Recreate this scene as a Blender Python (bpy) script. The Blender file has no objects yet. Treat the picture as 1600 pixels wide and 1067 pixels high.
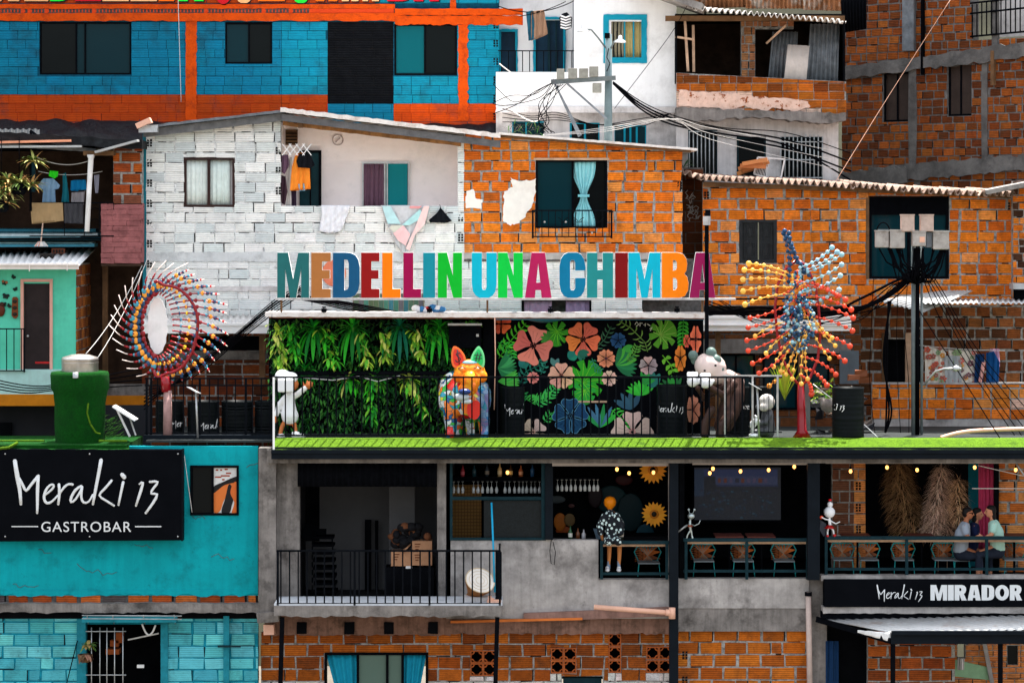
import bpy, bmesh, math, random
from mathutils import Vector, Matrix, noise
from mathutils.geometry import tessellate_polygon
R=random.Random(7)
sc=bpy.context.scene; C=sc.collection
# ------------------------------------------------------------ camera, sky, sun, exposure
F=4500.0; HX,HY=800.0,350.0; CY=-60.0; CZ=10.0
cam=bpy.data.cameras.new('camera'); camo=bpy.data.objects.new('camera',cam); C.objects.link(camo)
camo.location=(0,CY,CZ); camo.rotation_euler=(math.pi/2,0,0)
cam.sensor_width=36; cam.lens=36*F/1600; cam.shift_x=0; cam.shift_y=-(533.5-HY)/1600
cam.clip_start=1; cam.clip_end=3000; sc.camera=camo
SUN_EL,SUN_AZ=math.radians(74),math.radians(22)      # high sun a little behind the houses
w=bpy.data.worlds.new("World"); sc.world=w; w.use_nodes=True
nt=w.node_tree; bg=nt.nodes['Background']; sky=nt.nodes.new('ShaderNodeTexSky'); sky.sky_type='NISHITA'
sky.sun_disc=False; sky.sun_elevation=SUN_EL; sky.sun_rotation=SUN_AZ
sky.air_density=1.2; sky.dust_density=4.0; sky.ozone_density=0.6
hs=nt.nodes.new('ShaderNodeHueSaturation'); hs.inputs['Saturation'].default_value=.42; nt.links.new(sky.outputs[0],hs.inputs['Color']); nt.links.new(hs.outputs[0],bg.inputs[0]); bg.inputs[1].default_value=0.15
sl=bpy.data.lights.new('sun','SUN'); sl.energy=4.2; sl.angle=math.radians(0.5); sl.color=(1,.95,.88)
so=bpy.data.objects.new('sun',sl); C.objects.link(so)
sd=Vector((math.sin(SUN_AZ)*math.cos(SUN_EL),math.cos(SUN_AZ)*math.cos(SUN_EL),math.sin(SUN_EL)))
so.rotation_euler=sd.to_track_quat('Z','Y').to_euler(); so.location=(0,0,60)
sc.view_settings.view_transform='Standard'; sc.view_settings.look='None'; sc.view_settings.exposure=1.65; sc.view_settings.gamma=1
# ------------------------------------------------------------ helpers
def sc_(Y): return (Y-CY)/F
def P(x,y,Y): d=sc_(Y); return Vector(((x-HX)*d,Y,CZ+(HY-y)*d))
def lin(c):
    f=lambda v:(v/12.92 if v<=.04045 else ((v+.055)/1.055)**2.4)
    return tuple(f(v/255) for v in c)
class MB:
    def __init__(s): s.v=[];s.f=[];s.m=[];s.c=[];s.sm=[]
    def add(s,vs,fs,m=0,c=(1,1,1),smooth=False):
        n=len(s.v); s.v+= [tuple(v) for v in vs]
        for f in fs: s.f.append([i+n for i in f]); s.m.append(m); s.c.append(c); s.sm.append(smooth)
        return s
    def quad(s,a,b,c_,d,m=0,c=(1,1,1)): return s.add([a,b,c_,d],[(0,1,2,3)],m,c)
    def wb(s,x0,x1,y0,y1,z0,z1,m=0,c=(1,1,1),j=0.0):
        vs=[Vector((x,y,z)) for z in (z0,z1) for y in (y0,y1) for x in (x0,x1)]
        if j: vs=[v+Vector((R.uniform(-j,j),R.uniform(-j,j),R.uniform(-j,j))) for v in vs]
        return s.add(vs,[(0,1,5,4),(1,3,7,5),(3,2,6,7),(2,0,4,6),(4,5,7,6),(0,2,3,1)],m,c)
    def b(s,x0,y0,x1,y1,Y,D=.05,m=0,c=(1,1,1),j=0.0):      # box whose front at depth Y covers this outline
        a=P(x0,y1,Y); e=P(x1,y0,Y); return s.wb(a.x,e.x,Y,Y+D,a.z,e.z,m,c,j)
    def beam(s,a,b,wd,dp,m=0,c=(1,1,1)):                    # straight bar of rectangular section a->b
        a=Vector(a);b=Vector(b);t=(b-a).normalized(); up=Vector((0,1,0)) if abs(t.y)<.9 else Vector((0,0,1))
        n=t.cross(up).normalized()*wd/2; u=n.cross(t).normalized()*dp/2
        vs=[p+q for p in (a,b) for q in (-n-u,n-u,n+u,-n+u)]
        return s.add(vs,[(0,1,5,4),(1,2,6,5),(2,3,7,6),(3,0,4,7),(4,5,6,7),(3,2,1,0)],m,c)
    def tube(s,pts,r,n=6,m=0,c=(1,1,1),flat=1.0,rs=None):
        pts=[Vector(p) for p in pts]; k=len(pts); vs=[]
        for i,p in enumerate(pts):
            t=(pts[min(i+1,k-1)]-pts[max(i-1,0)]);t=t.normalized() if t.length>1e-9 else Vector((0,0,1))
            a=Vector((0,1,0)) if abs(t.y)<.9 else Vector((1,0,0))
            u=t.cross(a).normalized(); v=u.cross(t)
            rr=rs[i] if rs else r
            for q in range(n):
                an=2*math.pi*q/n; vs.append(p+u*math.cos(an)*rr+v*math.sin(an)*rr*flat)
        fs=[(i*n+q,i*n+(q+1)%n,(i+1)*n+(q+1)%n,(i+1)*n+q) for i in range(k-1) for q in range(n)]
        s.add(vs,fs,m,c,True); o=len(s.v)-len(vs)
        s.f+=[[o+q for q in range(n)][::-1],[o+(k-1)*n+q for q in range(n)]]; s.m+=[m,m]; s.c+=[c,c]; s.sm+=[False,False]
        return s
    def ball(s,p,rx,ry=None,rz=None,n=10,m=0,c=(1,1,1),rot=None):
        ry=ry or rx; rz=rz or rx; k=max(4,n//2+1); vs=[]; p=Vector(p)
        for i in range(k+1):
            th=math.pi*i/k
            for q in range(n):
                a=2*math.pi*q/n; v=Vector((rx*math.sin(th)*math.cos(a),ry*math.sin(th)*math.sin(a),rz*math.cos(th)))
                if rot: v=rot@v
                vs.append(p+v)
        return s.add(vs,[(i*n+q,(i+1)*n+q,(i+1)*n+(q+1)%n,i*n+(q+1)%n) for i in range(k) for q in range(n)],m,c,True)
    def lathe(s,p,prof,n=20,m=0,c=(1,1,1),smooth=True):      # prof: (radius, z) bottom to top
        p=Vector(p); vs=[p+Vector((r*math.cos(2*math.pi*q/n),r*math.sin(2*math.pi*q/n),z)) for r,z in prof for q in range(n)]
        return s.add(vs,[(i*n+q,i*n+(q+1)%n,(i+1)*n+(q+1)%n,(i+1)*n+q) for i in range(len(prof)-1) for q in range(n)],m,c,smooth)
    def prism(s,outer,holes,Y,D,m=0,c=(1,1,1),ms=None):      # outline in world (x,z); front at Y, back at Y+D
        rings=[outer]+list(holes); tri=tessellate_polygon([[Vector((x,z,0)) for x,z in r] for r in rings])
        flat=[q for r in rings for q in r]; n=len(flat)
        vs=[(x,Y,z) for x,z in flat]+[(x,Y+D,z) for x,z in flat]
        s.add(vs,[tuple(t) for t in tri]+[tuple(i+n for i in t) for t in tri],m,c)
        o=len(s.v)-len(vs); k=0; mm=m if ms is None else ms
        for r in rings:
            L=len(r)
            for i in range(L):
                a,b=k+i,k+(i+1)%L; s.f.append([o+a,o+b,o+b+n,o+a+n]); s.m.append(mm); s.c.append(c); s.sm.append(False)
            k+=L
        return s
    def pp(s,pts,Y,D,m=0,c=(1,1,1),holes=(),ms=None):        # prism from outline points
        g=lambda r:[(P(x,y,Y).x,P(x,y,Y).z) for x,y in r]
        return s.prism(g(pts),[g(h) for h in holes],Y,D,m,c,ms)
    def sheet(s,fn,nu,nv,m=0,c=(1,1,1),smooth=True,thick=0):
        vs=[Vector(fn(i/nu,j/nv)) for j in range(nv+1) for i in range(nu+1)]
        fs=[(j*(nu+1)+i,j*(nu+1)+i+1,(j+1)*(nu+1)+i+1,(j+1)*(nu+1)+i) for j in range(nv) for i in range(nu)]
        return s.add(vs,fs,m,c,smooth)
    def build(s,name,mats,parent=None,label=None,cat=None,group=None,kind=None,bev=0,solid=0,sub=0):
        if not isinstance(mats,(list,tuple)): mats=[mats]
        org=ORG.get(parent.name,Vector((0,0,0))) if parent else None
        if org is None or parent is None:
            xs=[v[0] for v in s.v];ys=[v[1] for v in s.v];zs=[v[2] for v in s.v]
            org=Vector(((min(xs)+max(xs))/2,(min(ys)+max(ys))/2,min(zs)))
        me=bpy.data.meshes.new(name); me.from_pydata([(v[0]-org.x,v[1]-org.y,v[2]-org.z) for v in s.v],[],s.f)
        me.polygons.foreach_set('material_index',s.m); me.polygons.foreach_set('use_smooth',s.sm)
        for q in mats: me.materials.append(q)
        at=me.color_attributes.new('Col','FLOAT_COLOR','CORNER'); buf=[]
        for p_,c_ in zip(me.polygons,s.c): buf+= [c_[0],c_[1],c_[2],1.0]*p_.loop_total
        at.data.foreach_set('color',buf)
        bm=bmesh.new(); bm.from_mesh(me); bmesh.ops.recalc_face_normals(bm,faces=bm.faces); bm.to_mesh(me); bm.free()
        o=bpy.data.objects.new(name,me); C.objects.link(o)
        if parent: o.parent=parent
        else: o.location=org
        ORG[o.name]=org
        if bev: q=o.modifiers.new('bevel','BEVEL'); q.width=bev; q.segments=2; q.limit_method='ANGLE'
        if solid: q=o.modifiers.new('solid','SOLIDIFY'); q.thickness=solid; q.offset=0
        if sub: q=o.modifiers.new('sub','SUBSURF'); q.levels=sub; q.render_levels=sub
        tag(o,label,cat,group,kind); return o
ORG={}
def tag(o,label=None,cat=None,group=None,kind=None):
    for k,v in (('label',label),('category',cat),('group',group),('kind',kind)):
        if v: o[k]=v
    return o
def thing(name,loc,label,cat,group=None):
    o=bpy.data.objects.new(name,None); C.objects.link(o); o.location=loc; ORG[o.name]=Vector(loc); o.empty_display_size=.2
    return tag(o,label,cat,group)
def dup(root,off,label=None):
    r=root.copy(); C.objects.link(r); r.location=root.location+Vector(off)
    if label: r['label']=label
    for ch in list(root.children):
        c=ch.copy(); C.objects.link(c); c.parent=r
        for g in list(ch.children): d=g.copy(); C.objects.link(d); d.parent=c
    return r
# ------------------------------------------------------------ materials
def nodes(name):
    m=bpy.data.materials.new(name); m.use_nodes=True; t=m.node_tree; return m,t,t.nodes['Principled BSDF']
def mix(t,a,b,f,mode='MIX'):
    n=t.nodes.new('ShaderNodeMix'); n.data_type='RGBA'; n.blend_type=mode
    for s,v in ((n.inputs[6],a),(n.inputs[7],b),(n.inputs[0],f)):
        if hasattr(v,'is_output'): t.links.new(v,s)
        elif isinstance(v,(int,float)): s.default_value=v
        else: s.default_value=(*v[:3],1)
    return n.outputs[2]
def ramp(t,src,a,b,c0=0,c1=1):
    n=t.nodes.new('ShaderNodeMapRange'); n.inputs[1].default_value=a; n.inputs[2].default_value=b
    n.inputs[3].default_value=c0; n.inputs[4].default_value=c1; t.links.new(src,n.inputs[0]); return n.outputs[0]
def nz(t,scale,detail=4,rough=.6,vec=None,stretch=None,w=0):
    tc=t.nodes.new('ShaderNodeNewGeometry').outputs['Position'] if vec is None else vec
    mp=t.nodes.new('ShaderNodeMapping'); t.links.new(tc,mp.inputs[0]); mp.inputs['Scale'].default_value=stretch or (1,1,1); mp.inputs['Location'].default_value=(w,w*.7,w*1.3)
    n=t.nodes.new('ShaderNodeTexNoise'); n.inputs['Scale'].default_value=scale; n.inputs['Detail'].default_value=detail; n.inputs['Roughness'].default_value=rough
    t.links.new(mp.outputs[0],n.inputs[0]); return n.outputs['Fac']
def bump(t,p,h,strength,dist=.01):
    b=t.nodes.new('ShaderNodeBump'); b.inputs['Strength'].default_value=strength; b.inputs['Distance'].default_value=dist
    t.links.new(h,b.inputs['Height']); t.links.new(b.outputs[0],p.inputs['Normal']); return b
def surf(name,col,rough=.8,metal=0,var=.25,scale=3,dirt=None,dirtamt=.5,dirtscale=1.5,bmp=.3,bscale=25,attr=False,streak=0,spec=.15,groove=0,chip=None,chipt=.62,bdist=.01,spots=0):
    """general weathered surface: base colour x noise, stains with a shape of their own, streaks, chips, bump"""
    m,t,p=nodes(name); p.inputs['Roughness'].default_value=rough; p.inputs['Metallic'].default_value=metal; p.inputs['Specular IOR Level'].default_value=spec
    base=(*col[:3],1)
    if attr:
        a=t.nodes.new('ShaderNodeAttribute'); a.attribute_name='Col'; cur=mix(t,a.outputs['Color'],base,1.0,'MULTIPLY')
    else:
        r=t.nodes.new('ShaderNodeRGB'); r.outputs[0].default_value=base; cur=r.outputs[0]
    if var:
        v=ramp(t,nz(t,scale,6,.65),.3,.7,1-var,1+var*.6); cb=t.nodes.new('ShaderNodeCombineColor')
        for i in range(3): t.links.new(v,cb.inputs[i])
        cur=mix(t,cur,cb.outputs[0],1.0,'MULTIPLY')
    if streak:
        v=ramp(t,nz(t,1.0,5,.7,stretch=(9,9,.7)),.45,.75,0,streak); cur=mix(t,cur,dirt or (.03,.025,.02),v)
    if dirt:
        v=ramp(t,nz(t,dirtscale,8,.7,w=7.7),.5,.68,0,dirtamt); cur=mix(t,cur,dirt,v)
    if spots:
        v=ramp(t,nz(t,14,3,.5,w=3.1),.68,.74,0,spots); cur=mix(t,cur,dirt or (.03,.03,.03),v)
    if chip:
        v=ramp(t,nz(t,5,8,.75,w=11),chipt,chipt+.03,0,1); cur=mix(t,cur,chip,v)
    h=nz(t,bscale,5,.7)
    if groove:
        wv=t.nodes.new('ShaderNodeTexWave'); wv.bands_direction='Z'; wv.inputs['Scale'].default_value=groove; wv.inputs['Distortion'].default_value=.6; wv.inputs['Detail'].default_value=1
        g=t.nodes.new('ShaderNodeNewGeometry'); t.links.new(g.outputs['Position'],wv.inputs[0])
        v=ramp(t,wv.outputs['Fac'],0,.35,.0,1); ad=t.nodes.new('ShaderNodeMath'); ad.operation='ADD'; t.links.new(v,ad.inputs[0]); 
        h2=t.nodes.new('ShaderNodeMath'); h2.operation='MULTIPLY'; h2.inputs[1].default_value=.6; t.links.new(h,h2.inputs[0]); t.links.new(h2.outputs[0],ad.inputs[1]); h=ad.outputs[0]
        vg=ramp(t,wv.outputs['Fac'],0,.35,.6,1.0); cb=t.nodes.new('ShaderNodeCombineColor')
        for i in range(3): t.links.new(vg,cb.inputs[i])
        cur=mix(t,cur,cb.outputs[0],1.0,'MULTIPLY')
    t.links.new(cur,p.inputs['Base Color'])
    if bmp: bump(t,p,h,bmp,bdist)
    return m
def glass(name,col,rough=.08,dark=.6):
    m,t,p=nodes(name); p.inputs['Base Color'].default_value=(*col,1); p.inputs['Roughness'].default_value=rough; p.inputs['Specular IOR Level'].default_value=.12
    bump(t,p,nz(t,.8,2),.05,.05); return m
def emit(name,col,s):
    m,t,p=nodes(name); p.inputs['Emission Color'].default_value=(*col,1); p.inputs['Emission Strength'].default_value=s; p.inputs['Base Color'].default_value=(*col,1); return m
BR=lin((205,100,25))
M={}
M['brick']=surf('fired_clay_brick',(1,1,1),.85,var=.3,scale=9,dirt=(.06,.03,.015),dirtamt=.5,dirtscale=3,attr=True,groove=7.6,bmp=.7,bdist=.012,spots=.55)
M['paintbrick']=surf('painted_brick',(1,1,1),.75,var=.16,scale=5,dirt=(.01,.03,.04),spots=.45,attr=True,groove=7.6,bmp=.5,bdist=.008,chip=lin((120,60,30)),chipt=.72)
M['whitebrick']=surf('whitewashed_brick',(1,1,1),.8,var=.10,scale=6,attr=True,groove=7.6,bmp=.5,bdist=.008,dirt=(.42,.45,.46),dirtamt=.4,dirtscale=2.2,chip=lin((180,100,70)),chipt=.70,spots=.35)
M['mortar']=surf('grey_mortar',(.34,.33,.31),.95,var=.5,scale=12,dirt=(.02,.018,.015),dirtamt=.9,dirtscale=7,bmp=.8,bscale=40)
M['mortardark']=surf('dark_mortar',(.10,.095,.09),.95,var=.5,scale=12,bmp=.8,bscale=40)
M['mortarwhite']=surf('whitewashed_mortar',(.74,.75,.74),.95,var=.25,scale=10,dirt=(.01,.01,.01),dirtamt=1,dirtscale=5,bmp=.9,bscale=30)
M['hole']=surf('brick_hollow',(.006,.006,.006),.95,var=0,bmp=0)
M['concrete']=surf('raw_concrete',(.22,.20,.185),.9,var=.45,scale=2.2,dirt=(.03,.026,.023),dirtamt=.75,dirtscale=1.7,bmp=.6,bscale=14,streak=.45,bdist=.02)
M['concretelight']=surf('smoothed_concrete',(.40,.375,.355),.9,var=.45,scale=1.6,dirt=(.10,.09,.085),dirtamt=.75,dirtscale=1.3,bmp=.4,bscale=9,streak=.3,bdist=.02,spots=.3)
M['teal']=surf('turquoise_plaster',lin((0,154,163)),.8,var=.16,scale=1.2,dirt=lin((2,108,116)),dirtamt=.6,dirtscale=2.5,bmp=.5,bscale=10,streak=.3,spots=.5)
M['mint']=surf('mint_plaster',lin((90,200,170)),.8,var=.10,scale=2,dirt=lin((60,150,125)),dirtamt=.4,bmp=.2,streak=.15)
M['white']=surf('white_plaster',(.84,.84,.83),.85,var=.07,scale=2,dirt=(.42,.41,.39),dirtamt=.45,dirtscale=1.1,bmp=.25,bscale=8,streak=.12,spots=.15)
M['dirtywhite']=surf('stained_white_plaster',(.62,.60,.59),.9,var=.15,scale=2,dirt=(.22,.20,.19),dirtamt=.7,dirtscale=1.5,bmp=.5,bscale=8,streak=.4,spots=.4)
M['pinkwall']=surf('pale_pink_plaster',(.93,.85,.82),.85,var=.05,scale=2,dirt=(.5,.48,.46),dirtamt=.3,bmp=.15)
M['pink']=surf('worn_pink_plaster',lin((150,92,92)),.9,var=.35,scale=4,dirt=lin((80,45,45)),dirtamt=.7,dirtscale=3,bmp=.5)
M['black']=surf('black_painted_steel',(.004,.0045,.006),.6,var=.3,scale=6,bmp=.15,spec=0)
M['blackmat']=surf('black_sign_board',(.004,.0045,.006),.8,var=.2,scale=2,bmp=.1,spec=0)
M['rail']=surf('dark_grey_railing_paint',(.004,.005,.007),.5,var=.3,scale=8,bmp=.2,spec=.02,chip=(.12,.06,.03),chipt=.7)
M['tealrail']=surf('dark_teal_railing_paint',(.008,.028,.036),.5,var=.3,scale=8,bmp=.2,spec=.05)
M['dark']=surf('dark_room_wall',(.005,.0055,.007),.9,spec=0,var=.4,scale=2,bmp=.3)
M['darkbrown']=surf('dark_brown_wall',(.05,.028,.018),.9,var=.5,scale=3,bmp=.4)
M['room']=surf('grey_room_wall',(.12,.12,.125),.9,var=.12,scale=2,bmp=.2)
M['roomdark']=surf('charcoal_room_wall',(.02,.02,.024),.9,var=.2,scale=2,bmp=.2)
M['steel']=surf('galvanised_steel',(.45,.46,.46),.4,metal=.7,var=.25,scale=8,bmp=.1)
M['zinc']=surf('corrugated_zinc_sheet',(.42,.43,.43),.5,metal=.25,var=.2,scale=3,dirt=(.25,.17,.12),dirtamt=.5,dirtscale=2,bmp=.1)
M['rust']=surf('rusty_sheet',(.25,.11,.05),.85,var=.5,scale=4,dirt=(.35,.38,.37),dirtamt=.9,dirtscale=2,bmp=.3)
M['oldtin']=surf('grey_old_sheet',(.16,.18,.20),.6,metal=.2,var=.4,scale=5,dirt=(.10,.06,.04),dirtamt=.4,bmp=.2)
M['roofgrey']=surf('fibre_cement_roof',(.30,.28,.26),.95,var=.35,scale=3,dirt=(.06,.05,.05),dirtamt=.7,bmp=.4)
M['roofwhite']=surf('white_roof_flashing',(.75,.70,.66),.8,var=.15,scale=6,dirt=(.35,.2,.12),dirtamt=.5,dirtscale=4,bmp=.5)
M['wood']=surf('weathered_timber',(.16,.085,.04),.85,var=.5,scale=3,bmp=.4,streak=.3)
M['palewood']=surf('pale_timber',(.55,.36,.24),.8,var=.3,scale=4,bmp=.3)
M['cable']=surf('black_cable',(.003,.003,.004),.8,var=0,bmp=0,spec=0)
M['cablewhite']=surf('pale_cable',(.6,.58,.55),.6,var=.1,bmp=0)
M['gtur']=surf('artificial_turf',lin((92,130,20)),.95,var=.5,scale=30,dirt=lin((46,78,14)),dirtamt=.75,dirtscale=4,bmp=1,bscale=160,bdist=.03)
M['gdark']=surf('green_turf_cover',lin((6,78,14)),.95,var=.45,scale=25,dirt=lin((5,55,14)),dirtamt=.7,dirtscale=3.5,bmp=1,bscale=120,bdist=.04)
M['glass']=glass('teal_tinted_glass',(.002,.022,.030),.06)
M['glassteal']=glass('bright_teal_glass',(.0,.20,.22),.3)
M['glassdark']=glass('dark_glass',(.002,.004,.005),.1)
M['attr']=surf('painted_surface',(1,1,1),.5,attr=True,var=.08,scale=6,bmp=.08)
M['gloss']=surf('glossy_enamel',(1,1,1),.22,attr=True,spec=.4,var=.05,scale=6,bmp=0)
M['cloth']=surf('cloth',(1,1,1),.95,attr=True,var=.12,scale=9,bmp=.25,bscale=60)
M['leaf']=surf('leaf',(1,1,1),.55,attr=True,var=.2,scale=9,bmp=.1)
M['pvc']=surf('pvc_pipe',lin((225,175,150)),.5,var=.1,scale=4,bmp=.05,dirt=(.3,.2,.15),dirtamt=.3)
M['pole']=surf('concrete_pole',(.13,.155,.16),.8,var=.3,scale=5,bmp=.3,dirt=(.05,.06,.06))
# ------------------------------------------------------------ walls
def interp(pl,x):
    if x<=pl[0][0]: return pl[0][1]
    for (a,b),(c,d) in zip(pl,pl[1:]):
        if x<=c: return b+(d-b)*(x-a)/(c-a) if c>a else d
    return pl[-1][1]
def slab(mb,u0,u1,z0,z1,Y,T,ops=(),top=None,m=0,c=(1,1,1)):
    """wall sheet of thickness T with rectangular openings and an optional sloping top line"""
    us={u0,u1}; zs={z0,z1}
    for a,b,e,f in ops:
        us|={max(u0,min(u1,a)),max(u0,min(u1,b))}; zs|={max(z0,min(z1,e)),max(z0,min(z1,f))}
    if top:
        for a,_ in top:
            if u0<a<u1: us.add(a)
    us=sorted(us); zs=sorted(zs)
    def solid(i,j):
        if i<0 or j<0 or i>=len(us)-1 or j>=len(zs)-1: return False
        cu=(us[i]+us[i+1])/2; cz=(zs[j]+zs[j+1])/2
        return not any(a<cu<b and e<cz<f for a,b,e,f in ops)
    def zt(j,u): 
        z=zs[j]
        if top and j==len(zs)-1: z=interp(top,u)
        return z
    for i in range(len(us)-1):
        for j in range(len(zs)-1):
            if not solid(i,j): continue
            a,b=us[i],us[i+1]; p=[(a,zt(j,a)),(b,zt(j,b)),(b,zt(j+1,b)),(a,zt(j+1,a))]
            f=[Vector((x,Y,z)) for x,z in p]; k=[Vector((x,Y+T,z)) for x,z in p]
            mb.quad(*f,m=m,c=c); mb.quad(*k[::-1],m=m,c=c)
            for q,(di,dj) in enumerate(((0,-1),(1,0),(0,1),(-1,0))):
                if not solid(i+di,j+dj): mb.quad(f[q],f[(q+1)%4],k[(q+1)%4],k[q],m=m,c=c)
def sub(rs,o):
    out=[]
    for a,b,e,f in rs:
        A,B,E,G=max(a,o[0]),min(b,o[1]),max(e,o[2]),min(f,o[3])
        if A>=B or E>=G: out.append((a,b,e,f)); continue
        if a<A: out.append((a,A,e,f))
        if B<b: out.append((B,b,e,f))
        if e<E: out.append((A,B,e,E))
        if G<f: out.append((A,B,G,f))
    return out
def bricks(mb,u0,u1,z0,z1,Y,ops=(),top=None,bw=.40,ch=.215,j=.016,colf=None,mf=None,mb_i=0,proud=.014,jit=.004,miss=0,wobble=.006,vj=1.3,holes=(),mh=2,seed=1,zph=0,cuts=(),crack=.22):
    r=random.Random(seed); z=z0-zph; row=0
    while z<z1:
        x=u0-bw*(0 if row%2 else .5)-r.uniform(0,.06)
        h=ch*r.uniform(.97,1.03); zz=z; wob=r.uniform(-wobble,wobble)
        while x<u1:
            l=bw*r.choice([1,1,1,1,1,1,1.01,.98,1.02,.99,.97,.5]); g=j*r.uniform(.8,vj)
            a,b,e,f=max(x+g/2,u0),min(x+l-g/2,u1),max(zz+j/2,z0),min(zz+h-j/2,z1)
            x+=l
            if b-a<.04 or f-e<.03 or r.random()<miss: continue
            rs=[(a,b,e,f)]
            for o in ops: rs=sub(rs,(o[0]-.01,o[1]+.01,o[2]-.01,o[3]+.01))
            for cu_ in cuts: rs=[q for a_,b_,e_,f_ in rs for q in (((a_,cu_-.004,e_,f_),(cu_+.004,b_,e_,f_)) if a_<cu_<b_ else ((a_,b_,e_,f_),))]
            for a_,b_,e_,f_ in rs:
                if b_-a_<.035 or f_-e_<.03: continue
                fa,fb=f_,f_
                if top: fa,fb=min(f_,interp(top,a_)-.01),min(f_,interp(top,b_)-.01)
                if fa-e_<.02 or fb-e_<.02: continue
                cu,cz=(a_+b_)/2,(e_+f_)/2
                col=colf(cu,cz,r) if colf else (1,1,1)
                if col is None: continue
                mi=mf(cu,cz,r) if mf else mb_i
                q=lambda:r.uniform(-jit,jit); pr=Y-proud*r.uniform(.6,1.25)
                t=[(a_+q(),e_+q()+wob*0),(b_+q(),e_+q()),(b_+q(),fb+q()),(a_+q(),fa+q())]
                fr=[Vector((p[0],pr+q()*.4,p[1])) for p in t]; bk=[Vector((v.x,Y+.002,v.z)) for v in fr]
                # small chamfer
                if r.random()<crack and b_-a_>.12: q0=r.uniform(0,.5)*(b_-a_); mb.wb(a_+q0,min(b_,a_+q0+r.uniform(.3,1)*(b_-a_)),Y-.009,Y,e_-j*.75,e_-j*.15,mh,j=.003)
                if r.random()<crack*.7: mb.wb(b_+j*.1,b_+j*.7,Y-.009,Y,e_,fb,mh,j=.003)
                cx=sum(v.x for v in fr)/4; czz=sum(v.z for v in fr)/4; ch_=.006
                fi=[Vector((v.x-math.copysign(ch_,v.x-cx),v.y-.003,v.z-math.copysign(ch_,v.z-czz))) for v in fr]
                n=len(mb.v); mb.v+=[tuple(v) for v in fi+fr+bk]
                fs=[(0,1,2,3)]+[(k,(k+1)%4,4+(k+1)%4,4+k)[::-1] for k in range(4)]+[(4+k,4+(k+1)%4,8+(k+1)%4,8+k)[::-1] for k in range(4)]
                for f in fs: mb.f.append([i+n for i in f]); mb.m.append(mi); mb.c.append(col); mb.sm.append(False)
        z+=h; row+=1
    for (x,za,zb,s) in holes:   # stacks of brick hollows showing at a corner
        zz=za; k=0
        while zz<zb-ch*.6:
            if k%2==s:
                for cx in (0,.065):
                    for cz in (0,.06,.12): mb.wb(x+cx,x+cx+.045,Y-proud-.006,Y,zz+.03+cz,zz+.03+cz+.045,mh,j=.003)
            zz+=ch; k+=1
def tone(base,r,s=.22,hs=.06):
    k=1+r.uniform(-s,s*.7); return tuple(max(0,v*k*(1+r.uniform(-hs,hs))) for v in base)
def orange(u,z,r):
    b=lin(r.choice([(230,122,30),(224,114,26),(236,132,42),(208,100,26),(228,118,28),(238,148,72)])); return tone(b,r,.16)
def brown(u,z,r):
    b=lin(r.choice([(176,92,22),(158,80,20),(192,104,28),(126,62,18),(172,90,20)])); return tone(b,r,.22)
def darkbr(u,z,r):
    b=lin(r.choice([(120,60,30),(95,48,26),(145,72,32),(70,40,28)])); return tone(b,r,.25)
def W(x,y,Y): p=P(x,y,Y); return p.x,p.z
def rect(x0,y0,x1,y1,Y): a=P(x0,y1,Y); b=P(x1,y0,Y); return (a.x,b.x,a.z,b.z)
def rects(l,Y): return [rect(*q,Y) for q in l]
def topl(l,Y): return [W(x,y,Y) for x,y in l]
def wall(name,mat,parent,x0,y0,x1,y1,Y,T=.15,ops=(),top=None,label=None,bev=0):
    mb=MB(); u0,u1,z0,z1=rect(x0,y0,x1,y1,Y); slab(mb,u0,u1,z0,z1,Y,T,rects(ops,Y),topl(top,Y) if top else None)
    return mb.build(name,mat,parent,label=label,bev=bev)
def bwall(name,parent,x0,y0,x1,y1,Y,T=.15,ops=(),top=None,mats=None,holes=(),label=None,pops=(),**k):
    """brick wall: mortar sheet with every brick laid proud of it; pops are areas without bricks"""
    mb=MB(); u0,u1,z0,z1=rect(x0,y0,x1,y1,Y); o=rects(ops,Y); tp=topl(top,Y) if top else None
    slab(mb,u0,u1,z0,z1,Y,T,o,tp,m=1)
    hs=[]
    for hx,hy0,hy1,s in holes: a=P(hx,hy1,Y); b=P(hx,hy0,Y); hs.append((a.x,a.z,b.z,s))
    bricks(mb,u0,u1,z0,z1,Y,o+rects(pops,Y),tp,holes=hs,**k)
    return mb.build(name,mats or [M['brick'],M['mortar'],M['hole']],parent,label=label)
def box(name,mat,parent,x0,y0,x1,y1,Y,D=.05,label=None,bev=0,j=0,c=(1,1,1)):
    return MB().b(x0,y0,x1,y1,Y,D,j=j,c=c).build(name,mat,parent,label=label,bev=bev)
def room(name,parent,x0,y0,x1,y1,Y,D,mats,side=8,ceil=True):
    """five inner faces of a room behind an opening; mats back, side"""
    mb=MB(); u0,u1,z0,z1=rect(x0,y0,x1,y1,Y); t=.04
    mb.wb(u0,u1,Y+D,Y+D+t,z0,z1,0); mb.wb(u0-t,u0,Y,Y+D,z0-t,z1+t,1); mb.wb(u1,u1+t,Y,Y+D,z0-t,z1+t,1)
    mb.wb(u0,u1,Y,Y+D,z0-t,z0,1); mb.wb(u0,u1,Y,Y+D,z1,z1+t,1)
    return mb.build(name,mats,parent)
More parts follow.
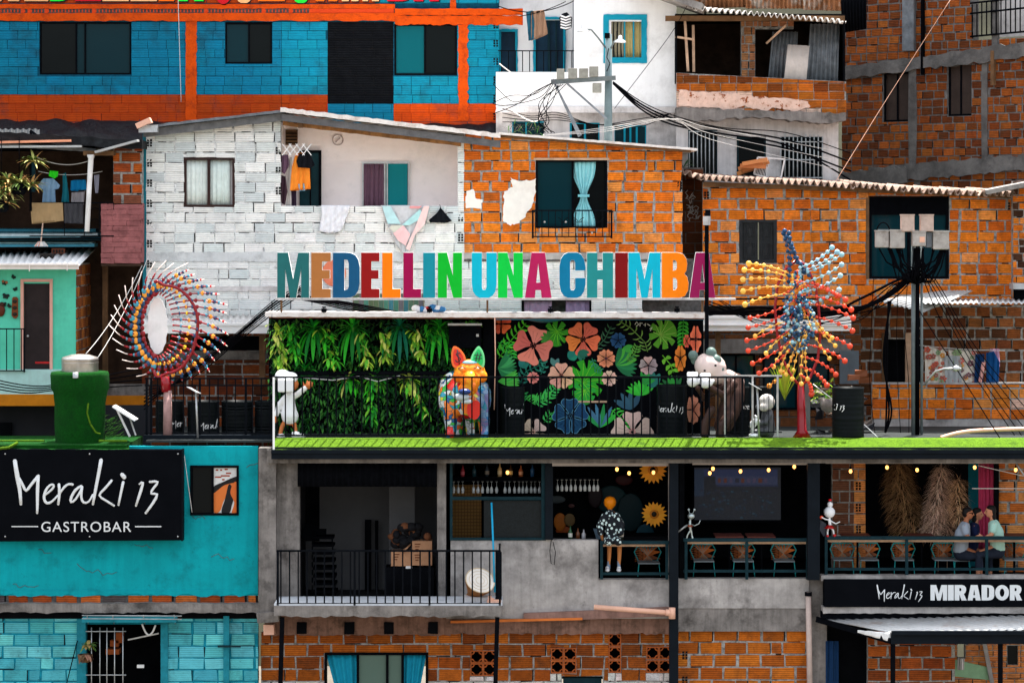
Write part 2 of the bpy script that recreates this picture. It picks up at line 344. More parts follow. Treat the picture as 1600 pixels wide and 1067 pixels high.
def window(parent,x0,y0,x1,y1,Y,frame,panes,fw=3,D=.06,split=(),name='window',gl=None,label=None):
    """frame ring and mullions with glass panes as children. panes: list of (x0,x1,material) across"""
    w=MB(); w.b(x0,y0,x1,y0+fw,Y,D); w.b(x0,y1-fw,x1,y1,Y,D); w.b(x0,y0+fw,x0+fw,y1-fw,Y,D); w.b(x1-fw,y0+fw,x1,y1-fw,Y,D)
    for s in split: w.b(s-fw*.5,y0+fw,s+fw*.5,y1-fw,Y,D)
    o=w.build(name,frame,parent,label=label)
    for a,b,m in panes: MB().b(a,y0+fw,b,y1-fw,Y+D*.5+.003*(a%5),.008).build('pane',m,o)
    return o
def curtain(name,mat,parent,x0,y0,x1,y1,Y,folds,amp=.03,c=(1,1,1),tie=None,nu=60,nv=14,c2=None,hem=0):
    """hanging cloth with folds; tie=(u, pinch) gathers it towards a point at height u"""
    a=P(x0,y0,Y); b=P(x1,y1,Y); ph=R.uniform(0,6)
    def f(u,v):
        x=a.x+(b.x-a.x)*u; z=a.z+(b.z-a.z)*v
        if tie:
            k=1-(1-tie[1])*math.exp(-((v-tie[0])/.22)**2); cx=(a.x+b.x)/2; x=cx+(x-cx)*k
        y=Y+amp*math.sin(u*folds*6.283+ph+.5*math.sin(v*3))*(.6+.4*v)+amp*.4*math.sin(u*folds*15+v*2)
        return (x,y,z+hem*math.sin(u*7+ph)*v)
    mb=MB().sheet(f,nu,nv,c=c); return mb.build(name,mat,parent,solid=.004)
def corr(mb,a,b,c_,d,n,amp,m=0,c=(1,1,1),thick=.008,seg=6,jag=0):
    """corrugated sheet between corners a->b (along the ridges' row) and d->c (other end); n waves along a-b"""
    a,b,c_,d=map(Vector,(a,b,c_,d)); nrm=(b-a).cross(d-a).normalized(); 
    if nrm.z<0: nrm=-nrm
    N=n*seg; vs=[]
    for lay in (0,-thick):
        for p,q in ((a,b),(d,c_)):
            for i in range(N+1):
                u=i/N; jg=(Vector((0,1,0))*R.uniform(-jag,jag) if jag and i%seg==0 else Vector())
                vs.append(p.lerp(q,u)+nrm*(amp*math.sin(u*n*6.2832)+lay)+jg)
    K=N+1; fs=[]
    for i in range(N):
        fs+= [(i,i+1,K+i+1,K+i),(2*K+i,3*K+i,3*K+i+1,2*K+i+1),(i,2*K+i,2*K+i+1,i+1),(K+i,K+i+1,3*K+i+1,3*K+i)]
    fs+=[(0,K,3*K,2*K),(N,2*K+N,3*K+N,K+N)]
    return mb.add(vs,fs,m,c,True)
def sag(a,b,s,n=14):
    a,b=Vector(a),Vector(b); return [a.lerp(b,i/n)+Vector((0,0,-s*4*(i/n)*(1-i/n))) for i in range(n+1)]
def cable(label,a,b,s,r=.012,mat='cable',name='cable',group='overhead cables'):
    o=MB().tube(sag(a,b,s),r,5).build(name,M[mat]); tag(o,label,'cable',group); return o
def railing(parent,x0,x1,yt,yb,Y,pitch,mat,top=2.5,bot=2,bar=1.5,posts=(),mid=None,px_post=2.2,extra=0,name='baluster'):
    t=MB().b(x0,yt,x1,yt+top,Y-.02,.05).build('top_rail',mat,parent)
    MB().b(x0,yb-bot,x1,yb,Y-.015,.04).build('bottom_rail',mat,parent)
    if mid: MB().b(x0,mid,x1,mid+bar*1.3,Y-.01,.03).build('middle_rail',mat,parent)
    x=x0+pitch/2
    mbv=[]
    while x<x1:
        if not any(abs(x-p)<pitch*.35 for p in posts): MB().b(x-bar/2,yt+top,x+bar/2,yb-bot+extra,Y-.007,.016).build(name,mat,parent)
        x+=pitch
    for p in posts: MB().b(p-px_post/2,yt+.5,p+px_post/2,yb+1.5,Y-.03,.05).build('post',mat,parent)
# text helpers: blockish bold capitals drawn in a unit box (width w, height 1)
def ring(cx,cy,rx,ry,n=20,a0=0,a1=360): return [(cx+rx*math.cos(math.radians(a0+(a1-a0)*i/n)),cy+ry*math.sin(math.radians(a0+(a1-a0)*i/n))) for i in range(n+1)]
def letter(ch):
    s=.34
    if ch=='M': return 1.34,[(0,0),(0,1),(.46,1),(.67,.42),(.88,1),(1.34,1),(1.34,0),(1.0,0),(1.0,.62),(.80,0),(.54,0),(.34,.62),(.34,0)],[]
    if ch=='E': return .78,[(0,0),(0,1),(.78,1),(.78,.80),(.44,.80),(.44,.61),(.74,.61),(.74,.42),(.44,.42),(.44,.20),(.78,.20),(.78,0)],[]
    if ch=='D': return 1.02,[(0,0),(0,1)]+[(.5,1),(.7,.985),(.86,.94),(.97,.84),(1.02,.68),(1.02,.32),(.97,.16),(.86,.06),(.7,.015),(.5,0)],[[(.44,.17),(.56,.19),(.6,.26),(.6,.76),(.56,.83),(.44,.84)]]
    if ch=='L': return .78,[(0,0),(0,1),(.44,1),(.44,.2),(.78,.2),(.78,0)],[]
    if ch=='I': return .46,[(0,0),(0,1),(.46,1),(.46,0)],[]
    if ch=='N': return 1.0,[(0,0),(0,1),(.38,1),(.62,.5),(.62,1),(1,1),(1,0),(.64,0),(.38,.52),(.38,0)],[]
    if ch=='U': return 1.02,[(0,1),(.42,1),(.42,.24),(.46,.18),(.56,.18),(.6,.24),(.6,1),(1.02,1),(1.02,.3),(.97,.14),(.86,.05),(.7,0),(.32,0),(.16,.05),(.05,.14),(0,.3)],[]
    if ch=='A': return 1.06,[(0,0),(.26,1),(.8,1),(1.06,0),(.66,0),(.63,.17),(.43,.17),(.40,0)],[[(.455,.34),(.605,.34),(.53,.74)]]
    if ch=='C': return 1.04,[(1.04,.44),(1.04,.3),(.98,.14),(.86,.04),(.7,0),(.34,0),(.18,.04),(.06,.14),(0,.3),(0,.7),(.06,.86),(.18,.96),(.34,1),(.7,1),(.86,.96),(.98,.86),(1.04,.7),(1.04,.6),(.62,.6),(.62,.78),(.57,.83),(.47,.83),(.43,.78),(.43,.22),(.47,.17),(.57,.17),(.62,.22),(.62,.44)],[]
    if ch=='H': return 1.04,[(0,0),(0,1),(.42,1),(.42,.62),(.62,.62),(.62,1),(1.04,1),(1.04,0),(.62,0),(.62,.4),(.42,.4),(.42,0)],[]
    if ch=='B': return 1.02,[(0,0),(0,1),(.6,1),(.82,.96),(.94,.86),(.97,.74),(.94,.6),(.86,.53),(.97,.46),(1.02,.32),(1.0,.16),(.88,.04),(.66,0)],[[(.43,.60),(.53,.61),(.57,.66),(.57,.77),(.53,.82),(.43,.83)],[(.43,.17),(.53,.18),(.58,.23),(.58,.38),(.53,.43),(.43,.44)]]
    if ch=='R': return .98,[(0,0),(0,1),(.58,1),(.8,.95),(.92,.82),(.93,.66),(.86,.5),(.74,.42),(.98,0),(.56,0),(.40,.36),(.38,.36),(.38,0)],[[(.38,.6),(.5,.6),(.55,.66),(.55,.74),(.5,.8),(.38,.8)]]
    if ch=='O': return 1.12,[(x*1.12,y) for x,y in ring(.5,.5,.5,.5,22)[:-1]],[[(x*1.12,y) for x,y in ring(.5,.5,.17,.27,16)[:-1]]]
    if ch=='S': return .8,[(0,.05),(.05,.32),(.3,.2),(.42,.25),(.4,.35),(.1,.5),(0,.7),(.08,.9),(.3,1),(.55,1),(.76,.93),(.72,.68),(.5,.8),(.38,.77),(.4,.68),(.7,.5),(.8,.32),(.74,.12),(.55,.01),(.3,-.01)],[]
    if ch=='Q': return 1.15,[(x*1.12,y) for x,y in ring(.5,.5,.5,.5,22)[:-1]],[[(x*1.12,y) for x,y in ring(.5,.5,.17,.27,16)[:-1]]]
    return .5,[(0,0),(0,.1),(.1,.1)],[]
def place_letter(mb,ch,x0,x1,yt,yb,Y,D,m=0,c=(1,1,1),ms=None):
    w_,o,h=letter(ch); a=P(x0,yb,Y); b=P(x1,yt,Y); g=lambda r:[(a.x+(b.x-a.x)*x/w_,a.z+(b.z-a.z)*y) for x,y in r]
    mb.prism(g(o),[g(q) for q in h],Y,D,m,c,ms)
# handwritten mark, strokes traced in sign units (x right, y down)
SCRIPT=[[(95,165,13),(112,270,15),(128,350,12),(134,440,9)],[(122,275,9),(150,325,9),(166,365,9),(195,320,9),(245,262,11)],[(245,262,10),(240,350,11),(240,450,9),(238,497,7)],
[(285,385,6),(325,355,7),(350,325,8),(335,310,7),(305,330,8),(285,370,9),(280,410,9),(300,440,9),(335,425,7),(370,385,6)],
[(378,315,9),(382,370,9),(374,440,8)],[(382,375,6),(410,330,8),(440,310,7),(465,315,8)],
[(520,325,8),(485,345,9),(455,395,9),(450,435,8),(485,415,7),(525,340,7)],[(525,330,9),(518,400,8),(535,435,8),(570,430,6),(595,380,6)],
[(648,160,12),(632,250,11),(612,350,10),(596,440,8)],[(715,290,8),(670,345,8),(625,385,7),(675,415,7),(730,450,7)],
[(790,300,9),(775,370,8),(760,445,7)],[(783,252,13),(796,268,14)],
[(895,312,6),(922,290,7),(905,350,10),(872,450,7)],[(962,298,8),(1024,292,8),(985,335,8),(958,380,7),(1018,368,9),(985,430,9),(935,497,8)]]
def script(mb,x0,y0,s,Y,m=0,c=(1,1,1),fat=1.0,n=None,flat=.25):
    """writes the mark; x0,y0 is its origin in picture units, s its scale"""
    for k,st in enumerate(SCRIPT[:n] if n else SCRIPT):
        pts=[P(x0+a*s,y0+b*s,Y-.0006*k) for a,b,_ in st]; rs=[max(.002,r*s*sc_(Y)*fat) for _,_,r in st]
        # subdivide softly
        q=[];rr=[]
        for i in range(len(pts)-1):
            for t in (0,.5): q.append(pts[i].lerp(pts[i+1],t)); rr.append(rs[i]*(1-t)+rs[i+1]*t)
        q.append(pts[-1]); rr.append(rs[-1]); q2=q[:]
        for i in range(1,len(q)-1): q2[i]=(q[i-1]+q[i]*2+q[i+1])/4
        mb.tube(q2,1,8,m,c,flat=flat,rs=rr)
        for e in (0,-1): mb.ball(q2[e],rr[e],rr[e]*flat*1.01,rr[e],8,m,c)
def stext(txt,x0,x1,yt,yb,Y,D=.01):
    """thin sans capitals from Blender's own font, fitted to a box"""
    cu=bpy.data.curves.new('lettering','FONT'); cu.body=txt; cu.extrude=D/2; cu.space_character=1.12
    o=bpy.data.objects.new('tmp',cu); C.objects.link(o); dg=bpy.context.evaluated_depsgraph_get(); me=bpy.data.meshes.new_from_object(o.evaluated_get(dg))
    vs=[v.co.copy() for v in me.vertices]; fs=[tuple(p.vertices) for p in me.polygons]
    bpy.data.objects.remove(o); bpy.data.meshes.remove(me); bpy.data.curves.remove(cu)
    xa,xb=min(v.x for v in vs),max(v.x for v in vs); ya,yb_=min(v.y for v in vs),max(v.y for v in vs); a=P(x0,yb,Y); b=P(x1,yt,Y)
    mb=MB(); mb.add([(a.x+(b.x-a.x)*(v.x-xa)/(xb-xa),Y-v.z,a.z+(b.z-a.z)*(v.y-ya)/(yb_-ya)) for v in vs],fs); return mb
class AP:
    """vertical wall plane turned away from the camera: passes column xa at depth Ya and column xb at depth Yb"""
    def __init__(s,xa,Ya,xb,Yb):
        a=P(xa,0,Ya); b=P(xb,0,Yb); s.a=Vector((a.x,a.y)); d=Vector((b.x,b.y))-s.a; s.L=d.length; s.t=d/s.L; s.n=Vector((-s.t.y,s.t.x))
        if s.n.y<0: s.n=-s.n
    def uz(s,px,py):
        kx=(px-HX)/F; c=Vector((0,CY)); w_=s.a-c     # c+q*(kx,1)=a+u*t
        det=kx*(-s.t.y)+s.t.x; q=(w_.x*(-s.t.y)+w_.y*s.t.x)/det; u=(kx*w_.y-w_.x)/det
        return u,CZ+(HY-py)/F*q
    def rect(s,x0,y0,x1,y1):
        u0,z1=s.uz(x0,y0); u1,z0=s.uz(x1,y1); return (u0,u1,z0,z1)
    def xf(s,mb):
        mb.v=[(s.a.x+s.t.x*u+s.n.x*y,s.a.y+s.t.y*u+s.n.y*y,z) for u,y,z in mb.v]; return mb
# ================ ground and hillside
def gz(x,y):
    return -1.6 if y<16 else -1.6+(y-16)*.62
g=MB()
g.sheet(lambda u,v:(-700+1400*u,-500+516*v,-1.6),4,4,smooth=False)
g.build('ground',surf('street_ground',(.12,.105,.085),.95,var=.3,scale=.5,bmp=.3),kind='structure')
MB().sheet(lambda u,v:(-160+320*u,15.5+90*v,-1.7+66*v+1.5*math.sin(u*20)*v),30,10).build('hillside',surf('hill_earth',(.03,.03,.018),.95,var=.5,scale=.3),kind='structure')
# ============================================================ upper row: blue and orange brick building
Y=9.0
bb=thing('brick_building',P(390,190,Y),'blue painted brick building with orange bands and pilasters, top left','building')
CY_=lin((0,118,150)); CY2=lin((0,134,162)); ORG_=lin((214,62,14)); ORG2=lin((178,62,4)); BLK=(.009,.010,.012)
def px_of(u,Y): return HX+u/sc_(Y)
def py_of(z,Y): return HY-(z-CZ)/sc_(Y)
def bluecol(u,z,r):
    x,y=px_of(u,9.0),py_of(z,9.0)
    if y<8: c=ORG2 if x<600 else CY2
    elif 512<x<615 and y<160: c=BLK
    elif x>=512 and x<615: c=CY_
    elif (x<512 and y>147) or (x>=615 and y>161): c=ORG2 if x<512 else lin((214,74,4))
    else: c=CY_ if x<440 else CY2
    return tone(c,r,.10,.03)
ops=[(62,35,205,117),(352,35,425,100),(616,38,714,118)]
bwall('brick_wall',bb,-190,-70,780,262,Y,.2,ops,mats=[M['paintbrick'],surf('painted_joint',lin((4,70,92)),.9,var=.4,scale=9,bmp=.6,bscale=30),M['hole'],surf('black_painted_brick',(.008,.009,.011),.9,var=.3,scale=5,groove=7.6,bmp=.9,bdist=.02,spec=0,chip=(.3,.3,.3),chipt=.70)],mf=lambda u,z,r: 3 if (512<px_of(u,9.0)<615 and 10<py_of(z,9.0)<160) else 0,
   bw=.45,ch=.219,j=.010,colf=bluecol,pops=[(-190,8,817,34)],holes=[(771,30,190,0)],seed=3,jit=.003,proud=.012,cuts=[P(512,0,9).x,P(615,0,9).x,P(440,0,9).x])
# orange joints where the wall is orange; black field backing
box('painted_band',surf('orange_joint',lin((170,50,14)),.9,var=.3,scale=8,bmp=.4),bb,-190,148,512,187,Y-.004,.01)
box('painted_band',M['hole'],bb,512,36,614,160,Y-.004,.01)
box('painted_band',surf('orange_joint_dark',lin((170,50,14)),.9,var=.3,scale=8,bmp=.4),bb,616,161,780,188,Y-.004,.01)
opaint=surf('orange_painted_concrete',lin((206,72,0)),.8,var=.18,scale=4,dirt=lin((120,40,16)),dirtamt=.6,dirtscale=4,bmp=.7,bscale=12,bdist=.02)
def rough_strip(name,mat,parent,x0,y0,x1,y1,Y,D,n=40,a=1.2,vert=True):
    if vert: pts=[(x0+R.uniform(-a,a)*.6,y0+(y1-y0)*i/n) for i in range(n+1)]+[(x1+R.uniform(-a,a),y1-(y1-y0)*i/n) for i in range(n+1)]
    else: pts=[(x0+(x1-x0)*i/n,y0+R.uniform(-a,a)*.5) for i in range(n+1)]+[(x1-(x1-x0)*i/n,y1+R.uniform(-a,a)) for i in range(n+1)]
    return MB().pp(pts,Y,D).build(name,mat,parent)
rough_strip('floor_slab',opaint,bb,-190,21,617,33,Y-.06,.1,80,1,False)
rough_strip('floor_slab',opaint,bb,-190,7,617,14,Y-.05,.1,80,.8,False)
box('floor_slab',M['mortardark'],bb,-190,13.5,617,21.5,Y-.02,.05)
mb=MB()
for i in range(118):
    x=-10+i*5.3
    if x<480 and R.random()<.95: mb.b(x,15.5,x+1.6,20,Y-.045,.04,c=lin((205,62,14)))
    elif x<617: mb.b(x,14,x+5.4,21,Y-.045+R.uniform(0,.01),.04,c=lin((205,62,14)))
mb.build('hollow_course',M['attr'],bb)
rough_strip('floor_slab',opaint,bb,617,14,817,24,Y-.09,.15,40,.8,False)
rough_strip('floor_slab',opaint,bb,617,25,817,39,Y-.07,.15,40,1.4,False)
rough_strip('pilaster',opaint,bb,290,33,307,188,Y-.04,.06,30,1.0)
rough_strip('pilaster',opaint,bb,716,39,731,189,Y-.04,.06,30,2.0)
rough_strip('pilaster',opaint,bb,703,-50,712,14,Y-.04,.06,10,1.0)
fr=M['black']
window(bb,62,35,205,117,Y+.02,fr,[(62,120,M['glassdark']),(118,205,M['glass'])],2.5,split=(119,133))
window(bb,352,36,425,100,Y+.02,fr,[(352,389,M['glass']),(388,425,M['glassdark'])],2.5,split=(389,))
window(bb,616,38,714,118,Y+.02,fr,[(616,665,glass('mural_glass',(.0,.09,.11),.2)),(664,714,M['glassdark'])],3,split=(664,))
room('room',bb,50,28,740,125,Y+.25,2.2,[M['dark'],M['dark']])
MM=[('M',-40,30,(240,170,110)),('E',38,75,(240,170,110)),('D',78,108,(30,225,60)),('E',117,158,(200,16,30)),('L',160,201,(245,180,120)),('L',204,245,(245,180,120)),('I',248,272,(250,110,10)),('N',278,318,(40,225,60)),('Q',333,365,(200,16,30)),('U',368,394,(245,180,120)),('E',403,445,(250,110,10)),('C',457,483,(30,225,60)),('H',493,527,(250,110,10)),('I',534,545,(245,180,120)),('M',549,592,(245,180,120)),('B',605,642,(215,16,40)),('A',646,686,(205,10,40))]
for ch,a,b_,c in MM:
    yb={'Q':8,'U':6,'C':6}.get(ch,3.2); mb=MB(); place_letter(mb,ch,a+1.5,b_+1.5,-48,yb+1,Y-.05,.02,c=BLK); place_letter(mb,ch,a,b_,-50,yb-.8,Y-.075,.03,c=lin(c))
    mb.build('mural_letter',M['attr'],bb)
c=cable('thin white wire hanging down the blue brick wall beside the orange pilaster',P(278,-10,Y-.15),P(283,160,Y-.1),0,.008,'cablewhite','wire',None)
# black tarpaulin strip below the blue building
mb=MB(); mb.sheet(lambda u,v:P(-40+850*u,187+8*u+42*v,8.9-1.0*v)+Vector((0,.05*noise.noise(Vector((u*60,v*4,0))),.10*noise.noise(Vector((u*30,v*3,5))))),120,8)
mb.build('tarpaulin',surf('black_plastic',(.004,.005,.008),.5,var=.4,scale=8,bmp=.6,bscale=6,bdist=.05),label='crumpled black plastic sheet covering the roof edge under the blue building',cat='tarpaulin')
# ============================================================ white plaster house
Y=8.0
wh=thing('plaster_house',P(920,225,Y),'white plastered house with turquoise window frames behind the leaning utility pole','house')
tealp=surf('turquoise_paint',lin((10,140,165)),.7,var=.15,scale=6,bmp=.3)
wall('facade_wall',M['white'],wh,897,-190,1057,172,Y,.3,[(955,34,1004,92)])
wall('parapet',M['white'],wh,775,113,897,168,Y,.15)
box('floor_slab',M['dirtywhite'],wh,775,166,1057,176,Y-.05,2,j=.02)
wall('balcony_back_wall',M['white'],wh,775,-190,897,115,Y+1.6,.15,[(783,50,806,115),(836,32,880,115)])
MB().wb(P(897,0,Y).x,P(897,0,Y).x+.12,Y+.3,Y+1.7,P(0,115,Y).z,P(0,-190,Y).z).build('side_wall',surf('grey_side_wall',(.25,.27,.30),.9),wh)
wall('lower_wall',M['dirtywhite'],wh,775,172,1057,250,Y+.4,.2,[(800,190,850,215),(890,192,937,232),(960,196,1010,232)])
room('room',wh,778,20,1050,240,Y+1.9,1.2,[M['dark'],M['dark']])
def frame(parent,mat,x0,y0,x1,y1,Y,t,D,a=.7,name='frame'):
    n=10; o=[(x0+(x1-x0)*i/n,y0+R.uniform(-a,a)) for i in range(n)]+[(x1+R.uniform(-a,a),y0+(y1-y0)*i/n) for i in range(n)]+[(x1-(x1-x0)*i/n,y1+R.uniform(-a,a)) for i in range(n)]+[(x0+R.uniform(-a,a),y1-(y1-y0)*i/n) for i in range(n)]
    h=[(x0+t,y0+t),(x1-t,y0+t),(x1-t,y1-t),(x0+t,y1-t)]
    return MB().pp(o,Y,D,holes=[h]).build(name,mat,parent)
f=frame(wh,tealp,943,23,1011,99,Y-.03,8.5,.06,name='window_frame')
window(wh,951,31,1004,92,Y+.03,tealp,[(951,976,M['glassdark'])],2,split=(976,990))
curtain('curtain',M['cloth'],wh,953,33,976,91,Y+.06,4,.02,lin((135,128,105)),nu=30,nv=3)
curtain('curtain',M['cloth'],wh,977,33,1003,91,Y+.1,5,.02,lin((185,165,110)),nu=30,nv=3)
for q in ((779,46,809,116),(833,27,884,116)):
    frame(wh,tealp,*q,Y+1.55,4,.08,name='door_frame'); box('door',surf('dark_blue_door',(.004,.03,.06),.5,var=.3),wh,q[0]+3,q[1]+4,q[2]-3,q[3],Y+1.68,.03)
MB().b(856,34,859,114,Y+1.6,.06).b(868,34,870,114,Y+1.6,.06).build('door_mullion',M['tealrail'],wh)
o=window(wh,890,191,938,234,Y+.42,tealp,[(890,938,M['glassdark'])],3,split=(914,))
o=window(wh,958,195,1011,234,Y+.42,tealp,[(958,1011,M['glass'])],3,split=(976,985,995))
o=window(wh,800,190,852,218,Y+.42,tealp,[(800,852,M['glass'])],2,split=(822,))
rl=thing('balcony_railing',P(838,113,Y),'thin black balcony railing on the white house at top centre','railing')
railing(rl,778,897,79,114,Y+.05,11,M['rail'],1.6,1.6,1.5)
# washing on its balcony
def garment(name,label,cat,parts,Y,parent=None,group=None):
    """cloth piece(s): outline polygons given a soft cloth thickness and folds"""
    mb=MB()
    for pts,col in parts:
        # dense grid clipped to outline: rows between left/right bounds
        ys=[p[1] for p in pts]; y0,y1=min(ys),max(ys); n=22; rows=[]
        for i in range(n+1):
            y=y0+(y1-y0)*(i/n)*.999+.0005; xs=[]
            for (ax,ay),(bx,by) in zip(pts,pts[1:]+pts[:1]):
                if (ay<=y<by) or (by<=y<ay): xs.append(ax+(bx-ax)*(y-ay)/(by-ay))
            if len(xs)<2: xs=rows[-1][1:3] if rows else [pts[0][0],pts[0][0]+.5]
            rows.append((y,min(xs),max(xs)))
        ph=R.uniform(0,6); K=14; vs=[]
        for y,a,b in rows:
            for k in range(K+1):
                x=a+(b-a)*k/K; vs.append(P(x,y,Y+.025*math.sin(x*.75+ph+.02*y)+.012*math.sin(x*1.9+y*.11)))
        mb.add(vs,[(i*(K+1)+k,i*(K+1)+k+1,(i+1)*(K+1)+k+1,(i+1)*(K+1)+k) for i in range(n) for k in range(K)],0,col,True)
    o=mb.build(name,M['cloth'],parent,solid=.008); 
    return tag(o,label,cat,group)
garment('towel','brown and blue towels hanging from the line of the white house balcony','towel',[([(822,18),(832,17),(838,62),(826,64)],lin((30,85,105))),([(830,18),(850,16),(856,54),(842,60),(830,64)],lin((150,118,95)))],Y+.3)
garment('striped_top','black and white striped top hanging in the white house balcony','clothing',[([(878,22),(886,20),(894,28),(893,44),(884,48),(876,42),(874,28)],lin((30,32,38)))],Y+.3)
mb=MB()
for k in range(5): mb.tube([P(876,25+k*4.5,Y+.26),P(884,28+k*4.3,Y+.24),P(892,25+k*4.5,Y+.26)],.022,5)
st=mb.build('stripe',M['white'],bpy.data.objects['striped_top'])
cable('clothes line above the balcony of the white house',P(778,10,Y+.3),P(897,2,Y+.3),.2,.012,'cable','clothes_line',None)
cable('second clothes line sloping over the white house balcony',P(812,26,Y+.28),P(884,3,Y+.28),.05,.01,'cable','clothes_line',None)
# dark eave at its top right
MB().beam(P(990,-22,Y-.3),P(1100,16,Y-.6),.16,1.2).build('eave',M['roofgrey'],wh)
# ============================================================ balcony house with brick parapet
Y=7.4
bh=thing('balcony_house',P(1185,280,Y),'run-down house with brick parapet, stained white lower wall and barred windows','house')
def parcol(u,z,r):
    x,y=px_of(u,7.4),py_of(z,7.4)
    if y>138+ (x-1058)*.06 and r.random()<(.93 if x<1120 else .5) and x<1290: return tone(lin((225,190,170)),r,.1)
    return brown(u,z,r)
wall_ops=[]
bwall('brick_parapet',bh,1057,114,1322,182,Y,.18,top=[(1057,114),(1322,128)],colf=parcol,bw=.36,ch=.19,seed=11,miss=.02,
   mats=[M['brick'],M['mortar'],M['hole']])
# flaking render over the lower half of the parapet
mb=MB(); pts=[(1060,141),(1100,144),(1140,147),(1200,151),(1262,156),(1264,176)]
pts+= [(1262-i*6+R.uniform(-2,2),170+R.uniform(-5,9)) for i in range(34)]
mb.pp([(x,y) for x,y in pts if x>1059],Y-.035,.03); 
slabm=M['concrete']
mb2=MB(); n=40; pts=[(1057+265*i/n,168+9*i/n+R.uniform(-1.5,1.5)) for i in range(n+1)]+[(1322-265*i/n,190-5*i/n+3*math.sin(i/n*9)+R.uniform(-2,2)) for i in range(n+1)]
mb2.pp(pts,Y-.12,1.2).build('floor_slab',slabm,bh)
patch=MB(); 
for cx,cy,rx,ry in ():
    patch.pp([(cx+rx*math.cos(a/18*6.283)*R.uniform(.85,1.1),cy+ry*math.sin(a/18*6.283)*R.uniform(.7,1.15)) for a in range(18)],Y-.034-.0008*R.random()-.0001*cx%.003,.03)
pq=[(1059,140),(1100,144),(1150,148),(1200,152),(1262,158),(1266,166),(1240,175),(1215,168),(1190,174),(1165,166),(1140,172),(1100,168),(1060,166)]; oo=[]
for (x,y),(x2,y2) in zip(pq,pq[1:]+pq[:1]):
    for i in range(7): oo.append((x+(x2-x)*i/7+R.uniform(-1.8,1.8),y+(y2-y)*i/7+R.uniform(-1.8,1.8)))
patch.pp(oo,Y-.034,.03)
patch.build('render_patch',surf('flaking_render',lin((222,188,170)),.9,var=.15,scale=6,dirt=lin((170,120,95)),dirtamt=.5,dirtscale=6,bmp=.6,chip=lin((140,70,28)),chipt=.575),bh)
wall('lower_wall',M['dirtywhite'],bh,1057,183,1310,330,Y+.5,.2,[(1075,203,1121,275),(1151,214,1197,282),(1219,214,1286,282)])
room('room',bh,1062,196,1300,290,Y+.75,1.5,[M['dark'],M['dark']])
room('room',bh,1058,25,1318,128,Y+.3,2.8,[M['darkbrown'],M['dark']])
# brick column and props of the dark upper floor
bwall('brick_column',bh,1158,32,1240,122,Y+1.0,.3,ops=[(1180,46,1240,140),(1140,46,1158,140)],colf=lambda u,z,r:tone(lin((185,125,85)),r,.2),bw=.20,ch=.2,j=.03,seed=5)
MB().beam(P(1070,30,Y+.4),P(1075,112,Y+.3),.06,.06).build('timber_prop',M['palewood'],bh)
MB().beam(P(1083,40,Y+.5),P(1084,113,Y+.4),.06,.06).build('timber_prop',M['palewood'],bh)
MB().beam(P(1055,58,Y+.35),P(1082,62,Y+.3),.05,.05).build('timber_prop',M['palewood'],bh)
MB().beam(P(1198,68,Y+.8),P(1228,40,Y+.3),.05,.05).build('timber_prop',M['palewood'],bh)
for (x0,y0,x1,y1,yy,mn,lb) in ((1203,50,1247,124,Y+.6,'oldtin','dark corrugated sheet leaning behind the pale board on the upper floor'),(1262,38,1312,127,Y+.4,'oldtin','tall grey corrugated sheet leaning at the right end of the upper floor')):
    mb=MB(); corr(mb,P(x0+4,y0,yy+.25),P(x1,y0,yy+.25),P(x1-3,y1,yy),P(x0-3,y1,yy),7,.025); tag(mb.build('corrugated_sheet',M[mn]),lb,'sheet')
mb=MB(); mb.beam(P(1240,71,Y+.42),P(1240,124,Y+.3),1,1)
mb=MB(); a,b_,c_,d_=P(1231,70,Y+.45),P(1265,72,Y+.45),P(1260,125,Y+.22),P(1225,124,Y+.22); corr(mb,a,b_,c_,d_,4,.006); tag(mb.build('board',surf('pale_board',(.62,.55,.50),.8,var=.15,scale=5)),'pale upright board leaning between two corrugated sheets','board')
# roof: wavy corrugated edge
mb=MB(); corr(mb,P(1082,12,Y-.5),P(1315,33,Y-.5),P(1330,34,Y+3),P(1070,13,Y+3),26,.05,thick=.03); mb.build('corrugated_roof',surf('pale_corrugated_roof',(.62,.58,.54),.8,var=.3,scale=5,dirt=(.1,.08,.07),dirtamt=.7),bh)
box('roof_beam',M['wood'],bh,1040,25,1320,33,Y+.1,.15)
mb=MB(); corr(mb,P(1165,14,Y+3.2),P(1255,14,Y+3.2),P(1255,-40,Y+3.3),P(1165,-40,Y+3.3),14,.04); corr(mb,P(1080,14,Y+3.4),P(1165,12,Y+3.4),P(1165,-40,Y+3.4),P(1080,-40,Y+3.4),12,.04); corr(mb,P(1255,16,Y+3.0),P(1325,18,Y+3.0),P(1325,-40,Y+3),P(1255,-40,Y+3),9,.04)
tag(mb.build('rusty_sheet_wall',M['rust']),'rusty horizontal zinc sheets showing above the corrugated roof edge','sheet wall')
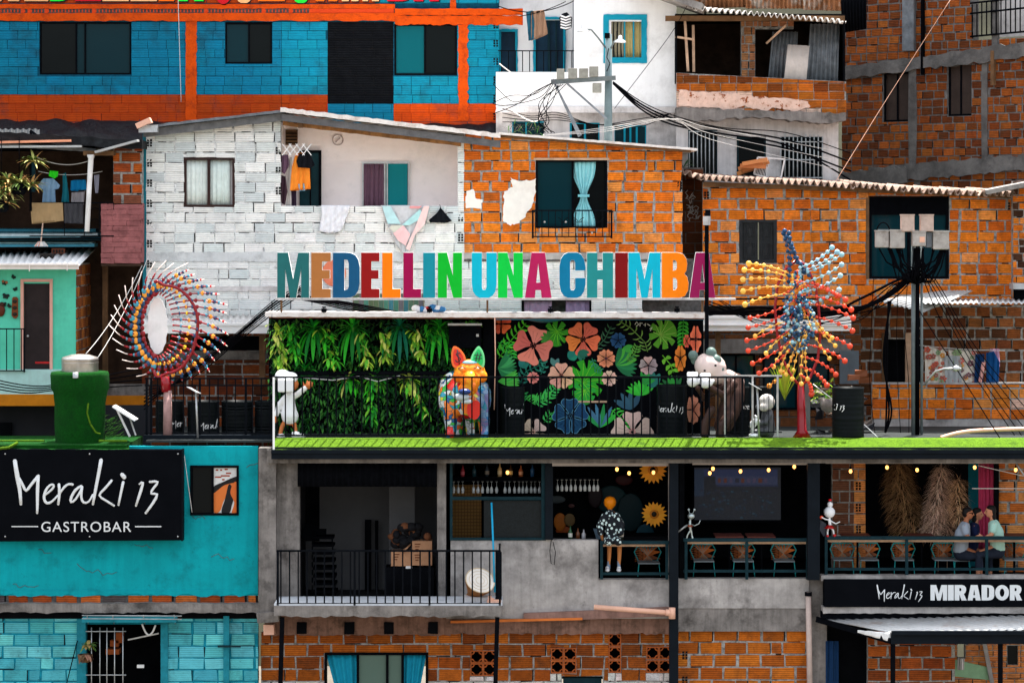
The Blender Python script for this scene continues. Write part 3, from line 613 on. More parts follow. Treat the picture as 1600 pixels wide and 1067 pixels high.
# barred windows
def grille(parent,x0,y0,x1,y1,Y,pitch,mat,hs=(),r=.014,label=None,flare=0):
    mb=MB(); x=x0
    while x<=x1+.1: mb.tube([P(x,y0-flare*R.random(),Y),P(x,y1,Y)],r,5); x+=pitch
    for h in hs: mb.tube([P(x0-1,h,Y-.01),P(x1+1,h,Y-.01)],r,5)
    return mb.build('window_grille',mat,parent,label=label)
gmat=surf('pale_grille_paint',(.42,.46,.48),.6,var=.3,scale=9)
window(bh,1075,203,1121,275,Y+.55,M['tealrail'],[(1075,1121,M['glassdark'])],2)
grille(bh,1077,205,1120,274,Y+.4,6.3,gmat,(206,273))
window(bh,1151,214,1197,283,Y+.55,M['tealrail'],[(1151,1197,M['glassdark'])],3)
window(bh,1219,214,1286,282,Y+.55,M['tealrail'],[(1219,1286,M['glassdark'])],2,split=(1252,))
grille(bh,1220,214,1285,281,Y+.35,6.5,gmat,(222,250,278),flare=5)
# ============================================================ dark brick building, turned
ap=AP(1316,12.5,1640,8.2)
db=thing('brick_building',P(1460,300,9.5),'tall dark brick building with grey concrete bands filling the top right','building')
def aw(name,fn,mats,parent=None,label=None): mb=MB(); fn(mb); return ap.xf(mb).build(name,mats,parent or db,label=label)
r0=ap.rect(1316,-120,1680,360)
U0,U1=0.0,r0[1]; Z0=min(r0[2],ap.uz(1316,330)[1]); Z1=ap.uz(1660,-90)[1]
wo=[ap.rect(1379,114,1421,190),ap.rect(1480,97,1518,181),ap.rect(1520,-190,1660,56)]
def f_(mb):
    slab(mb,U0,U1,Z0,Z1,0,.25,wo,m=1); bricks(mb,U0,U1,Z0,Z1,0,wo,bw=.33,ch=.2,j=.034,colf=darkbr if 0 else (lambda u,z,r:tone(lin(r.choice([(146,76,26),(130,64,22),(160,86,32),(100,50,20)])),r,.18)),seed=21,jit=.008,vj=1.6,miss=.015)
aw('brick_wall',f_,[M['brick'],surf('dark_building_mortar',(.15,.145,.14),.95,var=.5,scale=9,bmp=.8,bscale=30),M['hole']])
def band(x0,x1,ya0,yb0,ya1,yb1,out=.08,D=.3,n=40,a=.04):
    def fn(mb):
        top=[ap.uz(x0+(x1-x0)*i/n,ya0+(ya1-ya0)*i/n) for i in range(n+1)]; bot=[ap.uz(x0+(x1-x0)*i/n,yb0+(yb1-yb0)*i/n) for i in range(n+1)]
        top=[(u,z+R.uniform(-a,a)) for u,z in top]; bot=[(u,z+R.uniform(-a,a)) for u,z in bot]; mb.prism(top+bot[::-1],[],-out,D)
    return fn
dc=surf('dark_building_concrete',(.13,.125,.12),.95,var=.5,scale=2,dirt=(.05,.05,.05),dirtamt=.8,dirtscale=2,bmp=.7,bscale=10,bdist=.03)  # darker concrete colour for this building's bands and columns
aw('floor_slab',band(1314,1650,106,125,60,84,.1),dc); aw('floor_slab',band(1360,1650,262,287,238,262,.08),dc)
aw('floor_slab',band(1316,1420,270,292,262,286,.12),dc)
for x0,x1,ya,yb in ((1421,1432,106,262),(1535,1544,96,252),(1551,1560,-40,84)):
    aw('concrete_column',lambda mb,x0=x0,x1=x1,ya=ya,yb=yb: mb.prism([ap.uz(x0,ya),ap.uz(x1,ya),ap.uz(x1+R.uniform(-2,2),(ya+yb)/2),ap.uz(x1,yb),ap.uz(x0,yb),ap.uz(x0-1,(ya+yb)/2)],[],-.03,.1),dc)
def cab(x,y0,y1,wd,mat,name): aw(name,lambda mb:mb.prism([ap.uz(x,y0),ap.uz(x+wd,y0),ap.uz(x+wd,y1),ap.uz(x,y1)],[],-.12,.1),mat)
cab(1414,-40,80,18,M['oldtin'],'duct'); cab(1552,80,134,5,M['wood'],'timber_post'); cab(1443,-40,118,3,M['cable'],'drain_pipe')
for a_,b_ in ((1379,1421),(1480,1518)):
    rr=ap.rect(a_,114 if a_<1400 else 97,b_,190 if a_<1400 else 181)
    o=aw('window',lambda mb:(mb.wb(rr[0],rr[1],.06,.1,rr[2],rr[2]+.05),mb.wb(rr[0],rr[1],.06,.1,rr[3]-.05,rr[3]),mb.wb(rr[0],rr[0]+.05,.06,.1,rr[2],rr[3]),mb.wb(rr[1]-.05,rr[1],.06,.1,rr[2],rr[3]),mb.wb((rr[0]+rr[1])/2-.02,(rr[0]+rr[1])/2+.02,.06,.1,rr[2],rr[3])),M['black'])
    aw('pane',lambda mb:mb.wb(rr[0],rr[1],.09,.1,rr[2],rr[3]),surf('brown_curtained_pane',(.05,.035,.03),.3,var=.4,scale=2,streak=.5,bmp=0),o)
# balcony at its far top right
def fb(mb):
    u0,z0=ap.uz(1520,56); u1=U1; mb.wb(u0,u1,1.0,1.05,z0,Z1)
aw('balcony_back_wall',fb,M['dirtywhite']); 
def fbr(mb):
    for i in range(13):
        x=1521+i*7.5; ua,za=ap.uz(x,8-i*1.2); ub,zb=ap.uz(x,58-i*.8); mb.tube([(ua,-.05,za),(ub,-.05,zb)],.018,5)
    for ya,yb in ((6,-6),(22,11),(58,48)): 
        a=ap.uz(1518,ya); b=ap.uz(1625,yb); mb.tube([(a[0],-.05,a[1]),(b[0],-.05,b[1])],.025,5)
o=aw('balcony_railing',fbr,M['black'])
aw('window',lambda mb:mb.prism([ap.uz(1574,-20),ap.uz(1620,-20),ap.uz(1620,20),ap.uz(1574,24)],[],.9,.06),M['glass'])
# black corrugated door panel and side wall of the dark building's left end
mb=MB(); corr(mb,P(1312,-30,8.6),P(1354,-30,8.6),P(1354,46,8.6),P(1316,52,8.6),8,.03); tag(mb.build('sheet_panel',M['black']),'black ribbed sheet panel hanging at the top beside the rusty zinc','panel')
# ============================================================ middle row: white brick house
Y=4.5
wb_=thing('brick_house',P(475,690,Y),'whitewashed brick house with a recessed balcony, behind the row of coloured letters','house')
def whitec(u,z,r):
    c=r.choice([(238,238,233),(220,226,223),(242,242,238),(210,218,217),(231,234,230),(240,240,235)]); return tone(lin(c),r,.06,.01)
TOPW=[(228,208),(440,182),(722,222),(1066,238)]
WB=[M['whitebrick'],M['mortarwhite'],M['hole']]
wops=[(288,247,366,323),(439,100,715,322),(551,459,663,489),(817,469,922,520)]
bwall('brick_wall',wb_,228,170,725,396,Y,.2,wops,top=TOPW,mats=WB,colf=whitec,bw=.45,ch=.225,j=.026,jit=.012,crack=.5,
  holes=[(230,215,420,0),(431,232,322,1),(716,335,395,1)],seed=2,vj=2.0,wobble=.01)
rough_strip('concrete_beam',surf('whitewashed_concrete',(.60,.62,.62),.9,var=.12,scale=4,dirt=(.25,.26,.26),dirtamt=.5,dirtscale=3,bmp=.7,bscale=10,bdist=.02),wb_,228,394,725,409,Y-.02,.2,80,1,False)
bwall('brick_wall',wb_,228,409,1066,500,Y+.01,.2,wops[2:]+[(1004,468,1066,492)],mats=WB,colf=whitec,bw=.47,ch=.225,j=.018,jit=.008,seed=8,vj=2.2,miss=.03)
rough_strip('concrete_beam',M['dirtywhite'],wb_,228,447,552,455,Y-.03,.05,60,1,False)
box('corner_pipe',surf('teal_corner',lin((20,110,125)),.7,var=.3),wb_,223,208,228.5,500,Y-.02,.1)
box('dark_strip',M['mortardark'],wb_,725,404,1066,409,Y-.03,.03,j=.01)  # dark strip along the foot of the concrete beam
# window
fm=surf('dark_brown_frame',(.03,.012,.01),.5,var=.3)
window(wb_,287,246,367,324,Y-.01,fm,[],4,D=.1,split=(326,))
curtain('curtain',M['cloth'],wb_,290,250,325,320,Y+.09,5,.012,lin((222,232,226)),nu=40,nv=3)
curtain('curtain',M['cloth'],wb_,328,250,359,320,Y+.09,4,.012,lin((214,228,222)),nu=40,nv=3)
box('window_backing',M['dirtywhite'],wb_,288,247,366,323,Y+.14,.02)
# lower painted shutter and curtained window
mb=MB()
for i in range(14): mb.b(553+i*7.8,460,560+i*7.8,488,Y+.05,.03,c=tone(lin(R.choice([(90,120,100),(70,130,140),(110,110,115),(85,140,120),(100,120,90)])),R,.15))
mb.build('shutter',M['attr'],wb_)
curtain('curtain',M['cloth'],wb_,819,469,862,500,Y+.08,3,.02,lin((165,140,165)),nv=3); curtain('curtain',M['cloth'],wb_,884,469,921,500,Y+.08,3,.02,lin((150,130,160)),nv=3)
frame(wb_,M['black'],815,467,924,520,Y-.02,3,.1,a=.1)
box('round_sign',surf('washed_orange_paint',lin((222,120,90)),.9,var=.2),wb_,0,0,1,1,Y) if 0 else None
mb=MB(); mb.prism([(x,z) for x,z in ring(*W(522,427,Y),.27,.30,24)[:-1]],[],Y-.03,.02); mb.build('painted_disc',surf('faded_orange_paint',lin((220,125,95)),.9,var=.2,scale=4),wb_)
# recessed balcony
YB=5.5
wall('balcony_back_wall',M['pinkwall'],wb_,425,170,745,335,YB,.12,top=[(425,177),(745,214)]); wall('wall_core',M['mortardark'],wb_,725,404,1100,520,4.85,.1)
MB().wb(P(437,0,Y).x-.1,P(437,0,Y).x,Y+.2,YB,P(0,330,Y).z,P(0,185,Y).z).wb(P(716,0,Y).x,P(716,0,Y).x+.12,Y+.2,YB,P(0,330,Y).z,P(0,210,Y).z).build('balcony_side_wall',M['pinkwall'],wb_)
MB().wb(P(430,0,Y).x,P(725,0,Y).x,Y+.15,YB,P(0,335,Y).z,P(0,332,Y).z).build('balcony_floor',M['pinkwall'],wb_)
d=box('door',surf('dark_teal_door',(.004,.035,.045),.5,var=.3,scale=4),wb_,468,237,501,324,YB-.05,.05)
MB().b(498,236,502,324,YB-.09,.05).b(468,235,502,239,YB-.09,.05).b(484,240,486,324,YB-.07,.02).build('door_frame',M['rail'],d)
box('window_surround',M['white'],wb_,564,252,640,255,YB-.03,.03)
o=window(wb_,566,254,640,324,YB-.07,M['steel'],[(603,637,M['glassteal'])],2,split=(601,605))
box('pane',M['dark'],o,566,256,602,324,YB-.02,.01)
curtain('curtain',M['cloth'],o,566,256,601,324,YB-.06,4,.03,lin((112,82,98)),nu=50,nv=4)
v=box('vent',M['wood'],wb_,446,203,465,227,YB-.05,.05)
MB().b(447,208,464,209.5,YB-.07,.02).b(447,213,464,214.5,YB-.07,.02).b(447,218,464,219.5,YB-.07,.02).b(447,223,464,224.5,YB-.07,.02).build('louvre',M['dark'],v)
mb=MB(); c=P(528,219,YB); mb.tube([(c.x+.12*math.cos(a/20*6.283),YB-.02,c.z+.12*math.sin(a/20*6.283)) for a in range(21)],.012,5); mb.beam((c.x-.05,YB-.02,c.z-.05),(c.x+.05,YB-.02,c.z+.05),.03,.02); mb.build('round_vent',surf('vent_plastic',(.5,.42,.4),.7),wb_)
# roof
mb=MB(); yo=Y-.35
def roofpart(name,mat,x0,y0,x1,y1,th,Yf,D,rise=.03,parent=None,j=0,n=24):
    """pitched roof sheet seen edge-on: front edge between the two picture points, th thick"""
    vs=[];m_=MB()
    for i in range(n+1):
        u=i/n; jy=R.uniform(-j,j); p=P(x0+(x1-x0)*u,y0+(y1-y0)*u+jy,Yf); q=P(x0+(x1-x0)*u,y0+(y1-y0)*u+th+jy*.5,Yf)
        vs+= [p,q,Vector((p.x,Yf+D,p.z+rise)),Vector((p.x,Yf+D,p.z+rise-.04))]
    fs=[]
    for i in range(n): a=i*4; b=a+4; fs+=[(a,b,b+1,a+1),(a,a+2,b+2,b),(a+1,b+1,b+3,a+3),(a+2,a+3,b+3,b+2)]
    fs+=[(0,1,3,2),(n*4,n*4+2,n*4+3,n*4+1)]
    m_.add(vs,fs); return m_.build(name,mat,parent)
roofpart('roof',M['oldtin'],214,198,442,172,4,yo-.05,4,.02,wb_,j=.6)
roofpart('roof_edge_beam',surf('grey_fascia',(.13,.13,.13),.8,var=.4,scale=5,bmp=.4),224,203,442,177,12,yo+.05,.2,0,wb_,j=.8)
roofpart('roof',M['roofwhite'],438,168,782,209,7,yo-.1,4,.02,wb_,j=.9,n=50)
roofpart('roof_edge_beam',surf('weathered_grey_beam',(.12,.12,.125),.85,var=.4,scale=5,bmp=.4),440,178,782,220,11,yo+.0,.15,0,wb_,j=.5)
roofpart('soffit',surf('brown_soffit_boards',(.30,.14,.05),.85,var=.5,scale=4,streak=.5),442,189,720,222,7,yo+.2,2.0,.0,wb_,j=1)
MB().b(466,182,473,200,yo+.1,.12).b(700,212,722,222,yo+.1,.3).build('rafter_end',M['wood'],wb_)
MB().beam(P(214,198,yo-.15),P(236,188,yo-.15),.12,.3).build('broken_tile',M['pvc'],wb_)
box('gutter_end',M['steel'],wb_,216,196,246,207,yo-.18,.1,j=.01)
# ---------------- orange brick house
ob=thing('brick_house',P(895,690,Y),'bare orange brick house with a tied light blue curtain in its window','house')
TOPO=[(725,208),(1066,234)]
bwall('brick_wall',ob,725,205,1066,396,Y,.2,[(837,250,949,356)],top=TOPO,colf=orange,bw=.43,ch=.228,j=.036,jit=.012,seed=14,vj=1.9,wobble=.01,
  holes=[(1058,262,330,0)])
rough_strip('concrete_beam',M['concretelight'],ob,725,395,1066,405,Y-.03,.2,50,1,False)
def blotch(name,parent,pts,Y,mat,n=5,a=1.6,D=.02):
    out=[]
    for (x,y),(x2,y2) in zip(pts,pts[1:]+pts[:1]):
        for i in range(n): out.append((x+(x2-x)*i/n+R.uniform(-a,a),y+(y2-y)*i/n+R.uniform(-a,a)))
    return MB().pp(out,Y,D).build(name,mat,parent)
lm=surf('lime_plaster',(.80,.76,.70),.9,var=.08,scale=6,dirt=(.5,.42,.35),dirtamt=.4,bmp=.5,bscale=14)
blotch('plaster_patch',ob,[(798,278),(815,284),(836,280),(838,300),(832,320),(820,340),(808,350),(797,352),(785,346),(786,322),(788,300),(800,292)],Y-.035,lm)
blotch('plaster_patch',ob,[(729,298),(740,296),(744,310),(754,312),(752,326),(728,326),(727,312)],Y-.035,lm,4,1.2)
o=window(ob,837,250,949,357,Y+.0,M['black'],[(838,895,M['glass'])],3.2,D=.12,split=(895,)); box('pane',M['glassdark'],o,896,253,947,355,Y+.3,.01)
box('window_lintel',M['palewood'],ob,834,247,952,250.5,Y-.03,.05)
def tiedf(u,v):
    wv=19-14*math.exp(-((v-.53)/.24)**2)*1.0; x=912+(u-.5)*2*wv+ (0 if v<.5 else 1)*0; y=252+103*v
    return P(x,y,Y+.12)+Vector((0,.028*math.sin(u*34)+.01*math.sin(u*80),0))
MB().sheet(tiedf,70,26,c=lin((150,215,222))).build('curtain',M['cloth'],o,solid=.004)
MB().b(903,304,921,308,Y+.07,.05,c=lin((120,190,200))).build('curtain_tie',M['cloth'],o)
bg_=thing('balcony_grille',P(893,372,Y-.4),'small black window balcony with scrolls under the tied curtain','railing')
YG=Y-.38
railing(bg_,831,957,328,371,YG,10.5,M['rail'],2.2,2.2,1.3,posts=(832.5,955.5),px_post=3)
mb=MB()
for s in (832.5,955.5):
    for yy in (329,370): mb.beam(P(s,yy,YG),P(s,yy,Y),.03,.03)
mb.build('side_bar',M['rail'],bg_)
mb=MB()
for cx in (880,904,936):
    for sg in (-1,1):
        c0=P(cx+sg*4.5,344,YG); mb.tube([(c0.x+.055*math.cos(t/12*5.2+ (0 if sg>0 else 3.14))*1,YG,c0.z+.055*math.sin(t/12*5.2+1)) for t in range(13)],.008,5)
mb.build('scroll',M['rail'],bg_)
mb=MB()
for cx,cy in ((851,347),(884,347),(925,364)): mb.ball(P(cx,cy,YG-.02),.025,n=8)
mb.build('rosette',M['steel'],bg_)
roofpart('roof',M['roofwhite'],780,207,1090,232,3.5,yo-.05,4,.02,ob,j=.4,n=40)
roofpart('roof_edge_beam',M['wood'],782,211,1080,234.5,4,yo+.1,.2,0,ob,j=.5)
# ============================================================ right brick house
Y=5.2
rb=thing('brick_house',P(1330,690,Y),'long orange brick house with wavy tiled roof and small dark shutters, right of the letters','house')
TOPR=[(1098,284),(1330,293),(1583,303)]
wall('wall_core',M['mortardark'],rb,1060,465,1600,520,6.7,.1)
bwall('brick_wall',rb,1098,280,1583,478,Y,.2,[(1157,345,1212,409),(1357,306,1483,436)],top=TOPR,colf=orange,bw=.42,ch=.242,j=.036,jit=.012,seed=31,vj=1.9,wobble=.01,
  holes=[(1100,296,380,0),(1575,318,330,0)],cuts=[P(1267,0,Y).x])
bwall('side_wall',rb,1058,262,1099,480,Y+.9,.2,colf=lambda u,z,r:tone(lin((92,50,26)),r,.2),bw=.42,ch=.245,j=.02,seed=9,mats=[M['brick'],M['mortardark'],M['hole']])  # shadow on the return wall is put into its darker brick colour
g_=MB()
for k in range(26):
    x=1072+R.uniform(0,20);y=R.choice([302,310,318,326,333,341])+R.uniform(-2,2); pts=[(x,y)]
    for q in range(3): x+=R.uniform(-4,5); y+=R.uniform(-5,5); pts.append((x,y))
    g_.tube([P(a,b,Y+.88-.0005*k) for a,b in pts],.010,4,flat=.2)
g_.build('graffiti',surf('chalk_paint',(.45,.47,.47),.9),rb)
# shutters
sh=surf('black_painted_wood',(.018,.020,.022),.6,var=.4,scale=8,bmp=.3)
frame(rb,sh,1155,343,1214,411,Y-.02,5,.1,a=.2,name='shutter_frame')
for x0,x1 in ((1160,1184),(1186,1209)):
    s_=box('shutter',sh,rb,x0,348,x1,406,Y+.03,.03); mb=MB()
    for y0,y1 in ((351,374),(379,403)):
        for t,w_ in ((0,1.2),(4,.8)): 
            a,b=(x0+3+t,y0+t),(x1-3-t,y1-t); mb.b(a[0],a[1],b[0],a[1]+w_,Y+.005,.03).b(a[0],b[1]-w_,b[0],b[1],Y+.005,.03).b(a[0],a[1]+w_,a[0]+w_,b[1]-w_,Y+.005,.03).b(b[0]-w_,a[1]+w_,b[0],b[1]-w_,Y+.005,.03)
    mb.build('moulding',sh,s_)
o=window(rb,1358,307,1482,436,Y+.0,M['black'],[(1360,1420,M['glass']),(1420,1480,M['glass'])],4,D=.12,split=(1420,))
mb=MB()
for i in range(8): mb.beam(P(1361,313+i*3.1,Y-.01),P(1479,313+i*3.1,Y-.01),.03,.02)
mb.build('louvre',M['black'],o); box('pane',M['dark'],o,1360,310,1480,336,Y+.05,.02)
box('timber_jamb',M['wood'],rb,1353,306,1358,436,Y-.02,.1)
# tiled roof of wavy sheets
for i,(x0,ya,x1,yb) in enumerate(((1062,266,1100,278),(1096,277,1180,282),(1176,281,1262,285),(1258,284,1336,291),(1332,287,1372,292),(1368,291,1415,296),(1411,294,1458,299),(1454,297,1500,301),(1496,299,1545,303),(1540,300,1592,304))):
    mb=MB(); yf=Y-.5-.03*(i%2); a=P(x0,ya,yf); b=P(x1,yb,yf); n=max(2,int((x1-x0)/10)); corr(mb,a,b,b+Vector((0,3,.10)),a+Vector((0,3,.10)),n,.065,thick=.02,jag=.03)
    mb.build('roof_sheet',surf('clay_sheet_%d'%i,(.42,.30,.24),.9,var=.4,scale=5,dirt=(.08,.06,.05),dirtamt=.7,dirtscale=3,bmp=.4) if i==0 else bpy.data.materials['clay_sheet_0'],rb)
roofpart('roof_edge_beam',M['wood'],1100,284,1583,303,7,Y-.2,.2,0,rb,j=.8)
# narrow brick house at the right edge
nb=thing('brick_house',P(1600,560,4.6),'narrow brick house slice with open brick slots at the right edge','house')
bwall('brick_wall',nb,1583,283,1680,466,Y-.5,.25,colf=lambda u,z,r:(tone(lin((75,45,30)),r,.3) if r.random()<.25 else orange(u,z,r)),bw=.28,ch=.165,j=.03,seed=5,jit=.01)
MB().beam(P(1540,300,Y-.9),P(1640,280,Y-1.1),.10,1.4).build('roof',M['roofgrey'],nb)
box('gutter',M['zinc'],nb,1583,443,1680,452,Y-1.2,.5); box('dark_recess',M['dark'],nb,1587,452,1680,470,Y-.8,.3)
# zinc lean-to
mb=MB(); corr(mb,P(1440,474,3.2),P(1640,474,3.2),P(1640,466,4.9),P(1440,466,4.9),24,.02); lt=mb.build('lean_to_roof',M['zinc']); tag(lt,'long white zinc lean-to roof above the floral laundry on the right','roof')
mb=MB(); corr(mb,P(1370,470,3.6),P(1445,487,3.3),P(1520,454,4.3),P(1470,455,4.9),10,.02); tag(mb.build('loose_zinc_sheet',M['zinc']),'bent white zinc sheet lying loose behind the meter pole','sheet')
# recessed laundry terrace
lw=thing('laundry_wall',P(1470,600,6.3),'shaded brown brick wall behind the floral laundry','wall')
bwall('brick_wall',lw,1330,468,1680,700,6.3,.2,[(1380,530,1442,600)],colf=lambda u,z,r:tone(lin(r.choice([(140,78,38),(115,62,34),(92,55,32),(155,92,50)])),r,.2),bw=.36,ch=.25,j=.05,seed=41,jit=.012)
box('doorway',M['dark'],lw,1375,525,1445,605,6.6,.1); box('door_post',M['palewood'],lw,1415,520,1424,605,6.25,.1); box('door_post',M['wood'],lw,1378,520,1384,605,6.25,.1)
pw=thing('parapet_wall',P(1480,690,4.9),'orange brick parapet below the floral laundry, behind the meter pole','wall')
bwall('brick_wall',pw,1363,600,1680,655,4.9,.2,colf=lambda u,z,r: tone(lin((232,190,160)),r,.1) if (1568<px_of(u,4.9)<1600 and 622<py_of(z,4.9)<640) else orange(u,z,r),bw=.42,ch=.235,j=.028,seed=17,jit=.01,vj=2)
wall('parapet_base',M['concretelight'],pw,1363,655,1680,720,4.9,.2)
box('cap',M['concretelight'],pw,1363,598,1680,600.5,4.87,.25)
def floral(name,label,pts,Y,base,fl,seed):
    o=garment(name,label,'laundry',[(pts,lin(base))],Y); r=random.Random(seed); mb=MB(); xs=[p[0] for p in pts];ys=[p[1] for p in pts]
    for k in range(26):
        x=r.uniform(min(xs)+3,max(xs)-3);y=r.uniform(min(ys)+4,max(ys)-4); c=lin(r.choice(fl)); s=r.uniform(1.5,3.4)
        for q in range(5): a=q/5*6.283+k; p=P(x+s*math.cos(a),y+s*math.sin(a),Y-.045-.001*(k%9)); mb.ball(p,s*.7*sc_(Y),.004,s*.6*sc_(Y),6,c=c)
    mb.build('printed_flower',M['cloth'],o); return o
floral('floral_sheet','floral bed sheet hanging beside the meter pole',[(1445,541),(1478,547),(1476,603),(1446,601)],5.0,(218,208,196),[(190,90,70),(120,150,110),(205,140,60),(150,90,80)],1)
floral('floral_sheet','floral bed sheet hanging in the middle of the right-hand laundry line',[(1482,546),(1526,549),(1522,604),(1483,602)],5.05,(222,212,200),[(200,100,90),(130,150,110),(215,150,80),(120,80,90)],2)
garment('grey_shirt','grey shirt hanging between the two floral sheets','clothing',[([(1474,556),(1500,556),(1503,600),(1478,602)],lin((165,168,170)))],4.98)
garment('blue_shirt','dark blue shirt hanging right of the floral sheets','clothing',[([(1524,553),(1538,553),(1536,600),(1522,602)],lin((18,52,95)))],5.0)
garment('blue_shirt','bright blue shirt hanging at the right end of the laundry line','clothing',[([(1541,551),(1553,549),(1562,566),(1560,602),(1541,602)],lin((20,75,130)))],5.0)
garment('pink_strip','pale pink trousers leg hanging between two blue shirts','clothing',[([(1534,566),(1540,566),(1533,602),(1528,602)],lin((225,165,155)))],4.95)
garment('pink_towel','small mauve towel pegged at the far right of the laundry line','towel',[([(1547,545),(1561,545),(1562,573),(1549,573)],lin((210,160,190)))],5.1)
cable('clothes line carrying the floral sheets',P(1425,538,5.02),P(1570,548,5.02),.03,.008,'cablewhite','clothes_line',None)
# porch behind the right sculpture
po=thing('porch',P(1210,690,4.4),'dark porch with white gutter behind the right kinetic sculpture','porch')
mb=MB(); mb.b(1094,494,1330,498,3.9,.6).b(1094,498,1330,507,3.92,.1).b(1094,507,1330,509,3.88,.14).b(1094,509,1330,517,3.93,.1); mb.build('gutter',surf('white_gutter',(.78,.78,.76),.5,var=.05,scale=4,bmp=.05),po)
bwall('brick_wall',po,1090,500,1345,700,5.6,.2,[(1118,553,1180,640),(1192,553,1296,640)],colf=lambda u,z,r:tone(lin((110,66,36)),r,.25),bw=.42,ch=.235,j=.03,seed=12,mats=[M['brick'],M['mortardark'],M['hole']])
box('lintel',M['concrete'],po,1097,530,1330,552,5.45,.15)
window(po,1118,553,1180,640,5.55,M['black'],[(1118,1180,M['glass'])],3,split=(1150,)); window(po,1192,553,1296,640,5.55,M['black'],[(1192,1296,M['glass'])],3,split=(1245,))
box('door',surf('grey_panel_door',(.10,.12,.14),.5,var=.2),po,1312,548,1342,600,5.3,.05)
mb=MB()
for x in (1118,1248): mb.b(x,517,x+8,690,4.2,.12)
mb.build('porch_post',M['wood'],po)
# left porch roof seen between the left sculpture and the plant wall
pl=thing('porch',P(330,690,4.0),'corrugated white porch roof and dark brick wall behind the left kinetic sculpture','porch')
mb=MB(); corr(mb,P(222,506,3.6),P(436,506,3.6),P(436,492,4.45),P(222,492,4.45),22,.02); mb.build('corrugated_roof',surf('dusty_white_sheet',(.55,.54,.52),.8,var=.2,scale=5),pl)
mb=MB(); mb.b(222,505,436,509,3.5,.3).b(222,509,436,521,3.52,.1); mb.build('gutter',bpy.data.materials['white_gutter'],pl)
bwall('brick_wall',pl,222,520,436,700,4.8,.2,[(300,525,412,548)],colf=lambda u,z,r:tone(lin(r.choice([(120,55,28),(150,75,35),(90,45,25)])),r,.2),bw=.42,ch=.235,j=.035,seed=13)
box('dark_opening',M['dark'],pl,296,520,414,550,4.95,.05); box('lintel',M['concrete'],pl,250,549,430,562,4.74,.08); box('timber_post',M['wood'],pl,405,522,414,600,4.6,.12)
# ============================================================ stuff on the tiled roof
mb=MB(); 
for i in range(7): mb.beam(P(1155+R.uniform(-4,6),272-i*2.6,6.6-.1*i),P(1200+R.uniform(-8,4),262+R.uniform(-8,10)-i*1.5,6.5-.1*i),.09,.09,c=tone(lin((190,125,75)),R,.2))
tag(mb.build('timber_pile',M['attr']),'small heap of broken timber lying on the tiled roof','timber')
mb=MB(); q=[P(1184,246,6.3),P(1226,249,6.3),P(1219,284,6.3),P(1178,272,6.3)]
for a,b in zip(q,q[1:]+q[:1]): mb.beam(a,b,.035,.035)
for i in range(1,9): mb.beam(q[0].lerp(q[1],i/18),q[3].lerp(q[2],i/18),.012,.012)
tag(mb.build('wire_rack',surf('white_wire',(.7,.7,.7),.6)),'white wire rack propped on the tiled roof beside the timber heap','rack')
# laundry on the white house balcony
def fold(name,label,x0,x1,ytop,ybot,pts,Y): pass
garment('white_towel','plain white towel draped over the white balcony parapet','towel',[([(502,321),(547,321),(540,345),(532,362),(515,365),(498,361),(503,335)],lin((225,226,230)))],4.42)
bl=garment('blanket','pastel patterned blanket draped to a point over the balcony parapet','blanket',[([(595,321),(672,321),(668,338),(652,360),(640,394),(630,397),(618,380),(606,352)],lin((196,198,200)))],4.42)
mb=MB()
for pts,c in (([(597,322),(610,322),(626,350),(606,350)],(178,214,216)),([(656,327),(664,338),(640,352),(628,352)],(170,212,212)),([(630,352),(641,366),(634,384),(622,376),(614,364)],(232,190,190)),([(662,322),(671,322),(664,350),(648,368),(640,392),(634,388),(650,352)],(232,200,196)),([(612,352),(630,352),(616,364),(608,356)],(205,205,190)),([(640,322),(660,322),(655,326),(640,326)],(220,150,150))):
    mb.pp(pts,4.37-.002*len(mb.v)*.05,.006,c=lin(c))
mb.build('blanket_patch',M['cloth'],bl)
garment('dark_blouse','black top on a hanger at the right end of the white balcony parapet','clothing',[([(688,324),(692,330),(706,345),(700,348),(672,348),(670,344),(684,332)],lin((20,24,30)))],4.42)
tag(MB().tube([P(687,320,4.36),P(689,326,4.36),P(672,345,4.36),P(706,346,4.36),P(690,327,4.36)],.008,5).build('hanger',M['black']),'black clothes hanger on the parapet holding the black top','hanger')
mb=MB()
for i in range(4):
    for a in (-1,1):
        x=441+i*10.5; mb.beam(P(x,234-a*9,4.35),P(x+14,234+a*9,4.35+.002*a),.018,.01)
tag(mb.build('drying_rack',M['white']),'white folding lattice drying rack at the left of the recessed balcony','rack')
def clothes(name,label,pts,c,Y): return garment(name,label,'clothing',[(pts,lin(c))],Y)
clothes('hoodie','orange long-sleeved hoodie hanging under the white lattice rack',[(462,240),(476,238),(484,262),(485,296),(478,296),(476,288),(464,288),(461,298),(453,298),(456,262)],(238,138,45),4.5)
clothes('black_shirt','black short top hanging over the orange hoodie',[(468,240),(484,240),(492,258),(486,263),(466,262),(463,252)],(16,18,24),4.42)
clothes('purple_shirt','mauve shirt hanging at the far left of the lattice rack',[(440,242),(450,242),(452,258),(445,272),(440,270)],(95,70,88),4.55)
clothes('grey_trousers','pale grey trousers hanging behind the orange hoodie',[(447,248),(456,246),(456,322),(447,322)],(185,180,175),4.62)
clothes('dark_trousers','dark purple trousers hanging below the orange hoodie',[(455,296),(463,296),(463,322),(456,322)],(45,32,48),4.6)
clothes('blue_cloth','small pale blue cloth showing below the orange hoodie',[(466,288),(475,287),(477,298),(468,299)],(120,180,215),4.52)
clothes('patterned_shorts','dark shorts with pink pattern hanging at the left jamb of the recessed balcony',[(439,274),(446,276),(449,300),(445,320),(440,318)],(60,40,50),4.58)
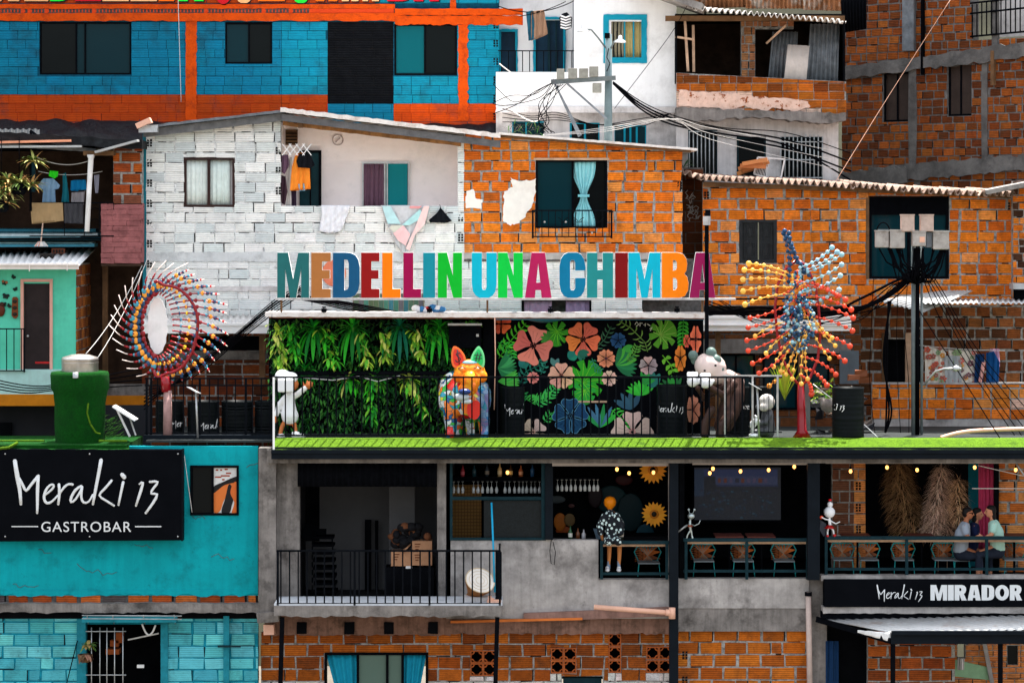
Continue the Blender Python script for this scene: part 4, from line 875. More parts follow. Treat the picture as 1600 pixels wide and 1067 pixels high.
# ============================================================ laundry house, left
Y=4.2
lh=thing('laundry_house',P(110,690,Y),'dark open-fronted house full of washing, with brick and worn pink end wall, far left','house')
room('room',lh,-190,232,178,372,Y+.4,2.6,[M['darkbrown'],M['dark']])
bwall('brick_pier',lh,177,230,222,320,Y,.3,colf=lambda u,z,r: tone(lin(r.choice([(190,92,34),(160,74,32),(120,70,50)])),r,.15),bw=.45,ch=.235,j=.045,seed=3,vj=1.5)
bwall('plastered_wall',lh,158,318,223,412,Y,.3,colf=lambda u,z,r: tone(lin((158,98,98)),r,.12),bw=.6,ch=.12,j=.008,seed=4,mats=[M['pink'],M['pink'],M['hole']],jit=.01)
box('lower_lintel',M['darkbrown'],lh,158,410,223,416,Y,.3); wall('lower_back_wall',M['darkbrown'],lh,-190,366,232,700,Y+1.7,.1)
box('door_post',M['wood'],lh,160,415,168,640,Y+.9,.1)
wall('lower_front',M['concrete'],lh,158,600,232,700,Y+.5,.1); box('painted_band',surf('ochre_band',lin((190,115,20)),.8,var=.2),lh,165,618,232,634,Y+.45,.05)
roofpart('roof',surf('dark_roof_sheet',(.008,.009,.011),.8,var=.5,scale=5,dirt=(.03,.035,.04),dirtamt=.6,dirtscale=3),-40,203,222,220,14,Y-.6,3.6,-.1,lh,j=1.5)
roofpart('roof',M['oldtin'],-40,221,150,232,6,Y-.3,2,.1,lh,j=.6)
mb=MB(); corr(mb,P(-40,202,Y+.8),P(62,202,Y+.8),P(62,228,Y-.2),P(-40,228,Y-.2),11,.02); mb.build('roof_sheet',surf('dark_corrugated_sheet',(.02,.024,.028),.6,var=.3),lh)  # near-black corrugated roof sheet
MB().beam(P(-20,223,Y-.7),P(111,220,Y-.7),.05,.05).build('roof_batten',surf('peeled_pink_batten',lin((235,160,125)),.8),lh)
MB().beam(P(-20,230,Y-.6),P(128,229,Y-.6),.045,.2).beam(P(150,238,Y-.6),P(216,220,Y-.7),.05,.25).build('gutter_rail',M['zinc'],lh)
MB().beam(P(48,205,Y-.2),P(70,222,Y-.5),.06,.06).beam(P(48,205,Y-.1),P(48,330,Y-.1),.05,.05).build('roof_strut',M['black'],lh)
MB().beam(P(52,247,Y-.1),P(52,300,Y-.1),.09,.05).build('blue_jamb',M['tealrail'],lh)
box('eave_board',M['wood'],lh,130,236,178,243,Y-.5,.3)
mb=MB(); mb.tube([P(142,242,Y-.45),P(142,248,Y-.45),P(139,300,Y-.45),P(136,362,Y-.45)],.055,8,rs=[.10,.06,.055,.055]); mb.build('down_pipe',M['white'],lh)
rl=thing('balcony_railing',P(110,370,Y-.1),'thin wavy-barred railing in front of the dark laundry room','railing')
MB().b(46,316,178,318,Y-.02,.03).b(46,368,178,370,Y-.02,.03).build('top_rail',M['rail'],rl)
mb=MB()
for x in (100,131,155,168,177): mb.b(x,318,x+1.2,368,Y-.01,.02)
for yy in (328,345): mb.tube([P(130+i*2,yy+3*math.sin(i*.5),Y-.01) for i in range(24)],.007,4)
mb.build('bar_work',M['rail'],rl)
clothes('blue_shirt','pale blue collared shirt hanging in the dark laundry room',[(68,279),(75,283),(83,279),(94,290),(91,296),(86,292),(87,318),(66,318),(68,294),(61,296),(60,288)],(130,165,195),Y+.25)
clothes('green_hat','bright green cap hanging above the pale blue shirt',[(78,267),(91,268),(90,276),(85,279),(76,275)],(50,225,40),Y+.22)
clothes('blue_shorts','vivid blue shorts hanging in the middle of the laundry room',[(111,282),(134,281),(135,297),(124,295),(122,299),(110,298)],(10,110,160),Y+.22)
clothes('grey_vest','pale grey vest hanging under the blue shorts',[(112,300),(118,308),(126,306),(133,298),(131,320),(111,320)],(150,145,148),Y+.24)
clothes('teal_towel','narrow teal towel hanging beside the blue shorts',[(98,271),(103,270),(107,300),(108,316),(96,316),(98,300)],(25,110,125),Y+.28)
clothes('striped_top','small striped grey top hanging right of the white down pipe',[(147,274),(155,273),(154,290),(153,302),(149,302),(148,288)],(150,150,165),Y+.24)
clothes('tan_rug','tan patterned rug hung over the thin railing',[(47,317),(98,317),(99,346),(50,350)],(165,138,100),Y-.08)
clothes('grey_sheet','dark grey cloth hung over the thin railing beside the tan rug',[(100,318),(130,318),(130,350),(101,349)],(62,62,66),Y-.08)
for n in ('tan_rug','grey_sheet'): bpy.data.objects[n]['category']='rug' if n=='tan_rug' else 'cloth'
cable('upper clothes line of the dark laundry room',P(58,246,Y+.1),P(138,252,Y+.1),.12,.01,'cablewhite','clothes_line',None)
cable('lower clothes line of the dark laundry room, carrying the shirt and shorts',P(60,268,Y+.26),P(160,268,Y+.26),.08,.008,'cablewhite','clothes_line',None)
# ---- leaves helper
def leafmesh(mb,p,d,L,wd,droop,c,n=5,m=0):
    """one blade from p along d, sagging; folded along its midrib"""
    d=Vector(d).normalized(); s=d.cross(Vector((0,0,1))); s=s.normalized() if s.length>.05 else Vector((1,0,0))
    pos=Vector(p); L_=[];q=d.copy()
    for i in range(n+1):
        t=i/n; w_=wd*math.sin(math.pi*min(1,t*.92+.08))**.8; up=s.cross(q).normalized()
        L_+= [pos-s*w_*.5+up*w_*.12,pos.copy(),pos+s*w_*.5+up*w_*.12]
        q=(q+Vector((0,0,-droop/n))).normalized(); pos=pos+q*L/n
    fs=[]
    for i in range(n): a=i*3; fs+=[(a,a+1,a+4,a+3),(a+1,a+2,a+5,a+4)]
    mb.add(L_,fs,m,c,True)
def rosette(mb,p,n,L,wd,droop,cols,up=.4,r=R,front=-.3):
    for i in range(n):
        a=i/n*6.283*2.4+r.uniform(-.3,.3); d=Vector((math.cos(a),math.sin(a)*.7+front,r.uniform(-.1,1)*up+.1)); c=tone(lin(r.choice(cols)),r,.2); leafmesh(mb,p,d,L*r.uniform(.7,1.1),wd*r.uniform(.8,1.1),droop*r.uniform(.7,1.3),c)
PLC=[(150,160,80),(190,185,110),(110,130,60),(205,150,90),(90,115,50)]
for i,(x,y,n,lb) in enumerate(((30,278,150,'large spiky yellow-green plant hanging at the upper left edge'),(2,305,90,'spiky plant cut by the left edge, below the larger one'))):
    pt=thing('hanging_plant',P(x,y,Y-.8),lb,'plant'); mb=MB()
    for k in range(5): rosette(mb,P(x+R.uniform(-26,24),y+R.uniform(-26,24),Y-.8+R.uniform(-.2,.2)),n//4,.40,.055,1.0,PLC,up=1)
    mb.build('foliage',M['leaf'],pt); MB().lathe(P(x,y+16,Y-.8)+Vector((0,0,-.15)),[(.10,0),(.16,.05),(.18,.25),(.15,.25)],12).build('pot',M['dark'],pt)
    MB().tube([P(x,y+5,Y-.8),P(x,215,Y-.75)],.01,4).build('hanging_cord',M['cable'],pt)
# ============================================================ mint house
Y=3.2
mh=thing('mint_house',P(60,690,Y),'mint green plastered house with white corrugated roof, left edge','house')
wall('front_wall',M['mint'],mh,-190,420,118,580,Y+.05,.2,[(36,443,80,580)])
box('shaded_band',surf('green_gloss_band',lin((20,160,105)),.8,var=.15),mh,-190,420,80,436,Y+.03,.02) if 0 else None
wall('lower_wall',surf('pale_plinth',lin((170,205,200)),.85,var=.1,streak=.2,dirt=(.3,.35,.33),dirtamt=.4),mh,-190,578,118,618,Y-.25,.6)
box('painted_band',bpy.data.materials['ochre_band'],mh,-190,616,118,634,Y-.27,.5)
wall('basement_wall',M['roomdark'],mh,-190,633,235,720,Y+.6,.1); box('basement_door',M['dark'],mh,-20,660,18,720,Y+.5,.05)
frame(mh,surf('salmon_door_frame',lin((215,160,145)),.8,var=.1),32,436,82,590,Y,4.5,.08,a=.1,name='door_frame')
d=box('door',surf('dark_brown_door',(.022,.014,.014),.6,var=.3,scale=4,bmp=.2),mh,38,443,80,579,Y+.08,.04); MB().ball(P(43.5,525,Y+.05),.03,n=8).build('door_knob',M['steel'],d)
MB().b(55,565,80,568,Y+.07,.01).build('red_mat_edge',surf('red_stripe',(.5,.02,.02),.6),d)
am=AP(118.5,Y+.12,160,Y+5.2); am.n=-am.n
mb=MB(); q=am.rect(118,412,160,570); zt0=am.uz(118,413)[1]; zb0=P(0,575,Y).z
slab(mb,0,am.L,zb0-1.3,zt0,0,.2,(),m=1); bricks(mb,0,am.L,zb0-1.3,zt0,0,(),bw=.42,ch=.235,j=.03,colf=lambda u,z,r:tone(lin(r.choice([(175,100,40),(150,80,35),(120,65,35)])),r,.2),seed=8,jit=.01,miss=.03)
am.xf(mb); mb.build('side_wall',[M['brick'],M['mortar'],M['hole']],mh)
mb=MB(); corr(mb,P(-60,418,Y-.5),P(124,414,Y-.5),P(152,385,Y+3.2),P(-60,389,Y+3.2),19,.025,thick=.02); mb.build('roof',surf('white_roof_sheet',(.75,.75,.74),.7,var=.12,scale=4,dirt=(.35,.35,.35),dirtamt=.4),mh)
mb=MB(); mb.b(-190,412,122,415,Y-.62,.14).b(-190,415,122,421,Y-.58,.1).b(45,412,46.5,424,Y-.64,.02).b(104,412,105.5,423,Y-.64,.02); mb.build('gutter',surf('old_white_gutter',(.70,.64,.60),.6,var=.1,scale=5),mh)
rl=thing('balcony_railing',P(10,578,Y-.3),'black balcony railing in front of the mint house door','railing')
railing(rl,-30,39,513,580,Y-.3,11.5,M['rail'],1.8,1.5,1.4,posts=(37.5,))
# wall ornaments: dark silhouettes
for i,(x,y,s,a) in enumerate(((7,442,4.5,.3),(21,433,3.5,.6),(24,452,3.5,-.4),(9,463,5,.2),(6,476,4,-.2),(14,478,3.5,.8))):
    mb=MB(); c=P(x,y,Y+.02); k=s*sc_(Y); rm=Matrix.Rotation(a,3,'Y')
    for sg in (-1,1):
        mb.ball(c+rm@Vector((sg*k*.6,0,k*.35)),k*.55,.01,k*.5,8,c=lin(((150,90,60) if i==0 else (25,40,38))),rot=rm); mb.ball(c+rm@Vector((sg*k*.45,0,-k*.4)),k*.38,.01,k*.38,8,c=lin((35,45,40)),rot=rm)
    mb.ball(c,k*.12,.015,k*.8,6,c=(.01,.01,.01),rot=rm)
    o=mb.build('wall_butterfly',M['attr']); tag(o,'%s butterfly ornament on the mint wall'%['orange and dark, uppermost left','small dark, highest near the door','dark, middle one near the door frame','large dark, second lowest','dark, lowest left','dark, lowest right beside the hanging plaque'][i],'ornament','butterfly ornaments on the mint wall')
mb=MB(); mb.pp([(19,466),(21,464),(26,464),(28,467),(28,494),(25,498),(21,497),(18,493)],Y-.02,.03,c=lin((110,55,25))); 
for k in range(3): mb.ball(P(23,471+k*10,Y-.03),.05,.01,.04,8,c=(.02,.015,.01))
tag(mb.build('wall_plaque',M['attr']),'long brown wooden plaque hung on the mint wall','plaque')
tag(MB().ball(P(1,485,Y),.10,.04,.14,10,c=lin((90,40,25))).ball(P(3,476,Y),.06,.04,.06,8,c=lin((60,30,20))).build('wall_ornament',M['attr']),'round brown wall ornament cut by the left edge','ornament')
# stacked teal sheets, bricks, broom on the roof
stm=surf('pale_blue_sheets',(1,1,1),.45,attr=True,var=.2,scale=7,bmp=.1,metal=.2)
for i in range(7):
    a=P(-190,384-i*4.2,Y+1.8+.12*i);b=P([150,147,166,128,155,168,152][i],383-i*4+[0,2,-2,1,0,3,1][i],Y+1.8+.12*i); mb=MB(); c=lin([(60,130,150),(180,225,230),(20,95,115),(150,205,215),(215,228,230),(70,110,120),(40,110,130)][i])
    mb.beam(a,b,.075,.5,c=c); mb.beam(a+Vector((0,-.2,.03)),b+Vector((-.1,-.2,.03)),.012,.1,c=lin((220,235,235)))
    tag(mb.build('roof_sheet',stm),'corrugated sheet number %s of the teal stack above the mint house'%['lowest','second lowest','third lowest','middle','third highest','second highest','highest'][i] if 0 else ['lowest','second lowest','third lowest','middle','third highest','second highest','topmost'][i]+' sheet of the pale blue stack lying above the mint house','sheet','pale blue sheets stacked above the mint house')
br_=thing('broom',P(64,382,Y+1.3),'upturned broom with white handle leaning on the pale blue sheets','broom')
MB().tube([P(64,378,Y+1.2),P(71,311,Y+1.6)],.016,6).build('handle',surf('cream_handle',lin((240,205,185)),.6),br_)
mb=MB(); 
for i in range(14): mb.beam(P(60+i*.7,378,Y+1.15),P(54+i*1.6,385,Y+1.1),.02,.03,c=lin(R.choice([(230,220,210),(220,110,50),(200,200,200)])))
mb.build('bristles',M['attr'],br_)
for i,(x,y) in enumerate(((73,401),(91,393))):
    mb=MB(); p=P(x,y,Y+1.0+i*.6); mb.wb(p.x-.15,p.x+.15,p.y,p.y+.1,p.z-.05,p.z+.07,c=lin((110,60,40) if i else (45,38,34)))
    for k in range(4): mb.wb(p.x-.12+k*.065,p.x-.08+k*.065,p.y-.006,p.y,p.z-.03,p.z+.04,c=(.008,.008,.008))
    tag(mb.build('loose_brick',M['attr']),['dark hollow brick lying lower on the white roof','brown hollow brick lying higher on the white roof'][i],'brick','loose bricks on the white roof')
# ============================================================ restaurant: terrace slab, beam, walls
rs=thing('restaurant_building',P(1000,1067,.3),'grey concrete restaurant building with black-framed open bar and roof terrace','building')
ZT=P(0,700,0).z  # terrace edge height
def zpx(z,Y): return HY-(z-CZ)/sc_(Y)
beamm=surf('black_steel_beam',(.005,.008,.012),.5,var=.25,scale=3,bmp=.1,spec=.06)
MB().wb(P(424,0,-.4).x,14,-.42,-.15,P(0,717,-.4).z,P(0,708.5,-.4).z).wb(P(424,0,-.4).x,14,-.46,-.15,P(0,708,-.4).z,P(0,702,-.4).z).wb(P(424,0,-.4).x,14,-.40,-.15,P(0,702,-.4).z,P(0,699,-.4).z).build('edge_beam',beamm,rs)
MB().wb(P(418,0,0).x,14,-.15,4.9,ZT-.30,ZT-.02).build('terrace_slab',M['concrete'],rs)
# artificial turf apron falling towards the edge
mb=MB(); x0,x1=P(426,0,-.4).x,14
mb.sheet(lambda u,v:(x0+(x1-x0)*u,-.42+.8*v,ZT+.19*min(1,v*1.9)+.008*noise.noise(Vector((u*60,v*3,0)))),200,20)
tag(mb.build('turf',M['gtur']),None,None,None,'stuff')
MB().wb(P(228,0,.4).x,14,.38,4.6,ZT+.09,ZT+.13).build('terrace_floor',surf('dark_terrace_floor',(.025,.03,.03),.8,var=.3),rs)
mb=MB(); mb.ball(P(415,690,-.2),.1,n=8); 
tag(MB().sheet(lambda u,v:(P(1118,0,.4).x+(14-P(1118,0,.4).x)*u,.36+.55*v,ZT+.14+.006*noise.noise(Vector((u*40,v*4,3)))),120,8).build('turf',M['gtur']),None,None,None,'stuff')
# canopy over the plant wall and mural
MB().b(418,488,1102,492.5,1.4,.1,j=.0).build('canopy_edge',M['dirtywhite'],rs)
roofpart('canopy_roof',M['roofwhite'],414,488,1102,490,7,1.38,1.5,-.02,rs,j=.8,n=90)
roofpart('canopy_edge_board',surf('rusty_angle',(.22,.10,.06),.8,var=.4,scale=9),420,494,1100,496,3,1.42,.06,0,rs,j=.3,n=40)
MB().b(775,497,1100,500,1.46,.05).build('blue_trim',surf('blue_trim_paint',lin((25,110,140)),.5,var=.2),rs)
mb=MB(); mb.sheet(lambda u,v:P(815+72*u,497+ (7*math.sin(u*3.14))*v,1.5+.3*v),30,4); mb.build('blue_tarp',surf('blue_tarp_cloth',lin((20,115,140)),.5,var=.2),rs,solid=.01)
MB().b(755,498,774,690,2.2,.1).b(699,560,704,690,2.5,.1).build('back_post',M['black'],rs)
MB().b(420,497,775,690,2.75,.1).build('plant_wall_board',M['dark'],rs)
MB().tube([P(773,496,1.3),P(774,560,1.32),P(772,640,1.3)],.012,5).build('pale_hose',M['pvc'],rs)
# ---- mural panel
mu=thing('mural',P(936,690,2.4),'black wall panel painted with pink, orange and blue flowers and green leaves','mural')
Ym=2.4
MB().b(775,500,1099,690,Ym,.08).build('panel',M['blackmat'],mu)
LAY=[0]
def mt(pts,c,name='painted_leaf',D=.004,plane=None):
    LAY[0]+=1; y=Ym-.004-.0007*LAY[0]
    mb=MB().pp(pts,y,.003,c=lin(c)); return mb
def spl(pts,n=5):
    out=[];L=len(pts)
    for i in range(L):
        p0,p1,p2,p3=[Vector(pts[(i+k)%L]) for k in (-1,0,1,2)]
        for t in range(n):
            t/=n; out.append(tuple(.5*((2*p1)+(p2-p0)*t+(2*p0-5*p1+4*p2-p3)*t*t+(3*p1-p0-3*p2+p3)*t**3)))
    return out
def flower(cx,cy,r,pet,c,c2,ro=0,edge=None,name='painted_flower',sx=1):
    mb=MB(); LAY[0]+=1; y=Ym-.004-.0007*LAY[0]
    for k in range(pet):
        a=ro+k/pet*6.283; f=lambda d,t:(cx+sx*(d*math.cos(a)-t*math.sin(a)),cy+d*math.sin(a)+t*math.cos(a)); w_=r*math.tan(3.14/pet)*(.66 if pet<5 else .74)
        o=spl([f(r*.06,0),f(r*.38,-w_*.36),f(r*.76,-w_*.9),f(r*1.0,-w_*.62),f(r*.93,0),f(r*1.0,w_*.62),f(r*.76,w_*.9),f(r*.38,w_*.36)])
        cc=tone(lin(c if not isinstance(c,list) else c[k%len(c)]),R,.08); mb.pp(o,y-.0005*k,.003,c=cc)
        if edge: q=[P(a_,b_,y-.0005*k-.001) for a_,b_ in o+o[:1]]; mb.tube(q,.008,4,c=lin(edge),flat=.2)
        for s_ in (-.25,0,.25):
            p0=P(*f(r*.2,w_*s_*.5),y-.004); p1=P(*f(r*.72,w_*s_*1.6),y-.004); mb.tube([p0,(p0+p1)/2,p1],.005,4,c=tuple(v*.75 for v in cc),flat=.2)
    for k in range(7): a=k*.9; mb.ball(P(cx+r*.13*math.cos(a)*sx,cy+r*.13*math.sin(a),y-.005),r*.05*sc_(Ym),.003,r*.08*sc_(Ym),6,c=lin(c2))
    return mb.build(name,M['attr'],mu)
def blade(mb,x0,y0,x1,y1,w_,c,y,bend=.15):
    d=Vector((x1-x0,y1-y0)); n=Vector((-d.y,d.x)).normalized(); m_=Vector(((x0+x1)/2,(y0+y1)/2))+n*d.length*bend
    mb.pp(spl([(x0,y0),tuple(m_-n*w_),(x1,y1),tuple(m_+n*w_)],4),y,.003,c=c)
def frond(pts,L,c,n=9,w_=1.6,name='painted_frond',side=(-1,1)):
    """fern branch along pts with leaflets of length L"""
    mb=MB(); LAY[0]+=1; y=Ym-.004-.0007*LAY[0]; cc=lin(c); mb.tube([P(a,b,y) for a,b in pts],.010,4,c=cc,flat=.2)
    tot=len(pts)-1
    for i in range(n):
        t=(i+.5)/n*tot; k=int(t); f=t-k; a=Vector(pts[k]).lerp(Vector(pts[min(k+1,tot)]),f); d=(Vector(pts[min(k+1,tot)])-Vector(pts[k])).normalized(); nn=Vector((-d.y,d.x)); l=L*(1-.5*abs(i/n-.35))
        for s_ in side: e=a+(nn*s_*.8+d*.55)*l; blade(mb,a.x,a.y,e.x,e.y,w_,tone(cc,R,.15),y-.0004*i-.0002*s_,.12*s_)
    return mb.build(name,M['attr'],mu)
def monstera(cx,cy,r,ro,c,vein=(120,220,60)):
    mb=MB(); LAY[0]+=1; y=Ym-.004-.0007*LAY[0]; N=90; out=[]
    for i in range(N):
        a=i/N*6.283; rr=r*(1-.12*math.cos(a))*(1 if math.cos(a*9)>-.35 or abs(a-3.14)>2.6 else .55); rr*=(.75 if abs(a-3.1416)<.12 else 1)
        out.append((cx+rr*math.cos(a+ro)*.9,cy+rr*math.sin(a+ro)))
    mb.pp(out,y,.003,c=lin(c))
    for k in range(-4,5): a=ro+k*.62; mb.tube([P(cx-r*.3*math.cos(ro),cy-r*.3*math.sin(ro),y-.001),P(cx+r*.8*math.cos(a)*.9,cy+r*.8*math.sin(a),y-.001)],.008,4,c=lin(vein),flat=.2)
    return mb.build('painted_leaf',M['attr'],mu)
def fan(cx,cy,r,a0,a1,n,c,w_=3):
    mb=MB(); LAY[0]+=1; y=Ym-.004-.0007*LAY[0]
    for i in range(n): a=math.radians(a0+(a1-a0)*i/(n-1)); blade(mb,cx,cy,cx+r*math.cos(a),cy-r*math.sin(a),w_,tone(lin(c if isinstance(c,tuple) else R.choice(c)),R,.2),y-.0004*i,.03)
    return mb.build('painted_leaf',M['attr'],mu)
monstera(868,523,21,1.9,(50,150,30)); monstera(918,592,32,-.6,(45,165,35)); monstera(1038,520,24,-.6,(80,150,35),(150,200,90)); monstera(912,615,20,1.8,(40,170,60))
frond([(779,560),(800,530),(822,505)],16,(80,200,40),8); frond([(778,535),(795,545),(800,560)],14,(50,190,60),6); fan(778,575,30,-50,60,11,[(35,130,75),(60,165,90)])
fan(778,596,34,-10,30,7,[(40,170,60),(80,190,70)]); frond([(812,600),(822,580),(845,570)],14,(25,110,90),7); frond([(845,585),(852,570),(848,560)],8,(40,130,110),4)
frond([(820,622),(836,632),(862,622)],20,(70,200,80),9,side=(-1,)); frond([(836,632),(856,620),(868,605)],14,(60,190,90),7)
frond([(930,545),(945,530),(955,510)],12,(60,110,80),6,1.0); frond([(1012,550),(1008,535),(985,512),(968,502)],13,(110,150,70),8,1.0)
fan(962,570,34,-35,75,10,[(30,120,70),(70,175,60)],4); fan(937,668,38,40,140,6,[(50,200,70),(70,120,150),(40,150,80)],3.5)
fan(1000,618,24,30,160,9,[(60,200,60),(40,170,50)],3); frond([(955,640),(970,652),(975,668)],16,(70,200,70),6); frond([(1035,555),(1048,570),(1052,582)],12,(110,190,50),3,3)
fan(985,640,30,60,150,4,[(70,110,120),(50,90,110)],5); fan(1018,606,26,60,110,3,[(40,120,110)],6); frond([(1068,500),(1066,540)],12,(50,160,40),7,2)
fan(812,573,16,20,70,2,[(30,120,110)],5); fan(866,572,14,60,110,2,[(80,130,130)],4); fan(888,560,16,20,60,2,[(25,130,110)],6); fan(975,543,14,-30,10,2,(60,160,60),4)
flower(833,540,29,4,[(230,125,110),(238,140,120),(225,110,100),(240,150,130)],(60,20,20),ro=.35); flower(783,506,15,4,[(240,110,60),(235,90,60)],(60,20,20),ro=.8); flower(911,530,26,5,[(240,120,80),(235,110,90),(240,135,60)],(50,20,15),ro=.3)
flower(877,587,20,5,[(240,185,150),(235,170,150)],(120,60,50),ro=.95); flower(833,590,9,5,(240,140,130),(160,60,70)); flower(947,560,14,6,(240,150,110),(60,30,60)); flower(952,591,12,6,(240,195,175),(90,50,50),ro=.5)
frond([(795,640),(812,628),(818,612)],12,(40,140,70),6); frond([(850,660),(862,645),(870,650)],12,(60,180,80),6); fan(1005,600,20,20,100,5,[(40,150,60)],3); fan(905,548,16,-80,-10,4,[(30,110,90)],4); frond([(980,565),(992,552),(996,540)],10,(90,160,60),6,1.2); fan(1052,612,26,60,150,6,[(50,160,60),(40,120,60)],3.5); fan(858,530,14,100,200,4,[(60,140,50)],3); frond([(925,560),(930,575),(940,580)],8,(50,150,110),5,1)
flower(891,650,27,5,(22,70,105),(10,30,45),ro=.9,edge=(90,150,180)); flower(966,532,12,5,(30,75,125),(20,30,50),ro=.3); flower(1013,571,14,5,[(165,145,150),(205,165,160)],(60,40,50),ro=.9)
flower(988,675,32,5,(228,196,180),(210,150,140),ro=.95); flower(833,675,20,4,(235,205,185),(210,160,140),ro=.8)
o=MB().b(898,626,950,629,Ym-.03,.02).build('wooden_strip',M['palewood'],mu)
flower(1087,530,20,4,[(240,125,90),(235,110,80)],(60,20,20),ro=.8,sx=.42); flower(1073,533,10,4,(235,100,80),(90,20,20),sx=.5); flower(1063,560,20,5,(235,135,50),(50,20,10),ro=.3,sx=.45); flower(1083,640,22,5,(225,150,120),(120,60,50),sx=.5)
w_=MB()
for k,st in enumerate([[(992,507),(995,503),(998,507),(994,510)],[(1000,504),(1000,510)],[(1000,505),(1004,505)],[(1006,508),(1009,505),(1008,510)],[(1011,506),(1016,509)],[(1015,514),(1019,511),(1016,517)]]): w_.tube([P(a,b,Ym-.06-.001*k) for a,b in st],.008,4,flat=.3)
w_.build('signature',M['white'],mu)
for o in mu.children:
    if o.name.startswith(('painted','signature')): pass
# ---- plant wall: small foliage mass plus big ferns
Yp=2.6
mb=MB(); rr=random.Random(5)
for i in range(5200):
    x=rr.uniform(424,752); y=rr.uniform(500,686); d=Vector((rr.uniform(-1,1),-.8,rr.uniform(-1,.6))); dep=Yp-rr.uniform(.0,.16)+.08*noise.noise(Vector((x*.05,y*.05,0)))
    c=lin(rr.choice([(20,60,26),(30,84,36),(12,40,20),(54,110,46),(36,70,50)])); leafmesh(mb,P(x,y,dep),d,.085,.05,.6,tone(c,rr,.3),n=2)
for i in range(2200):
    x=rr.uniform(420,755); y=rr.uniform(498,690); d=Vector((rr.uniform(-1,1),-.6,rr.uniform(-1,.3)))
    leafmesh(mb,P(x,y,Yp-.1-rr.uniform(0,.15)),d,.16,.055,1.0,tone(lin(rr.choice([(34,96,34),(18,60,26),(64,128,46)])),rr,.3),n=2)
tag(mb.build('ivy',M['leaf']),'dense small-leaved green wall covering behind the railing',None,None,'stuff')
FG=[(60,195,40),(45,165,40),(95,210,55),(35,140,45),(130,210,60)]; FY=[(195,225,75),(150,205,60),(225,230,120),(105,185,55)]
MB().b(440,580,756,586,Yp-.35,.3).build('planter_shelf',M['dark'],rs)
MB().tube([P(470,590,Yp-.4),P(520,594,Yp-.4),P(560,588,Yp-.4),P(590,596,Yp-.4),P(625,587,Yp-.4)],.012,5).build('pale_cord',M['cablewhite'],rs)
def crown(x,y,cols,L,w_,nu,nh,Lh):
    mb=MB(); o=P(x,y,Yp-.22)
    for q in range(nu):
        a=q/nu*3.5-.18+rr.uniform(-.12,.12); leafmesh(mb,o,Vector((math.cos(a),-.45+rr.uniform(-.2,.2),abs(math.sin(a))*.9+.05)),L*rr.uniform(.8,1.1),w_,1.0,tone(lin(rr.choice(cols)),rr,.2),n=6)
    for q in range(nh):
        u=(q+.5)/nh*2-1; leafmesh(mb,o+Vector((u*.08,-.03*q%.07,0)),Vector((u*.75,-.35,-.35)),Lh*rr.uniform(.75,1.05),w_*1.25,2.2,tone(lin(rr.choice(cols)),rr,.22),n=7)
    return mb
def cascade(x0,y0,x1,y1,cols,n,wd):
    mb=MB()
    for q in range(n):
        t=rr.random(); x=x0+(x1-x0)*t+rr.uniform(-wd,wd)*(1-.4*t); y=y0+(y1-y0)*t
        leafmesh(mb,P(x,y,Yp-.18-rr.uniform(0,.22)),Vector((rr.uniform(-1,1),-.5,rr.uniform(-1.1,.35))),rr.uniform(.17,.27),rr.uniform(.06,.085),.9,tone(lin(rr.choice(cols)),rr,.2),n=4)
    return mb
DGR=[(30,150,40),(50,185,45),(20,120,40),(70,200,60)]; CY3=[(20,120,90),(30,150,80),(25,130,60)]
pl_=[('c',(432,503,440,575),FY,70,9,'yellow-green trailing plant at the far left end of the plant wall, beside the white figure'),
('c',(452,505,462,560),FG,50,9,'green trailing plant, second from the left end of the plant wall'),
('k',(490,514),DGR,0,0,'broad strap-leaved fern, first from the left in the top row'),('c',(505,512,522,572),FG+FY[:1],60,12,'green trailing plant between the first and second strap-leaved ferns'),
('k',(551,514),DGR,0,0,'broad strap-leaved fern, second from the left in the top row'),('c',(566,518,576,572),FY,34,8,'yellow-edged trailing plant right of the second strap-leaved fern'),
('c',(602,516,604,560),FY,34,10,'yellow-edged trailing plant left of the bluish strap-leaved fern'),('k',(625,510),CY3,0,0,'bluish green strap-leaved fern, third from the left in the top row'),
('c',(646,514,660,560),FY,40,9,'yellow-edged trailing plant right of the bluish strap-leaved fern'),('k',(687,512),DGR,0,0,'broad strap-leaved fern beside the loudspeaker'),('c',(672,506,676,530),FG,20,7,'small green trailing plant just left of the fern beside the loudspeaker'),
('c',(732,500,738,512),FG,14,9,'small green plant above the loudspeaker'),('m',(476,578),DGR,0,0,'small bright fern just above the railing beside the raised hand'),
('m',(545,594),FY+FG,0,0,'small yellow-green fern, leftmost below the planter shelf'),('m',(585,592),FG,0,0,'small green fern, middle one below the planter shelf'),('c',(583,600,580,655),FG,34,5,'thin trailing plant hanging to the floor below the planter shelf'),
('m',(640,594),FY,0,0,'yellow-green fern under the right half of the planter shelf'),('c',(640,600,668,650),FY+FG,30,8,'yellow-green trailing plant left of the bulldog statue')]
for k,a,cols,n,wd,lb in pl_:
    mb=cascade(*a,cols,n,wd) if k=='c' else (crown(*a,cols,.44,.075,11,7,.85) if k=='k' else crown(*a,cols,.34,.07,10,6,.42))
    tag(mb.build('fern_plant',M['leaf']),lb,'fern','ferns and trailing plants on the plant wall')
